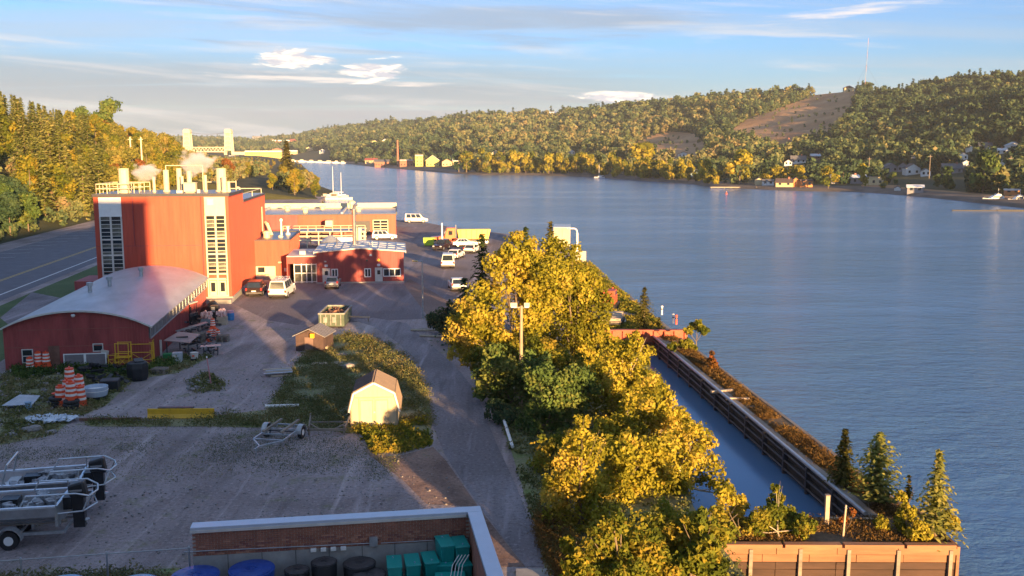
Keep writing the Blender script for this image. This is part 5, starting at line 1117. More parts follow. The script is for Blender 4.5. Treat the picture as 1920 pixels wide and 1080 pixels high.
# ------------------------------------------------------------------ boats and trailers
def workboat(label, loc, rz):
    """open aluminium work skiff, stern to local +x"""
    t = thing('work_skiff', label, 'boat', loc, rz)
    st = [(-3.6,.12,.95,.85),(-3.0,.55,.35,.85),(-2.0,.85,.12,.8),(0,.95,.05,.78),(2.4,.95,.05,.78)]   # x, half beam, keel z, rail z
    rings = []
    for x, b, k, r_ in st: rings.append([(x,-b,r_),(x,-b*.88,(k+r_)/2),(x,-b*.5,k+.03),(x,0,k),(x,b*.5,k+.03),(x,b*.88,(k+r_)/2),(x,b,r_)])
    vs_ = [v for r_ in rings for v in r_]; fs = [(i*7+j, i*7+j+1, (i+1)*7+j+1, (i+1)*7+j) for i in range(len(rings)-1) for j in range(6)]
    fs.append(tuple(range(28, 35))); o = MB().add(vs_, fs).build('hull', alu, t); sm = o.modifiers.new('solidify', 'SOLIDIFY'); sm.thickness = .04
    MB().box(-2.6,-.75,.28,2.35,.75,.32).build('deck', mat('boat_deck', (.12,.12,.13), .6), t)
    for s in (-1, 1):
        mb = MB()
        for (x0, b0, _, r0_), (x1, b1, _, r1_) in zip(st[:-1], st[1:]): mb.beam((x0, s*b0, r0_+.02), (x1, s*b1, r1_+.02), .13, .06)
        mb.build('gunwale', mat('gunwale_white', (.62,.66,.72), .4, .3), t)
    for x, w in ((-1.9,.32),(-.4,.4),(1.2,.34)): MB().box(x,-.86,.55,x+w,.86,.61).build('bench', mat('bench_pale', (.5,.55,.6), .5, .2), t)
    MB().box(2.36,-.9,.1,2.46,.9,.8).build('transom', alu, t); MB().box(1.7,-.7,.33,2.1,-.3,.62).build('fuel_tank', blackp, t); MB().box(.2,.2,.33,.8,.7,.75).build('console', blackp, t)
    mb = MB()
    for _ in range(26): mb.cbox((random.uniform(-1.8,2.2), random.uniform(-.7,.7), random.uniform(.4,.75)), (random.uniform(.15,.6), random.uniform(.08,.3), random.uniform(.08,.25)), random.uniform(0,3), random.uniform(-.3,.3))
    tag(mb.build('gear', mat('boat_gear', (.05,.05,.06), .5, col2=(.4,.42,.45), scale=5, coord='World'), t), kind='stuff')
    MB().path([(-.3,-.9,.8),(-.1,-.85,1.5),(-.1,.85,1.5),(-.3,.9,.8)], .035).path([(-1.6,-.9,.8),(-1.4,-.8,1.35),(-1.4,.8,1.35),(-1.6,.9,.8)], .03).build('grab_frame', alu, t)
    mb = MB()
    for s in (-.8, .8): mb.path([(1.2,s,.82),(1.4,s,1.15),(3.1,s,1.15),(3.5,s*.8,1.0),(3.3,s,.55),(2.4,s,.5)], .028).tube((2.4,s,.8),(2.4,s,1.15),.025)
    mb.path([(3.5,-.64,1.0),(3.65,0,1.0),(3.5,.64,1.0)], .028); mb.path([(3.3,-.8,.55),(3.6,0,.55),(3.3,.8,.55)], .028); mb.build('stern_rail', alu, t)
    MO_ = 1.45
    m = MB().add([(2.75,-.22,.85),(3.35,-.2,.8),(3.35,.2,.8),(2.75,.22,.85),(2.7,-.22,1.3),(3.25,-.18,1.42),(3.25,.18,1.42),(2.7,.22,1.3)], [(0,3,2,1),(4,5,6,7),(0,1,5,4),(1,2,6,5),(2,3,7,6),(3,0,4,7)])
    o = m.build('outboard_motor', blackp, t, bevel=.07); MB().box(2.82,-.14,-.3,3.22,.14,.85).box(2.5,-.16,.4,2.81,.16,.85).build('motor_leg', blackp, o); o.scale = (1.0, 1.15, .92); o.location = (-.05, 0, .05)
    MB().lathe([(.02,-.05),(.16,0),(.02,.05)], (3.2,0,-.05), 6).box(2.8,-.03,-.2,3.25,.03,-.08).build('propeller', galv, o); MB().box(2.78,-.19,1.08,3.2,-.222,1.14).build('stripe', galv, o)
    return t
def trailer(label, loc, rz, L=4.6, W=1.7, name='boat_trailer', bunks=True, wheels=True, m=galv):
    t = thing(name, label, 'trailer', loc, rz)
    mb = MB()
    for s in (-1, 1): mb.box(-L/2,s*W/2-.04,.42,L/2,s*W/2+.04,.52)
    for x in (-L/2, -L/6, L/6, L/2-.08): mb.box(x,-W/2+.041,.43,x+.08,W/2-.041,.51)
    mb.build('frame', m, t); MB().beam((-L/2,-W/2,.46),(-L/2-1.1,0,.46),.07,.08).beam((-L/2,W/2,.46),(-L/2-1.1,0,.46),.07,.08).beam((-L/2-1.1,0,.46),(-L/2-1.7,0,.46),.08,.08).build('tongue', m, t)
    MB().tube((-L/2-1.3,.1,0),(-L/2-1.3,.1,.7),.035).build('jack', m, t)
    if bunks:
        for s in (-.5, .5):
            b = MB().box(-L/2+.5,s*W*.6-.06,.72,L/2,s*W*.6+.06,.82).build('bunk', wood_grey, t); MB().box(-L/4,s*W*.6-.04,.52,-L/4+.08,s*W*.6+.04,.72).box(L/4,s*W*.6-.04,.52,L/4+.08,s*W*.6+.04,.72).build('bracket', m, b)
    if wheels:
        MB().tube((.6,-W/2-.1,.34),(.6,W/2+.1,.34),.035).build('axle', steel_dk, t)
        for s in (-1, 1):
            y = s*(W/2+.18); w = MB().tube((.6,y-.1,.34),(.6,y+.1,.34),.34,n=20).build('wheel', black, t); MB().tube((.6,y-.105,.34),(.6,y+.105,.34),.17,n=14).build('rim', white, w)
            q = [(.6+.46*math.cos(a), .36+.44*math.sin(a)) for a in np.linspace(0, math.pi, 9)]; MB().prism(q+[(a*.94+.036, b*.95) for a, b in q[::-1]], y-.14, y+.14).build('fender', m, t)
    return t
for label, tl, x, y, rz in (('nearer aluminium work skiff with a black outboard on its trailer', 'galvanised trailer under the nearer work skiff', -21.25, 37.75, 10), ('farther aluminium work skiff with a black outboard', 'trailer under the farther work skiff', -21.7, 40.6, 14)):
    workboat(label, (x-.1, y, .7), R(rz)).scale = (1.13, 1.13, 1.25); trailer(tl, (x+.15, y, 0), R(rz), 5.0, 1.5).scale = (1.1, 1.1, 1.15)
trailer('empty boat trailer standing in the weeds left of the shed', (-12.9, 51.6, 0), R(80), 3.0, 1.7, wheels=True)
t = thing('boat_rack', 'low empty timber boat rack between the trailer and the shed', 'rack', (-10.5, 52.9, 0), R(2))
MB().beam((-1.1,-.3,.3),(1.1,-.3,.3),.1,.12).beam((-1.1,1.2,.32),(1.1,1.2,.32),.07,.08).build('cross_beam', wood_grey, t)
for s in (-1, 1): MB().beam((s*1.0,-.3,0),(s*1.0,-.3,.55),.1,.1).build('post', wood_grey, t); MB().beam((s*1.0,-.3,.35),(s*1.15,1.2,.7),.08,.09).build('side_beam', wood_grey, t); MB().beam((s*.4,-.25,.3),(s*1.0,.2,.5),.07,.07).build('brace', wood_grey, t); MB().beam((s*1.15,1.2,.0),(s*1.15,1.2,.85),.08,.08).build('post', wood_grey, t)

# ------------------------------------------------------------------ cars
def vehicle(name, label, cat, loc, rz, L, W, prof, cab, paint, glassm=glass, r=.33, rack=False, lights=True, group=None):
    """prof: lower body side outline (y,z); cab: greenhouse outline (y,z); the rear is at -y"""
    t = thing(name, label, cat, loc, rz, group)
    b = MB().prism(prof, -W/2, W/2, 'x').build('body', paint, t, bevel=.06)
    n = len(cab); w0, w1 = W/2*.93, W/2*.76; vs_ = []
    zmin = min(z for _, z in cab); zmax = max(z for _, z in cab)
    for s in (-1, 1): vs_ += [(s*(w0+(w1-w0)*(z-zmin)/(zmax-zmin)), y, z) for y, z in cab]
    MB().add(vs_, [tuple(range(n)), tuple(range(n, 2*n))[::-1]]+[(i, n+i, n+(i+1)%n, (i+1)%n) for i in range(n)]).build('cabin', paint, t, bevel=.04)
    # glass panels lie just outside the cabin faces
    y0, y1 = min(y for y, _ in cab), max(y for y, _ in cab); zm = zmin+.06; zt = zmax-.09
    def xw(z): return w0+(w1-w0)*(z-zmin)/(zmax-zmin)
    def yr(z, rear):
        pts_ = sorted([(q[1], q[0]) for q in cab if (q[0] < (y0+y1)/2) == rear]); return float(np.interp(z, [a for a, _ in pts_], [c for _, c in pts_]))
    for rear in (True, False):
        s = -1 if rear else 1; q = [(-xw(zm)*.88, yr(zm, rear)+s*.012, zm),(xw(zm)*.88, yr(zm, rear)+s*.012, zm),(xw(zt)*.88, yr(zt, rear)+s*.012, zt),(-xw(zt)*.88, yr(zt, rear)+s*.012, zt)]
        q2 = [(a, c+s*.012, d) for a, c, d in q]; MB().add(q+q2, [(0,1,2,3),(7,6,5,4),(0,4,5,1),(1,5,6,2),(2,6,7,3),(3,7,4,0)]).build('rear_window' if rear else 'windscreen', glassm, t)
    for s in (-1, 1):
        ya, yb = yr(zm, True)+.25, yr(zm, False)-.3; yc, yd = yr(zt, True)+.2, yr(zt, False)-.15
        k = 3 if yb-ya > 1.7 else 2
        for i in range(k):
            f0, f1 = i/k+.02, (i+1)/k-.02; q = [(s*(xw(zm)+.01), ya+(yb-ya)*f0, zm),(s*(xw(zm)+.01), ya+(yb-ya)*f1, zm),(s*(xw(zt)+.01), yc+(yd-yc)*f1, zt),(s*(xw(zt)+.01), yc+(yd-yc)*f0, zt)]
            q2 = [(a+s*.012, c, d) for a, c, d in q]; MB().add(q+q2, [(0,1,2,3),(7,6,5,4),(0,4,5,1),(1,5,6,2),(2,6,7,3),(3,7,4,0)]).build('side_window', glassm, t)
    ya, yb = -L/2+L*.19, L/2-L*.19
    for y in (ya, yb):
        for s in (-1, 1):
            w = MB().tube((s*(W/2-.22),y,r),(s*(W/2+.02),y,r),r,n=18).build('wheel', black, t); MB().tube((s*(W/2-.02),y,r),(s*(W/2+.035),y,r),r*.55,n=12).build('rim', alu, w)
    zb = prof[-1][1]*.6+.25
    red = mat('tail_light', (.45,.02,.015), .3); hd = mat('head_light', (.7,.7,.68), .15)
    for s in (-1, 1): MB().box(s*(W/2-.1)-.09,-L/2-.035,.72,s*(W/2-.1)+.09,-L/2+.05,.98).build('tail_light', red, t); MB().box(s*(W/2-.22)-.14,L/2-.05,.62,s*(W/2-.22)+.14,L/2+.03,.78).build('head_light', hd, t)
    MB().box(-W/2+.05,-L/2-.09,.36,W/2-.05,-L/2+.02,.54).build('rear_bumper', steel_dk, t); MB().box(-W/2+.05,L/2-.02,.36,W/2-.05,L/2+.08,.54).build('front_bumper', steel_dk, t)
    MB().box(-.24,-L/2-.1,.6,.24,-L/2-.01,.72).build('number_plate', white, t)
    for s in (-1, 1): MB().cbox((s*(W/2+.08), yr(zm, False)-.25, zm+.05),(.16,.1,.13)).build('mirror', paint, t)
    if rack:
        mb = MB()
        for y in np.linspace(y0+.5, y1-.7, 3): mb.box(-w1*.95,y,zmax+.06,w1*.95,y+.05,zmax+.11)
        for x in (-.6,-.2,.25,.6): mb.box(x,y0+.2,zmax+.111,x+.06,y1-.4,zmax+.17)
        for x in (-w1*.9, w1*.9): mb.box(x-.03,y0+.5,zmax-.03,x+.03,y0+.56,zmax+.06).box(x-.03,y1-.7,zmax-.03,x+.03,y1-.64,zmax+.06)
        mb.build('ladder_rack', alu, t)
    return t
def sedan(name, label, loc, rz, paint, L=4.3, W=1.72, **k):
    return vehicle(name, label, 'car', loc, rz, L, W, [(-L/2,.32),(L/2,.3),(L/2,.68),(L/2-.9,.86),(-L/2+.5,.92),(-L/2,.85)], [(-L/2+.35,.86),(L/2-1.25,.84),(L/2-2.0,1.36),(-L/2+1.0,1.38)], paint, **k)
def suv(name, label, loc, rz, paint, L=4.4, W=1.8, **k):
    return vehicle(name, label, 'car', loc, rz, L, W, [(-L/2,.36),(L/2,.34),(L/2,.82),(L/2-1.1,1.0),(-L/2,1.02)], [(-L/2+.02,1.0),(L/2-1.25,.98),(L/2-1.9,1.62),(-L/2+.25,1.66)], paint, r=.36, **k)
def van(name, label, loc, rz, paint, L=4.9, W=1.95, H_=1.95, **k):
    return vehicle(name, label, 'van', loc, rz, L, W, [(-L/2,.36),(L/2,.34),(L/2,.85),(L/2-.9,1.1),(-L/2,1.12)], [(-L/2+.01,1.1),(L/2-.95,1.08),(L/2-1.7,H_-.04),(-L/2+.1,H_)], paint, r=.36, **k)
p_dark = mat('dark_car_paint', (.025,.012,.012), .25, var=.1); p_white = mat('white_car_paint', (.72,.72,.70), .3, var=.04); p_silver = mat('silver_car_paint', (.42,.43,.45), .28, .5, var=.05)
p_orange = mat('orange_truck_paint', (.62,.12,.02), .3, var=.06); p_yel = mat('yellow_truck_body', (.70,.50,.06), .35, var=.08)
g = G(472,557); suv('parked_suv', 'dark sport utility car parked at the annex wall beside the white van', (g.x, g.y+2.1, 0), RZ, p_dark)
g = G(520,561); van('parked_van', 'white van with a ladder rack parked in front of the annex', (g.x, g.y+2.3, 0), RZ-R(6), p_white, rack=True)
g = G(619,543); sedan('parked_car', 'small silver car parked by the left door of the small red building', (g.x, g.y+1.8, 0), R(5), p_silver, L=3.8, W=1.55)
g = G(838,504); van('parked_van', 'white van lit by the sun, rear towards the camera, on the quay lot', (g.x, g.y+2.2, 0), R(3), p_white, W=1.8)
g = G(853,487); sedan('parked_car', 'white car just beyond the sunlit van', (g.x, g.y+2, 0), R(-12), p_white)
g = G(884,476); sedan('parked_car', 'white car half hidden by the dark spruce crown', (g.x, g.y+2, 0), R(-12), p_white)
g = G(876,466); sedan('parked_car', 'silver car under the yellow trailer body', (g.x-.6, g.y+3.5, 0), R(-75), p_silver)
g = G(855,547); sedan('parked_car', 'white car behind the dark spruce by the gravel drive', (g.x, g.y+2, 0), R(10), p_white)
g = G(780,418); van('parked_van', 'white van parked sideways at the water edge behind the long building', (g.x, g.y+1, 0), R(-86), p_white, L=5.0, W=1.9, H_=2.0)
g = G(827,470); suv('parked_suv', 'black utility vehicle in front of the orange truck cab', (g.x, g.y+1.5, 0), R(160), p_dark, L=3.6, W=1.7)
g = G(735,450); suv('parked_suv', 'yellow-lit white car roof behind the grey metal roof', (g.x-1.5, g.y+1, 0), R(-80), p_white)
# orange tractor unit with a yellow tank trailer
g = G(860,462); t = thing('semi_truck', 'orange conventional truck tractor with a yellow dump trailer on the quay', 'truck', (g.x-2.8, g.y+3, 0), R(8))
MB().prism([(-2.0,.7),(.2,.7),(.2,1.5),(-2.0,1.35)], -.9, .9).build('bonnet', p_orange, t, bevel=.08); c = MB().prism([(.2,.7),(2.0,.7),(2.0,2.9),(.6,2.9),(.2,1.7)], -1.0, 1.0).build('cab', p_orange, t, bevel=.08)
MB().box(.85,-1.03,1.7,1.5,-1.0,2.4).build('side_window', glass, c); MB().prism([(.27,1.78),(.6,2.75),(.56,2.77),(.23,1.8)], -.85, .85).build('windscreen', glass, c)
MB().box(-2.08,-.6,.75,-2.0,.6,1.3).build('grille', alu, t); MB().box(-2.15,-1.0,.4,-2.0,1.0,.68).build('bumper', alu, t); MB().tube((2.1,-.8,.7),(2.1,-.8,3.4),.09).build('exhaust_stack', alu, t)
MB().box(-1.9,-.5,.45,7.4,.5,.7).build('chassis', steel_dk, t)
for x in (-1.4, 2.4, 3.5, 6.2, 7.3):
    for s in (-1, 1): w = MB().tube((x,s*.95-.15,.5),(x,s*.95+.15,.5),.5,n=18).build('wheel', black, t); MB().tube((x,s*1.0-.13,.5),(x,s*1.0+.13,.5),.25,n=12).build('rim', alu, w)
tb = MB().prism([(2.6,.95),(7.6,.95),(8.0,2.6),(2.3,2.6)], -1.1, 1.1).build('trailer_body', p_yel, t, bevel=.05)
for x in np.arange(2.9, 7.6, .9): MB().box(x,-1.16,1.0,x+.08,-1.1,2.55).build('side_rib', yellow, tb)
g = G(829,462); t = thing('marker_mast', 'white mast with a narrow top beside the orange truck cab', 'pole', (g.x, g.y, 0), 0); MB().tube((0,0,0),(0,0,3.9),.16,.13,10).build('pole', white, t)
g = G(804,462); t = thing('green_dumpster', 'bright green dumpster on the quay lot', 'dumpster', (g.x, g.y, 0), R(4))
MB().prism([(-.75,.15),(.75,.15),(.9,1.0),(.9,1.35),(-.9,1.35),(-.9,1.0)], 0, 1.4).build('body', mat('bright_green', (.42,.60,.03), .5), t); MB().box(-.93,-.03,1.35,.93,1.43,1.42).build('rim', mat('bright_green', None), t); MB().box(-.7,.1,0,-.4,1.3,.15).build('skid', steel_dk, t); MB().box(.4,.1,0,.7,1.3,.15).build('skid', steel_dk, t)
# white box on the quay and its neighbours
g = Q(1053,483,150); t = thing('box_trailer', 'tall pale box trailer at the quay edge, its end lit by the sun', 'trailer', (g.x, 150, 0), R(-4))
b = MB().box(-1.3,0,.9,1.3,6.2,3.9).build('box', mat('box_white', (.50,.47,.38), .45, var=.15), t); MB().box(-1.33,-.04,3.88,1.33,6.23,3.96).build('roof', roof_metal, t)
for s in (-1, 1): d = MB().box(s*.63-.6,-.05,1.0,s*.63+.6,-.001,3.8).build('door', mat('sunlit_box_door', (.55,.48,.28), .5, var=.12), t); MB().tube((s*.18,-.08,1.1),(s*.18,-.08,3.7),.03).build('lock_bar', galv, d)  # doors' yellow cream holds the sunlight in the base colour
for s in (-1, 1): MB().tube((s*1.1-.15,1.2,.45),(s*1.1+.15,1.2,.45),.45,n=16).build('wheel', black, t); MB().tube((s*1.1-.15,4.9,.45),(s*1.1+.15,4.9,.45),.45,n=16).build('wheel', black, t)
MB().box(-1.1,.2,.6,1.1,6,.9).build('chassis', steel_dk, t)
g = Q(1086,492,136); t = thing('slatted_crate', 'pale slatted crate beside the curved street lamp', 'crate', (g.x, 136, 0), R(-5))
MB().box(-.9,0,0,.9,1.4,.15).build('base', wood_pale, t)
for k in range(4): MB().box(-.95,-.05,.2+k*.36,.95,0,.2+k*.36+.22).build('slat', cream, t); MB().box(-.95,1.4,.2+k*.36,.95,1.45,.2+k*.36+.22).build('slat', cream, t)
for s in (-.9, -.3, .3, .82): MB().box(s,0,0,s+.08,.05,1.6).build('upright', cream, t)
def street_lamp(name, label, base, h, arm, m, head=True, two=False, arc=False, rz=0, lamp=None):
    t = thing(name, label, 'street lamp', base, rz); MB().tube((0,0,0),(0,0,h if not arc else h-.7),.19 if arc else .10,.15 if arc else .06,10).build('pole', m, t)
    if arc: MB().path([(0,0,h-.7),(-.05,0,h-.35),(-.2,0,h-.12),(-.45,0,h),(-arm,0,h)], .11).build('arm', m, t)
    else: MB().tube((0,0,h-.08),(-arm,0,h+.02),.03).build('arm', m, t)
    MB().cbox((-arm-.22,0,h-.02),(.5,.24,.14)).build('lamp_head', lamp or m, t, bevel=.03); return t
street_lamp('street_lamp', 'white curved street lamp at the quay edge', (Q(1082,470,150).x, 150, 0), 16-(427-280)*150/1800, 1.1, white, arc=True)
street_lamp('parking_lamp', 'grey lamp post in the yard with a single box head facing left', (-8.52, 90.4, 0), 5.55, .45, galv, lamp=mat('amber_head', (.6,.42,.15), .4))
t = thing('floodlight_pole', 'weathered wooden pole with two floodlights rising out of the golden trees', 'lamp pole', (.56, 58.5, 0), 0)
MB().tube((0,0,-.2),(.02,0,6.45),.13,.09,12).build('pole', mat('pole_wood', (.33,.25,.17), .85, var=.3, scale=5, stretch=(1,1,.2)), t); MB().box(-.45,-.05,6.3,.45,.05,6.38).build('crossarm', wood_grey, t)
for s, r_ in ((-1, 0), (1, 0)): f = MB().cbox((s*.4-.05,-.12,6.5),(.42 if s < 0 else .34,.2,.26), 0, R(-25)).build('floodlight', cream, t, bevel=.02); MB().cbox((s*.4-.05,-.235,6.45),(.34 if s < 0 else .26,.02,.18), 0, R(-25)).build('lens', refl, f)

# ------------------------------------------------------------------ pier: timber walls, rails, red beam
shaded_wood = mat('shaded_brown_timber', (.055,.028,.018), .8, var=.4, scale=2, stretch=(.2,1,1))  # lower planks' brown darkened for the shade under the upper planks
t = thing('timber_pier_wall', 'sunlit timber bulkhead across the near end of the pier', 'wall', (8.25, 37.14, 0.02), R(-.6))
LW = 9.72
for k, (z0, z1, dp) in enumerate(((-.24,.03,.20),(-.58,-.27,.14),(-.90,-.61,.12),(-1.26,-.93,.09),(-1.6,-1.29,.07))):
    u = 0; n = 0
    while u < LW-.1:
        w = min(2.45 if k != 1 else 1.9, LW-u); MB().box(u+.012,-dp-random.uniform(0,.025),z0,u+w-.012,0,z1).build('plank', wood_warm if k < 2 else shaded_wood, t); u += w
for u in (.15, 1.35, 3.35, 5.3, 7.3, 9.4): MB().box(u,-.27,-1.7,u+.14,-.1,-.02+random.uniform(-.02,.03)).build('post', wood_grey, t)
for a, b in ((.2,2.7),(2.8,5.1),(5.2,7.6),(7.7,9.7)): MB().box(a,-.22,.032,b-.02,.1,.17).build('cap_timber', wood_warm, t)
MB().box(LW,-.2,-1.7,LW+.12,4,.1).build('corner_wall', wood_warm, t)
def wall_between(t_, a, b): d = Vector(b)-Vector(a); return d.length, math.atan2(d.y, d.x)
a, b = Vector((15.74,40.3,0)), Vector((12.24,81.9,0)); L2, an_ = wall_between(None, a, b)
t = thing('pier_inner_wall', 'dark plank wall with long rails along the slip side of the pier', 'wall', a, an_)
for k, z0 in enumerate((-.5,-1.0,-1.5)):
    for i in range(11): MB().box(i*L2/11+.015,0.0,z0+.03,(i+1)*L2/11-.015,.12+random.uniform(0,.03),z0+.47).build('plank', mat('tarred_timber', (.045,.035,.03), .8, var=.4, scale=2, stretch=(.2,1,1)), t)
for z, y, r_ in ((.18,.22,.10),(-.12,.30,.05),(-.55,.32,.05),(-1.0,.32,.05)): MB().tube((0,y,z),(L2,y,z),r_,n=10).build('rail', galv if z > 0 else steel_dk, t)
for i in range(14): MB().box(i*L2/13.2,.1,-1.6,i*L2/13.2+.16,.38,.1).build('post', steel_dk, t)
MB().box(0,-.35,.022,L2,.12,.10).build('kerb_timber', wood_grey, t)
a, b = Vector((17.97,37.0,0)), Vector((14.22,82,0)); L3, an3 = wall_between(None, a, b)
t = thing('pier_outer_wall', 'low dark timber edge on the river side of the pier', 'wall', a, an3)
for i in range(12): MB().box(i*L3/12+.01,-.18,-.25,(i+1)*L3/12-.01,.02,.06).build('edge_timber', wood_grey, t); MB().box(i*L3/12+.01,-.1,-1.6,(i+1)*L3/12-.01,-.002,-.26).build('sheet_plank', mat('tarred_timber', None), t)
a, b = Vector((14.2,82,0)), Vector((9.6,152,0)); L4, an4 = wall_between(None, a, b)
t = thing('quay_edge_wall', 'dark timber quay edge running away behind the red beam', 'wall', a, an4)
for i in range(12): MB().box(i*L4/12+.01,-.15,-.2,(i+1)*L4/12-.01,.3,.16).build('edge_timber', wood_grey, t)
t = thing('red_gate_beam', 'rust-red steel gate beam across the head of the slip', 'steel beam', (7.4, 80.6, 0), R(0))
rust = mat('rust_red_steel', (.42,.085,.04), .6, var=.3, scale=2)
MB().box(0,.1,-.35,7.6,.22,.65).build('web', rust, t); MB().box(0,-.08,.65,7.6,.4,.74).build('top_flange', rust, t); MB().box(0,-.08,-.44,7.6,.4,-.36).build('bottom_flange', mat('rust_shaded', (.12,.035,.025), .8), t)  # bottom flange coloured darker for the shade under the beam
for k in range(9): MB().box(.3+k*.88,-.05,-.35,.38+k*.88,.099,.64).build('stiffener', rust, t)
MB().box(4.9,.3,-1.6,5.3,1.2,.3).build('pier_block', concrete, t); MB().box(.2,.25,-1.6,4.8,1.3,-.5).build('sill_wall', rust, t)
for x, y, l, r_ in ((13.0,78.5,2.3,4),(13.1,77.6,2.6,-3),(13.4,62,1.7,20),(13.9,60,1.5,-8)):
    t = thing('loose_timber', {78.5:'pale timber lying just below the red beam',77.6:'second pale timber below the red beam',62:'short sleeper lying across the pier half way',60:'short sleeper with moss nearer on the pier'}[y], 'timber', (x+.6, y, .03), R(r_)); MB().box(-l/2,0,0,l/2,.25,.16).build('timber', wood_pale, t, bevel=.02)
g = G(1549,986); t = thing('mooring_post', 'pale square mooring post at the near end of the slip', 'post', (g.x, g.y, -1.4)); MB().box(-.09,-.09,0,.09,.09,2.75).build('post', wood_pale, t, bevel=.02); MB().box(-.1,-.1,2.75,.1,.1,2.8).build('cap', wood_grey, t)
g = G(1585,1015); t = thing('leaning_post', 'tall thin weathered post leaning among the pier weeds', 'post', (g.x, g.y+.3, 0)); MB().tube((0,0,0),(.06,0,1.45),.05,.04,8).build('post', wood_pale, t); MB().tube((.05,0,1.3),(.07,0,1.34),.06,.06,8).build('band', galv, t)
g = G(1600,975); t = thing('sloping_panel', 'pale sloping board at the near end of the slip', 'board', (g.x-.35, g.y, 0), R(-3)); MB().add([(-.9,0,.04),(.9,0,.04),(.9,.1,.04),(-.9,.1,.04),(-.9,.05,-.3),(.3,.6,-.9),(.3,.75,-.9),(-.9,.2,-.3)], [(0,1,2,3),(4,7,6,5),(0,4,5,1),(1,5,6,2),(2,6,7,3),(3,7,4,0)]).build('board', wood_pale, t)
MB().box(-1.0,-.1,.045,1.2,.08,.11).build('edge_batten', wood_pale, t)
for x_, y_, m_, lab in ((1241,590,white,'white mooring bollard on the quay edge'),(1262,606,white,'second white bollard on the quay edge, nearer the beam'),(1268,608,refl,'short red bollard beside the nearer white one')):
    g = G(x_, y_); t = thing('bollard', lab, 'bollard', (g.x, g.y, 0)); MB().lathe([(.1,0),(.08,.1),(.08,.75),(.12,.78),(.12,.86),(.03,.9)], n=10).build('post', m_ if 'red' not in lab else orange, t); MB().lathe([(.09,.5),(.09,.62)], n=10).build('band', steel_dk, t)
# flat trailer and red gear on the quay beyond the beam
t = thing('flatbed_trailer', 'flat trailer with a white-hubbed wheel behind the red beam', 'trailer', (9.2, 87, 0), R(80))
MB().box(-2.2,-1,.6,2.4,1,.72).build('deck', wood_grey, t); MB().box(-2.2,-.9,.45,2.4,.9,.59).build('frame', steel_dk, t)
for x in (-.5, .4):
    for s in (-1, 1): w = MB().tube((x,s*1.1-.1,.38),(x,s*1.1+.1,.38),.38,n=18).build('wheel', black, t); MB().tube((x,s*1.12-.11,.38),(x,s*1.12+.11,.38),.18,n=12).build('hub', white, w)
for k in range(5): MB().box(-2+k*.9,-.9,.73,-1.4+k*.9,.9,.95).build('pallet', wood_pale, t)
t = thing('red_machine', 'rust-red machine frame standing on the quay left of the lone spruce', 'machine', (9.9, 97, 0), R(75))
MB().box(-1.6,-.7,.3,1.2,.7,1.3).build('housing', rust, t, bevel=.05); MB().box(-1.4,-.8,1.3,.2,.8,1.9).build('cab', rust, t, bevel=.05); MB().tube((1.2,0,1.0),(2.4,0,1.7),.1).build('boom', rust, t); MB().box(-1.8,-.95,0,1.4,-.6,.45).build('track', black, t); MB().box(-1.8,.6,0,1.4,.95,.45).build('track', black, t); MB().box(-.9,-.82,1.42,-.1,-.8,1.8).build('window', glass, t)

# ------------------------------------------------------------------ things in the yard
g = G(597,615); t = thing('open_dumpster', 'open-topped faded green dumpster full of scrap with a white rim', 'dumpster', (g.x+1.2, g.y, 0), R(1))
def hollow(w, d, h, th=.06, z=0): return MB().box(-w/2,0,z,w/2,d,z+.08).box(-w/2,0,z+.08,-w/2+th,d,h).box(w/2-th,0,z+.08,w/2,d,h).box(-w/2+th,0,z+.08,w/2-th,th,h).box(-w/2+th,d-th,z+.08,w/2-th,d,h)
hollow(2.3,4.6,1.25,.06,.15).build('body', darkgreen_paint, t); MB().box(-1.2,-.06,1.25,1.2,.06,1.37).box(-1.2,4.54,1.25,1.2,4.66,1.37).box(-1.2,.06,1.25,-1.08,4.54,1.37).box(1.08,.06,1.25,1.2,4.54,1.37).build('rim', mat('worn_rim', (.25,.24,.22), .6, var=.4), t)
for k in range(5): MB().box(-1.0+k*.45,-.07,.25,-.92+k*.45,-.001,1.24).build('rib', mat('worn_rim'), t)
for k, (x, w) in enumerate(((-.55,.5),(.25,.5))): MB().cbox((x,-.075,.75),(w*.7,.02,.5)).build('painted_patch', mat('worn_rim'), t)
mb = MB()
for _ in range(46): c = (random.uniform(-.95,.95), random.uniform(.25,4.3), random.uniform(.95,1.25)); mb.cbox(c, (random.uniform(.1,.7), random.uniform(.05,.2), random.uniform(.03,.15)), random.uniform(0,3), random.uniform(-.5,.5), random.uniform(-.5,.5))
tag(mb.build('scrap', mat('rusty_scrap', (.16,.08,.055), .85, var=.5, scale=3), t), kind='stuff')
def drum(label, x, y, z=0, s=1., group=None, first=[None]):
    if first[0] is None:
        t = thing('traffic_barrel', label, 'traffic barrel', (x, y, z), 0, group)
        pr = [(.29,0),(.27,.14),(.265,.3)]; MB().lathe([(.34,0),(.34,.1),(.29,.12),(.27,.36)], n=16).build('base', black if False else orange, t)
        for k, (z0, z1, m) in enumerate(((.36,.48,refl),(.48,.6,orange),(.6,.72,refl),(.72,.84,orange),(.84,.96,refl),(.96,1.05,orange))): r_ = .27-.012*k; MB().lathe([(r_,z0),(r_+.008,z0+.02),(r_,z1)], n=16).build('band', m, t)
        MB().box(-.1,-.03,1.05,.1,.03,1.14).build('handle', orange, t); first[0] = t
    else: t = dup(first[0], (x, y, z), random.uniform(0, 3), label, group)
    t.scale = (s, s, s); return t
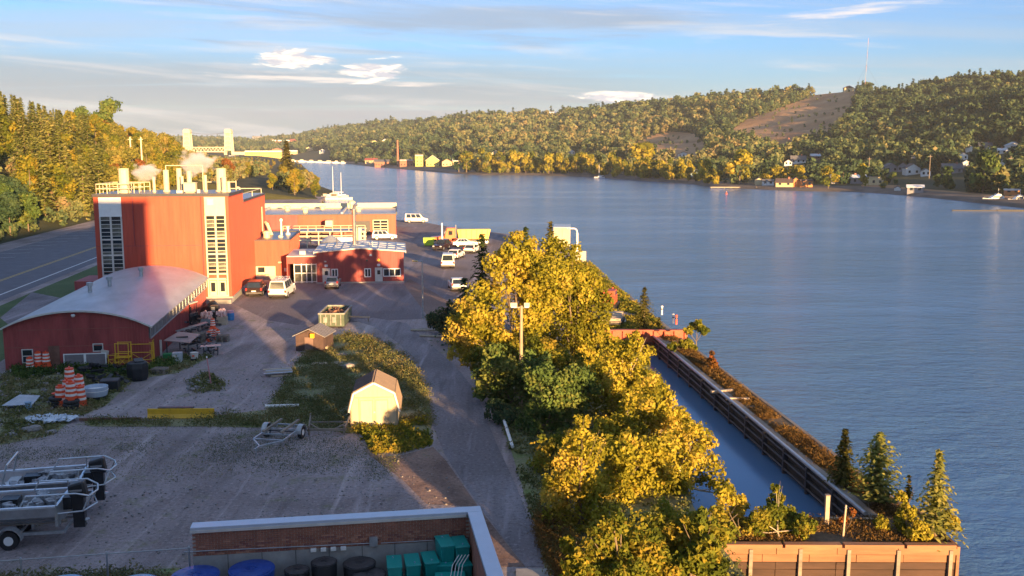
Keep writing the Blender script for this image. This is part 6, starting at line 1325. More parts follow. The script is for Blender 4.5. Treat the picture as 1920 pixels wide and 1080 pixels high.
for i, (px, py, z, lab) in enumerate(((115,762,0,'left front orange and white traffic barrel in the tall cluster'),(152,762,0,'right front traffic barrel in the tall cluster'),(133,742,.55,'topmost traffic barrel in the middle of the cluster'),(128,750,0,'traffic barrel at the back left of the cluster'),(150,748,.25,'traffic barrel at the back right of the cluster'),(135,765,.35,'traffic barrel with a pale middle, front of the cluster'))):
    g = G(px, py); drum(lab, g.x, g.y, z, 1.25)
for px, py, z, lab in ((57,697,0,'single traffic barrel at the left by the barn window'),(73,694,.3,'left one of the two barrels raised beside the barn window'),(88,694,.3,'right one of the two barrels raised beside the barn window')):
    g = G(px, py); drum(lab, g.x, g.y, z, 1.0)
for k, (px, py, z) in enumerate(((396,634,0),(405,634,0),(400,632,.75),(392,640,0),(409,637,0))):
    g = G(px, py); drum(('orange barrel standing left in the small stack by the folding table','orange barrel in the middle of the small stack by the table','orange barrel on top of the small stack by the table','faded orange barrel lowest in the small stack','orange barrel at the right end of the small stack')[k], g.x, g.y, z, .8)
def tyre_stack(label, px, py, n, r=.45, m=black):
    g = G(px, py); t = thing('tyre_stack', label, 'tyres', (g.x, g.y, 0))
    for k in range(n): MB().lathe([(r*.55,0),(r*.9,-.0),(r,.06),(r,.15),(r*.9,.21),(r*.55,.21),(r*.5,.1)], (random.uniform(-.04,.04), random.uniform(-.04,.04), k*.215), 18).build('tyre', m, t)
tyre_stack('black tyres stacked in front of the barrel cluster', 134, 768, 3, .48); tyre_stack('black tyres left of the barrel cluster', 108, 762, 3, .5)
g = G(112,758); t = thing('orange_basin', 'orange basin sitting on the left tyres', 'basin', (g.x, g.y-.2, .66)); MB().lathe([(.2,0),(.34,.12),(.36,.13),(.3,.12),(.18,.03)], n=16).build('bowl', orange, t)
g = G(175,752); t = thing('pale_round_tub', 'wide pale blue round tub on black blocks right of the barrels', 'tub', (g.x, g.y+.5, 0)); MB().lathe([(.58,.0),(.6,.25)], n=20).build('block', black, t)
MB().lathe([(.66,.26),(.72,.5),(.74,.85),(.70,.86),(.66,.55),(.3,.5)], n=24).build('tub', mat('pale_tub', (.42,.5,.6), .45), t); MB().lathe([(.735,.6),(.75,.62),(.735,.64)], n=24).build('hoop', white, t)
def junk(name, label, cat, poly, n, m, hmax=.5, smin=.15, smax=.9, kind='stuff'):
    c = scatter_poly(poly, n); mb = MB()
    for x, y in c: mb.cbox((x, y, random.uniform(.05, hmax)), (random.uniform(smin, smax), random.uniform(.05, smin*2), random.uniform(.04, .2)), random.uniform(0, 3.1), random.uniform(-.4, .4), random.uniform(-.4, .4))
    return tag(mb.build(name, m), label, kind=kind)
junk('scrap_heap', 'black scrap and pallets heaped between the barrels and the black bin', 'scrap', [(165,735),(235,735),(250,700),(185,690),(150,700)], 60, blackp, .6)
junk('stone_rubble', 'stones and rubble in the rough ground', 'rubble', [(0,700),(120,690),(130,740),(60,800),(0,830)], 130, stonem, .10, .1, .35)
junk('pipe_rubble', 'scrap metal under the workbench by the barn', 'scrap', [(340,660),(405,668),(412,606),(375,592),(350,604)], 130, steel_dk, .75, .12, .7)
junk('island_stones', 'stones round the foot of the pink post', 'stones', [(350,715),(375,703),(400,720),(385,735),(352,732)], 60, stonem, .08, .1, .25)
g = G(259,712); t = thing('black_bin', 'big black fabric bin with an uneven top', 'bin', (g.x, g.y, 0), R(5)); MB().lathe([(.62,0),(.72,.3),(.75,.9),(.70,1.25),(.62,1.3)], n=7).build('body', blackp, t, bevel=.06); MB().cbox((.1,0,1.35),(.6,.5,.2), .5, .3).build('contents', steel_dk, t); MB().cbox((.25,-.5,1.1),(.3,.04,.25)).build('pale_patch', galv, t)
g = G(205,735); t = thing('black_crate', 'black plastic crate right of the pale round tub', 'crate', (g.x, g.y, 0), R(12)); MB().box(-.55,0,0,.55,.9,.75).build('box', blackp, t, bevel=.03); MB().box(-.58,-.03,.68,.58,.93,.76).build('rim', steel_dk, t)
g = G(45,762); t = thing('white_sheet', 'white board lying tilted on a dark frame at the left edge', 'board', (g.x, g.y-.3, 0), R(18)); MB().add([(-1.0,-.5,.32),(.7,-.6,.25),(1.0,.7,.5),(-.2,.8,.62),(-1.0,-.5,.36),(.7,-.6,.29),(1.0,.7,.54),(-.2,.8,.66)], [(0,3,2,1),(4,5,6,7),(0,1,5,4),(1,2,6,5),(2,3,7,6),(3,0,4,7)]).build('sheet', mat('dull_white_sheet', (.42,.45,.5), .5), t); MB().box(-.8,-.4,0,.7,.5,.22).build('frame', steel_dk, t)
g = G(72,770); t = thing('pale_cylinder', 'short pale drum beside the white board', 'drum', (g.x-.6, g.y, 0)); MB().lathe([(.18,0),(.18,.5),(.2,.52),(.2,.56)], n=14).build('drum', greyblue, t)
g = G(95,790); t = thing('plastic_tarp', 'crumpled pale plastic tarpaulin lying on the rough ground', 'tarpaulin', (g.x, g.y, 0))
N2 = 22; mb = MB(); vs_ = [(((i/N2)-.5)*2.9+.25*math.sin(j*1.3), ((j/N2)-.5)*1.5+.2*math.sin(i*.9), .12+.13*abs(math.sin(i*.9+j*.7))+.09*math.sin(i*2.1-j*1.7)*math.cos(j)) for j in range(N2+1) for i in range(N2+1)]
mb.add(vs_, [(j*(N2+1)+i, j*(N2+1)+i+1, (j+1)*(N2+1)+i+1, (j+1)*(N2+1)+i) for j in range(N2) for i in range(N2) if (i-11)**2/130+(j-11)**2/110+.2*math.sin(i*3+j) < 1]); mb.build('film', mat('plastic_film', (.55,.62,.70), .3), t)
def scaffold(label, px, py, w, h, d, rz, extra=False):
    g = G(px, py); t = thing('scaffold_frame', label, 'scaffold', (g.x, g.y, 0), R(rz))
    for x in (0, w):
        for y in (0, d): MB().tube((x,y,0),(x,y,h),.035,n=6).build('upright', yellow, t)
    for y in (0, d):
        for z in (h*.3, h*.62, h-.04): MB().tube((0,y,z),(w,y,z),.03,n=6).build('crossbar', yellow, t)
    MB().tube((0,0,.1),(w,0,h*.6),.022,n=6).build('brace', yellow, t); MB().tube((w,0,.1),(0,0,h*.6),.022,n=6).build('brace', yellow, t)
    if extra: MB().box(-.05,-.05,h*.45,w+.05,d+.05,h*.45+.05).build('platform', yellow, t)
    return t
scaffold('yellow scaffold tower with a platform at the barn wall', 218, 694, .95, 2.0, .6, 3, True); scaffold('yellow scaffold frames leaning together right of the platform one', 247, 688, 1.5, 1.75, .5, 6); scaffold('low yellow frame left of the scaffold tower', 204, 690, .5, 1.0, .5, -4); scaffold('inner yellow frame behind the leaning frames', 262, 680, 1.0, 1.7, .4, 10)
g = G(120,692); t = thing('framed_screen', 'white-framed grey double panel leaning at the barn wall', 'panel', (g.x, g.y, 0), ARZ); 
for u in (0, 1.5): MB().box(u+.08,.02,.15,u+1.42,.05,1.05).build('panel', mat('screen_grey', (.20,.18,.19), .6), t)
MB().box(0,0,0,.08,.08,1.12).box(1.42,0,0,1.58,.08,1.12).box(2.92,0,0,3.0,.08,1.12).box(.08,0,1.05,1.42,.08,1.12).box(1.58,0,1.05,2.92,.08,1.12).build('frame', white, t)
g = G(205,690); t = thing('white_chair', 'tilted pale board beside the scaffold', 'board', (g.x-.4, g.y+.3, .6), R(5)); MB().cbox((0,0,.4),(.55,.05,.6), 0, .2, .2).build('sheet', offwhite, t); MB().box(-.25,0,-.6,-.2,.05,.1).build('leg', offwhite, t); t.name = 'tilted_board'
# workbench corner by the barn
g = G(335,665); t = thing('workbench', 'big sloping brown workbench board on trestles beside the barn', 'workbench', (g.x, g.y, 0), ARZ)
MB().add([(-1.0,-.4,1.2),(.95,-.6,1.0),(1.35,2.1,1.15),(-.35,2.4,1.35),(-1.0,-.4,1.26),(.95,-.6,1.06),(1.35,2.1,1.21),(-.35,2.4,1.41)], [(0,3,2,1),(4,5,6,7),(0,1,5,4),(1,2,6,5),(2,3,7,6),(3,0,4,7)]).build('top', mat('bench_board', (.34,.24,.22), .6, var=.2), t)
for x, y in ((-.85,-.3),(.8,-.45),(1.1,1.9),(-.3,2.1)): MB().box(x,y,0,x+.08,y+.08,1.1).build('leg', steel_dk, t)
MB().cbox((.2,.7,1.27),(.9,.12,.12), .2).build('pipe_offcut', steel_dk, t)
g = G(352,605); t = thing('small_loader', 'small loader with a pale canopy standing at the barn wall', 'loader', (g.x, g.y-.3, 0), R(-10))
MB().box(-.75,-.7,.35,.75,.9,1.0).build('body', steel_dk, t, bevel=.05); MB().box(-.85,-.8,1.9,.85,.7,2.0).build('canopy', offwhite, t, bevel=.03)
for x in (-.75,.7):
    for y in (-.7,.55): MB().box(x,y,1.0,x+.06,y+.06,1.9).build('post', blackp, t)
for s in (-1, 1):
    for y in (-.5,.55): MB().tube((s*.85-.13,y,.38),(s*.85+.13,y,.38),.38,n=14).build('wheel', black, t)
MB().beam((-.3,-1.0,.4),(.55,-.85,1.25),.14,.1).build('lift_arm', galv, t); MB().box(-.35,-.1,1.0,.35,.35,1.5).build('seat', blackp, t)
def wrapped_pallet(label, px, py, n, load, box_m, s=1.):
    g = G(px, py); t = thing('loaded_pallet', label, 'pallet', (g.x, g.y, 0), R(random.uniform(-8,8))); MB().box(-.45,-.4,0,.45,.4,.12).build('pallet', wood_pale, t); MB().box(-.42,-.38,.121,.42,.38,.72).build('box', box_m, t)
    mb = MB()
    for k in range(n): a = random.uniform(-.4,.4); b = random.uniform(-.35,.35); mb.lathe([(.09,0),(.11,.05),(.07,.32),(.03,.34)], (a, b, .72+random.uniform(0,.5)*(1-abs(a))), 8)
    tag(mb.build('piled_cones', load, t), kind='stuff')
wrapped_pallet('grey box heaped with orange and white cones near the lab door', 388, 612, 40, mat('cone_mix', (.8,.22,.12), .4, col2=(.85,.75,.7), scale=9), mat('box_grey', (.25,.3,.32), .6))
wrapped_pallet('wooden crate heaped with pink and white cones', 417, 608, 40, mat('cone_mix_pale', (.8,.3,.25), .4, col2=(.85,.8,.78), scale=9), wood_pale)
g = G(403,602); t = thing('black_cabinet', 'tall black cabinet between the two cone pallets', 'cabinet', (g.x, g.y, 0), R(6)); MB().box(-.35,-.3,0,.4,.35,1.5).build('body', blackp, t, bevel=.04); MB().box(-.2,-.33,.9,.1,-.3,1.4).build('pale_label', galv, t)
g = G(433,600); t = thing('blue_drum', 'bright blue drum with a pink lid right of the cone pallets', 'drum', (g.x, g.y, 0)); MB().lathe([(.30,0),(.33,.1),(.33,.28),(.35,.3),(.33,.32),(.33,.62),(.3,.7)], n=16).build('body', mat('bright_blue', (.03,.22,.5), .35), t); MB().lathe([(.31,.7),(.28,.9),(.1,.95)], n=14).build('lid', mat('pinkish', (.6,.3,.38), .5), t)
g = G(398,665); t = thing('folding_table', 'grey folding table standing in the yard', 'table', (g.x-.1, g.y, 0), R(14)); MB().box(-.75,-.35,.68,.75,.4,.73).build('top', mat('table_grey', (.33,.32,.33), .5), t)
for x in (-.55,.5): MB().box(x,-.3,0,x+.05,-.25,.68).box(x,.3,0,x+.05,.35,.68).box(x,-.25,.05,x+.05,.3,.09).build('leg', steel_dk, t)
g = G(365,676); t = thing('grey_pail', 'white pail with red print on a dark ring', 'pail', (g.x, g.y, 0)); MB().lathe([(.3,0),(.33,.18)], n=16).build('ring', black, t); MB().lathe([(.25,.18),(.3,.62),(.32,.64),(.27,.6)], n=16).build('pail', offwhite, t); MB().cbox((0,-.285,.42),(.18,.02,.12)).build('red_mark', orange, t)
g = G(333,678); t = thing('grey_cabinet', 'pale grey box cabinet under the end of the workbench', 'cabinet', (g.x, g.y, 0), R(8)); MB().box(-.35,-.3,0,.35,.3,.72).build('body', mat('pale_grey_plastic', (.42,.45,.48), .5), t, bevel=.03); MB().box(-.3,-.33,.1,-.05,-.3,.6).build('door', offwhite, t)
g = G(314,674); t = thing('green_tub', 'green tub next to the grey cabinet', 'tub', (g.x, g.y, 0), R(8)); MB().box(-.28,-.25,0,.28,.3,.45).build('tub', mat('green_plastic', (.03,.26,.08), .5), t, bevel=.03); MB().box(-.3,-.27,.41,.3,.32,.46).build('rim', mat('green_plastic', None), t)
g = G(302,672); t = thing('white_post', 'white upright board at the corner of the barn', 'board', (g.x, g.y, 0), ARZ); MB().box(-.05,0,0,.1,.08,1.45).build('board', offwhite, t)
for px, py, lab in ((354,585,'white sack standing against the barn wall'),(372,583,'second pale sack standing nearer the laboratory')):
    g = G(px, py); t = thing('pale_sack', lab, 'sack', (g.x-.2, g.y, 0), .2); MB().lathe([(.2,0),(.24,.3),(.2,.85),(.08,.95)], n=10).build('bag', offwhite, t); MB().lathe([(.09,.9),(.12,1.0)], n=8).build('neck', offwhite, t)
g = G(318,605); t = thing('hose_reel', 'white and green hose reel on the barn side', 'hose reel', (g.x-.35, g.y, 0)); MB().tube((0,-.1,.9),(0,.1,.9),.22,n=14).build('reel', offwhite, t); MB().tube((0,-.12,.9),(0,-.1,.9),.13,n=12).build('hub', green_paint, t); MB().box(-.03,-.03,0,.03,.03,.9).build('stand', steel_dk, t)
g = G(385,640); t = thing('pink_tarp_roll', 'pink roll of sheeting lying left of the orange barrel stack', 'roll', (g.x-.4, g.y+.3, .2), R(-12)); MB().tube((-.9,0,.05),(.6,0,.0),.16,n=12).build('roll', mat('pink_sheet', (.62,.2,.24), .6), t); MB().tube((.6,0,0),(.63,0,0),.1,n=10).build('core', wood_pale, t)
g = G(396,722); t = thing('leaning_post', 'thin pink post leaning on the stone island in the yard', 'post', (g.x, g.y, 0)); MB().tube((0,0,0),(-.22,0,2.0),.035,n=8).build('post', mat('pink_post', (.55,.2,.22), .6), t); MB().tube((-.21,0,1.9),(-.225,0,2.02),.05,n=8).build('cap', white, t)
g = G(340,785); t = thing('snow_plough_blade', 'long yellow plough blade with a worn dark edge lying in the weeds', 'plough blade', (g.x, g.y, 0), R(1.5))
for k in range(3): MB().prism([(-.1,.05),(0,.0),(.1,.25),(.06,.62),(0,.6),(.02,.28)], -2.0+k*1.33, -2.0+(k+1)*1.33-.02, 'x').build('blade_section', yellow, t)
MB().box(-1.4,.05,.6,.7,.35,.68).build('dark_top_edge', steel_dk, t); MB().beam((0,.1,.3),(0,.9,.2),.1,.1).build('push_arm', steel_dk, t)
g = G(200,790); t = thing('rusty_beam', 'dark rusty beam lying left of the plough blade', 'beam', (g.x, g.y, 0), R(3)); MB().box(-1.6,0,.05,2.0,.12,.2).build('beam', mat('rusty_scrap', None), t); MB().box(-.2,-.1,0,.0,.2,.05).build('block', wood_grey, t)
t = thing('plank_pile', 'pile of pale planks and boards left of the weeds', 'planks', (-16.7, 67.3, 0), R(17))
for k in range(4): MB().box(-1.0+random.uniform(-.1,.1),-.55+k*.3,.2+.03*k,.95+random.uniform(-.1,.1),-.3+k*.3,.26+.03*k).build('plank', wood_pale if k % 2 else galv, t)
MB().box(-.8,-.5,0,-.65,.6,.2).build('bearer', wood_grey, t); MB().box(.6,-.5,0,.75,.6,.2).build('bearer', wood_grey, t); MB().box(-.6,-.75,.02,.9,-.62,.12).build('loose_plank', wood_pale, t)
for px, py, w, rz, lab in ((595,658,1.6,5,'stack of pale timber beside the brown shed'),(600,685,1.2,10,'short rusty plank in the weeds'),(628,684,.7,-20,'small broken pallet among the weeds')):
    g = G(px, py); t = thing('timber_stack', lab, 'timber', (g.x, g.y, 0), R(rz))
    for k in range(3): MB().box(-w/2,k*.22,.05,w/2,k*.22+.18,.32 if w > 1.4 else .12).build('board', wood_pale, t)
g = G(530,768); t = thing('white_pole', 'white corrugated pipe lying in the weeds above the boat trailer', 'pipe', (g.x, g.y, .15), R(6)); MB().tube((-1.0,0,.1),(1.0,0,.1),.09,n=10).build('pipe', white, t); MB().tube((-1.05,0,.1),(-1.0,0,.1),.12,n=10).build('socket', white, t)
a, b = G(945,800), G(961,846); t = thing('fallen_pipe', 'white pipe lying on the verge beside the gravel drive', 'pipe', (a.x, a.y, .25), math.atan2(b.y-a.y, b.x-a.x)); MB().tube((0,0,.15),((b-a).length,0,0),.09,n=10).build('pipe', white, t); MB().tube((1.6,0,.11),(1.75,0,.11),.11,n=10).build('coupling', galv, t)
g = G(668,605); t = thing('timber_trestle', 'pale timber laid over a dark frame at the bend of the drive', 'timber', (g.x, g.y+.4, 0), R(3)); MB().beam((-1.1,.3,.5),(1.2,.1,.42),.12,.12).build('top_timber', wood_pale, t); MB().beam((-1.0,-1.5,.3),(-1.0,.3,.45),.1,.12).build('side_timber', wood_grey, t); MB().box(-1.05,-1.5,0,-.95,-1.4,.3).box(1.0,.05,0,1.1,.15,.4).build('leg', wood_grey, t)
for px, py, lab, rz in ((795,622,'pale log lying at the left edge of the golden trees',-10),(812,633,'second log nearer the dark bush',-14)):
    g = G(px, py); t = thing('log', lab, 'log', (g.x, g.y, .12), R(rz)); MB().tube((-1.2,0,0),(1.0,0,.02),.10,.08,8).build('log', bark_pale, t); MB().tube((.3,0,.05),(.5,.2,.25),.03,.02,6).build('branch_stub', bark_pale, t)
for px, py, r_, lab in ((60,808,.5,'flat pale rock at the left of the gravel yard'),(20,818,.35,'small rock at the left edge'),(95,812,.3,'small pale rock right of the flat one'),(650,690,.5,'grey boulder in the weeds above the shed'),(640,668,.4,'smaller boulder nearer the brown shed')):
    g = G(px, py); m_ = MB().lathe([(r_*.8,0),(r_,r_*.2),(r_*.8,r_*.5),(r_*.3,r_*.62)], n=8, sx=1.2, sy=.8); m_.v = [(x*(1+.15*math.sin(7*y+z*5)), y*(1+.15*math.cos(6*x)), z*(1+.2*math.sin(5*x))) for x, y, z in m_.v]; o = m_.build('rock', stonem, loc=(g.x, g.y, 0)); tag(o, lab, 'rock')
for px, py, lab in ((618,545,None),):
    pass
for px, h, lab in ((838,1.6,None),): pass
# utility poles of the hillside
for px, d, lab in ((246, 300, 'left one of two sunlit poles on the hillside behind the laboratory'), (266, 305, 'right one of two sunlit poles on the hillside behind the laboratory')):
    v = Q(px, 300, d); zt = Q(px, 257, d).z; z0 = hl(v.x, d); t = thing('utility_pole', lab, 'pole', (v.x, d, z0)); MB().tube((0,0,-1),(0,0,max(6, zt-z0)),.32,.22,8).build('pole', cream, t); MB().box(-.7,-.1,max(6, zt-z0)-.8,.7,.1,max(6, zt-z0)-.6).build('crossarm', cream, t)

# ------------------------------------------------------------------ lift bridge, boats, mast, hill tower
t = thing('lift_bridge', 'pale lift bridge with two tall towers over the river', 'bridge', (0, 1750, 0), 0)
d_ = 1750; bx0 = (353-960)/1818*d_; bx1 = (430-960)/1818*d_
for bx in (bx0, bx1):
    mb = MB()
    for s in (-1, 1):
        for y in (-5, 5): mb.beam((bx+s*7,y,0),(bx+s*4.6,y,46),2.2,2.2)
    for z in (14, 22, 30, 38): w = 7-2.4*z/46; mb.box(bx-w,-6,z,bx+w,-4,z+2.0)
    for z in (14, 22, 30): w = 7-2.4*z/46; mb.beam((bx-w,-5,z),(bx+w*.8,-5,z+8),1.2,1.2); mb.beam((bx+w,-5,z),(bx-w*.8,-5,z+8),1.2,1.2)
    tw = mb.build('tower', cream, t); MB().box(bx-6.2,-7,44,bx+6.2,7,50).build('machine_house', cream, tw, bevel=1); MB().box(bx-5,-6,50,bx+5,6,52).build('roof_cap', cream, tw); MB().box(bx-4.4,-4.8,14,bx+4.4,4.8,44).build('tower_panel', tan_w, tw)
mb = MB(); mb.box(bx0+6,-5,11,bx1-6,5,13).box(bx0+6,-5,19,bx1-6,5,20.2)
n = 10
for k in range(n): x = bx0+6+(bx1-bx0-12)*k/n; w = (bx1-bx0-12)/n; mb.beam((x,-5,12.5),(x+w/2,-5,19.5),.9,.9); mb.beam((x+w/2,-5,19.5),(x+w,-5,12.5),.9,.9)
mb.build('lift_span', cream, t)
for a, b, nm in ((bx0-140, bx0-7, 'left'), (bx1+7, bx1+95, 'right')):
    mb = MB().box(a,-6,6 if nm == 'right' else 9,b,6,11.5)
    for x in np.arange(a+10, b, 14): mb.beam((x,-6.1,4),(x+7,-6.1,10),.8,.8); mb.beam((x+7,-6.1,10),(x+14,-6.1,4),.8,.8)
    mb.build('approach_span', cream, t)
for x in (bx0, bx1, bx1+50, bx1+90): MB().box(x-9,-8,-3,x+9,8,6).build('pier', concrete, t)
mb = MB(); pts_ = [(bx0+(bx1-bx0)*k/12, 0, 47-8*(1-(2*k/12-1)**2)*.5) for k in range(13)]; mb.path(pts_, .35); mb.build('cable', steel_dk, t)
g = hit_far(1621,160); t = thing('radio_mast', 'tall thin radio mast on the ridge above the ski slope', 'mast', g); hm = (152-66)/F*g.y+6
for k in range(8): MB().tube((k*.25*hm/80,0,hm*k/8),((k+1)*.25*hm/80,0,hm*(k+1)/8),.22,.2,6).build('mast_section', (mat('mast_pink', (.45,.28,.28), .6) if k % 2 else galv), t)
for a in (0, 2.1, 4.2): MB().tube((math.cos(a)*20,math.sin(a)*14,-2),(.6,0,hm*.5),.06,n=4).build('guy_wire', steel_dk, t)
g = hit_far(1327,186); kk = g.y/F; t = thing('shaft_tower', 'square dark stone tower on the crest of the hill', 'tower', g); MB().box(-4*kk,0,-3,4*kk,7*kk,13*kk).build('shaft', stonem, t); MB().box(-4.4*kk,-.4*kk,13*kk,4.4*kk,7.4*kk,14.5*kk).build('parapet', stonem, t); MB().tube((0,3,14*kk),(0,3,20*kk),.3).build('flagpole', steel_dk, t)
g = hit_far(1592,156); t = thing('hilltop_hut', 'cream hut at the top of the ski slope', 'hut', g); MB().box(-5,0,-2,5,6,4).build('wall', tan_w, t); MB().prism([(-5.5,4),(0,6.5),(5.5,4)], -.5, 6.5).build('roof', roof_b, t)
def sailboat(label, px, py, L, hm, two=False, rz=0):
    g = G(px, py, WATER); t = thing('sailboat', label, 'boat', g, R(rz)); st = [(-L/2,.05,.9),(-L*.3,L*.12,.8),(0,L*.16,.7),(L*.35,L*.14,.7),(L/2,L*.1,.75)]
    rings = [[(x,-b,z),(x,-b*.7,.1),(x,0,-.3),(x,b*.7,.1),(x,b,z)] for x, b, z in st]; vs_ = [v for r_ in rings for v in r_]; MB().add(vs_, [(i*5+j, i*5+j+1, (i+1)*5+j+1, (i+1)*5+j) for i in range(4) for j in range(4)]+[(i*5, (i+1)*5, (i+1)*5+4, i*5+4) for i in range(4)]+[(20,21,22,23,24)]).build('hull', white, t)
    MB().box(-L*.15,-L*.08,.7,L*.2,L*.08,1.3).build('cabin', white, t, bevel=.1); MB().tube((-L*.05,0,.7),(-L*.05,0,hm),.11,.07,8).build('mast', white, t); MB().tube((-L*.05,0,1.6),(L*.4,0,1.5),.09).build('boom', white, t)
    MB().tube((-L/2,0,.9),(-L*.05,0,hm*.97),.03,n=4).tube((L/2,0,.8),(-L*.05,0,hm*.97),.03,n=4).build('stay', steel_dk, t)
    if two: MB().tube((L*.3,0,.7),(L*.3,0,hm*.8),.11,.07,8).build('mizzen_mast', white, t)
    return t
sailboat('white sailboat moored at the far shore', 1124, 334, 6.5, 8.2); sailboat('two-masted sailboat moored behind the long building', 627, 368, 8.5, 11, True, 10)
g = G(632,374,WATER); t = thing('work_barge', 'pale flat barge moored off the left bank under the masts', 'boat', (g.x, g.y, WATER), R(8)); MB().box(-5.4,-1.6,-.3,5.4,1.6,.8).build('hull', offwhite, t, bevel=.2); MB().box(-2.4,-1.1,.8,.4,1.1,2.2).build('deckhouse', cream, t); MB().box(1.5,-.9,.8,3.9,.9,1.5).build('cargo', cream, t); MB().box(-2.0,-1.13,1.3,0,-1.1,1.9).build('window', glass, t)
g = G(612,369,WATER); t = thing('mooring_float', 'low white float left of the barge', 'float', (g.x, g.y, WATER)); MB().box(-2.6,-1,-.2,2.6,1,.35).build('float', offwhite, t); MB().box(-1,-.4,.351,.2,.4,1.1).build('locker', cream, t)
def cruiser(label, px, py, L, rz=0):
    g = G(px, py, WATER); t = thing('cabin_cruiser', label, 'boat', g, R(rz))
    rings = [[(x,-b,z),(x,-b*.75,0),(x,0,-.3),(x,b*.75,0),(x,b,z)] for x, b, z in ((-L/2,.1,1.5),(-L*.35,L*.13,1.35),(0,L*.17,1.2),(L/2,L*.15,1.1))]; vs_ = [v for r_ in rings for v in r_]
    MB().add(vs_, [(i*5+j, i*5+j+1, (i+1)*5+j+1, (i+1)*5+j) for i in range(3) for j in range(4)]+[(i*5, (i+1)*5, (i+1)*5+4, i*5+4) for i in range(3)]+[(15,16,17,18,19)]).build('hull', white, t)
    MB().prism([(-L*.25,1.2),(L*.3,1.15),(L*.26,2.1),(-L*.08,2.2)], -L*.12, L*.12).build('cabin', white, t); MB().prism([(-L*.17,1.55),(L*.22,1.55),(L*.2,1.95),(-L*.1,1.98)], -L*.123, L*.123).build('window', glass, t)
    MB().prism([(-L*.02,2.2),(L*.2,2.15),(L*.18,2.7),(L*.02,2.75)], -L*.09, L*.09).build('flybridge', white, t); MB().tube((L*.1,0,2.7),(L*.1,0,4.6),.05).build('antenna', white, t); MB().path([(-L*.45,-.4,1.5),(-L*.45,-.4,2.0),(-L*.2,-L*.12,1.95)], .03).build('bow_rail', alu, t); return t
cruiser('white cabin cruiser with a flybridge moored at the marina', 1866, 379, 8.5); cruiser('white motorboat right of the cabin cruiser', 1908, 381, 6.5)
g = G(1862,396,WATER); t = thing('floating_breakwater', 'long dark floating breakwater off the marina', 'breakwater', g, R(-9)); MB().box(-11,-.4,-.2,1,.4,.3).build('float', black, t); MB().box(1.0,-.5,-.2,10,.5,.5).build('float', black, t)
for k, (px, L) in enumerate(((572,14),(590,12),(606,12),(622,14),(636,10),(648,9),(556,12))):
    x, y, z, _ = far_ground(px, -22); t = thing('marina_boat', 'moored white boat number of the far marina', 'boat', (x, y, WATER), R(random.uniform(-20,20)), 'moored boats at the distant marina'); t['label'] = 'small white boat moored at the distant marina below the town'
    MB().prism([(-L/2,1.6),(-L*.38,0),(L/2,0),(L/2,1.4)], -L*.15, L*.15).build('hull', white, t); MB().prism([(-L*.2,1.5),(L*.25,1.4),(L*.2,3.2),(-L*.1,3.2)], -L*.12, L*.12).build('cabin', cream, t)
g = G(1362,364,WATER); t = thing('channel_buoy', 'small red channel buoy in the river', 'buoy', g); MB().lathe([(.35,-.2),(.35,.2),(.2,.4),(.15,.8),(.02,1.0)], n=10).build('float', orange, t); MB().lathe([(.08,1.0),(.08,1.1)], n=8).build('light', white, t)
t = thing('far_dock', 'row of pilings along the water by the orange house', 'dock', G(1480,355,WATER), R(-14))
for k in range(22): MB().tube((-14+k*1.35,0,-.5),(-14+k*1.35,0,1.0),.16,n=6).build('piling', wood_grey, t)
MB().box(-14.3,.2,.7,15,1.2,.85).build('deck', wood_grey, t)
t = thing('shore_jetty', 'low jetty with a pale top at the foot of the broad golden tree', 'dock', G(1370,353,WATER), R(-6)); MB().box(-9,-.8,.3,9,1,.6).build('deck', wood_pale, t)
for k in range(7): MB().tube((-8.5+k*2.8,-.6,-.5),(-8.5+k*2.8,-.6,.3),.15,n=6).build('piling', wood_grey, t)
for px, py, lab in ((1892,345,'utility pole above the marina'),(1742,335,'utility pole right of the big white house'),(1628,338,'utility pole between the two sheds')):
    g = hit_far(px, py); t = thing('utility_pole', lab, 'pole', g); MB().tube((0,0,-1),(0,0,11),.18,.13,6).build('pole', wood_grey, t); MB().box(-.9,-.08,10,.9,.08,10.2).build('crossarm', wood_grey, t)
# steam drifting off the roof stacks
def steam(label, c, r, seed):
    rr_ = random.Random(seed); mb = MB()
    me = bpy.data.meshes.new('steam_plume'); import bmesh; bm = bmesh.new(); bmesh.ops.create_icosphere(bm, subdivisions=3, radius=1); 
    for v in bm.verts: v.co *= 1+.2*math.sin(v.co.x*4+seed)+.15*math.sin(v.co.y*5+v.co.z*4)
    bm.to_mesh(me); bm.free(); me.materials.append(steam_m); o = bpy.data.objects.new('steam_plume', me); COL.objects.link(o); o.location = c; o.scale = r; return tag(o, label, kind='stuff')
steam_m = bpy.data.materials.new('steam'); steam_m.use_nodes = True; nt = steam_m.node_tree; nt.nodes.remove(nt.nodes['Principled BSDF'])
pv = nt.nodes.new('ShaderNodeVolumePrincipled'); pv.inputs['Color'].default_value = (.98,.96,.96,1); nz = nt.nodes.new('ShaderNodeTexNoise'); nz.inputs['Scale'].default_value = 1.8; nz.inputs['Detail'].default_value = 5
tc = nt.nodes.new('ShaderNodeTexCoord'); nt.links.new(tc.outputs['Object'], nz.inputs['Vector']); gr = nt.nodes.new('ShaderNodeVectorMath'); gr.operation = 'LENGTH'; nt.links.new(tc.outputs['Object'], gr.inputs[0])
m1 = nt.nodes.new('ShaderNodeMath'); m1.operation = 'MULTIPLY_ADD'; nt.links.new(gr.outputs['Value'], m1.inputs[0]); m1.inputs[1].default_value = -.36; nt.links.new(nz.outputs[0], m1.inputs[2])
m2 = nt.nodes.new('ShaderNodeMapRange'); nt.links.new(m1.outputs[0], m2.inputs[0]); m2.inputs[1].default_value = .22; m2.inputs[2].default_value = .5; m2.inputs[4].default_value = 3.2
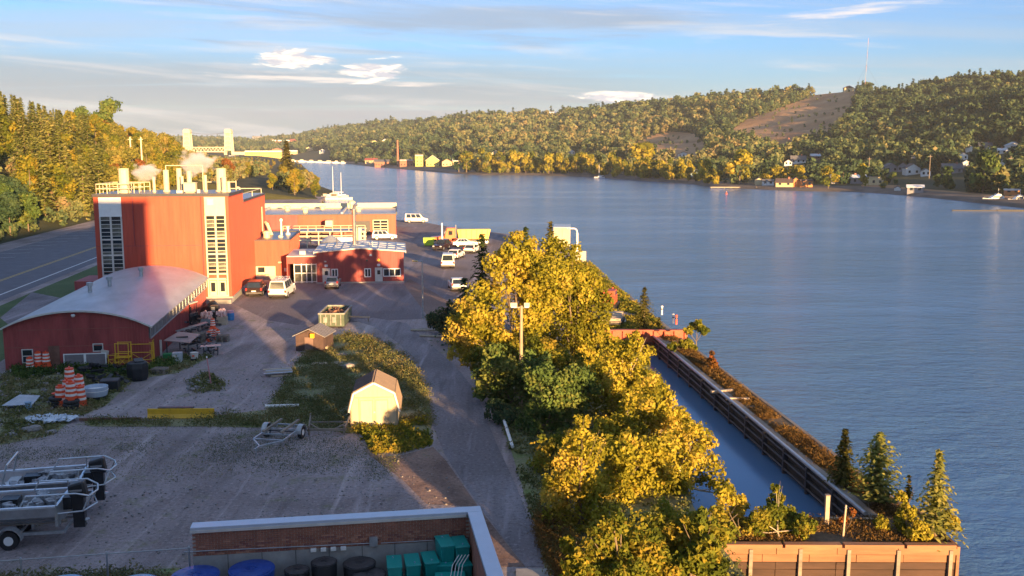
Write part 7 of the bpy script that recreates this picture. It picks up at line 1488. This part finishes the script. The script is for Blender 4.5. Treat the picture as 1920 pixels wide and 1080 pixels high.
nt.links.new(m2.outputs[0], pv.inputs['Density']); nt.links.new(pv.outputs[0], nt.nodes['Material Output'].inputs['Volume'])
steam('white steam drifting off the left stacks of the laboratory roof', Q(272,322,112), (2.1,1.6,1.2), 1); steam('white steam rising behind the middle of the laboratory roof', Q(366,305,118), (2.4,1.8,1.9), 4)

# air: a closed box of thin haze round the whole scene
hz = bpy.data.materials.new('haze_air'); hz.use_nodes = True; nt = hz.node_tree; nt.nodes.remove(nt.nodes['Principled BSDF'])
pv = nt.nodes.new('ShaderNodeVolumePrincipled'); pv.inputs['Color'].default_value = (.85,.93,1,1); pv.inputs['Density'].default_value = .00008; nt.links.new(pv.outputs[0], nt.nodes['Material Output'].inputs['Volume'])
tag(MB().box(-2650,-750,-8,2650,4250,190).build('haze', hz), 'thin morning haze over the river valley', kind='stuff')

# more of the yard's clutter
g = G(397,590); t = thing('covered_heap', 'dark tarpaulin-covered heap between the cone pallets and the laboratory', 'covered heap', (g.x, g.y, 0), .3); m_ = MB().lathe([(.9,0),(.95,.3),(.7,.9),(.35,1.2),(.1,1.25)], n=11); m_.v = [(x*(1+.2*math.sin(5*y)), y*(1+.15*math.cos(7*x)), z*(1+.15*math.sin(4*x+2*y))) for x, y, z in m_.v]; m_.build('cover', blackp, t); MB().path([(-.8,-.5,.3),(0,-.2,1.1),(.7,.4,.5)], .02).build('rope', offwhite, t)
for k, (px, py, n, lab) in enumerate(((418,640,4,'stack of grey pallets right of the orange barrel stack'),(372,642,6,'taller stack of pallets behind the pink roll'),(300,700,3,'low stack of pallets in the weeds right of the yellow frames'))):
    g = G(px, py); t = thing('pallet_stack', lab, 'pallets', (g.x, g.y, 0), R(random.uniform(-20,20)))
    for j in range(n): MB().box(-.5,-.4,j*.14,-.4,.4,j*.14+.09).box(-.05,-.4,j*.14,.05,.4,j*.14+.09).box(.4,-.4,j*.14,.5,.4,j*.14+.09).box(-.5,-.4,j*.14+.091,.5,-.25,j*.14+.115).box(-.5,-.1,j*.14+.091,.5,.1,j*.14+.115).box(-.5,.25,j*.14+.091,.5,.4,j*.14+.115).build('pallet', wood_grey, t)
g = G(346,640); t = thing('ladder', 'aluminium ladder lying slanted over the workbench clutter', 'ladder', (g.x+.5, g.y+.5, .9), R(35)); MB().beam((-1.3,-.2,0),(1.3,-.2,.5),.05,.08).build('rail', alu, t); MB().beam((-1.3,.2,0),(1.3,.2,.5),.05,.08).build('rail', alu, t)
for k in range(8): MB().tube((-1.15+k*.33,-.2,.03+k*.063),(-1.15+k*.33,.2,.03+k*.063),.02,n=6).build('rung', alu, t)
c = scatter_poly([(-24,36),(-1,36),(-7,62),(-16,74),(-30,60)], 1500, True); mb = MB()
for x, y in c: r_ = random.uniform(.015,.045)*(1.6 if random.random() < .06 else 1); mb.cbox((x, y, r_*.5+.01), (r_*2, r_*1.5, r_*1.2), random.uniform(0,3), random.uniform(-.5,.5))
tag(mb.build('loose_stones', stonem), 'loose stones scattered over the gravel yard', kind='stuff')
weeds('yard_weeds', 'ragged weeds creeping over the gravel yard', [(-24,44),(-6,46),(-5,52),(-14,56),(-30,54)], 700, 12, .16, .045, 'weed', True, aspect=.3, rad=.8, clump_noise=2.0)
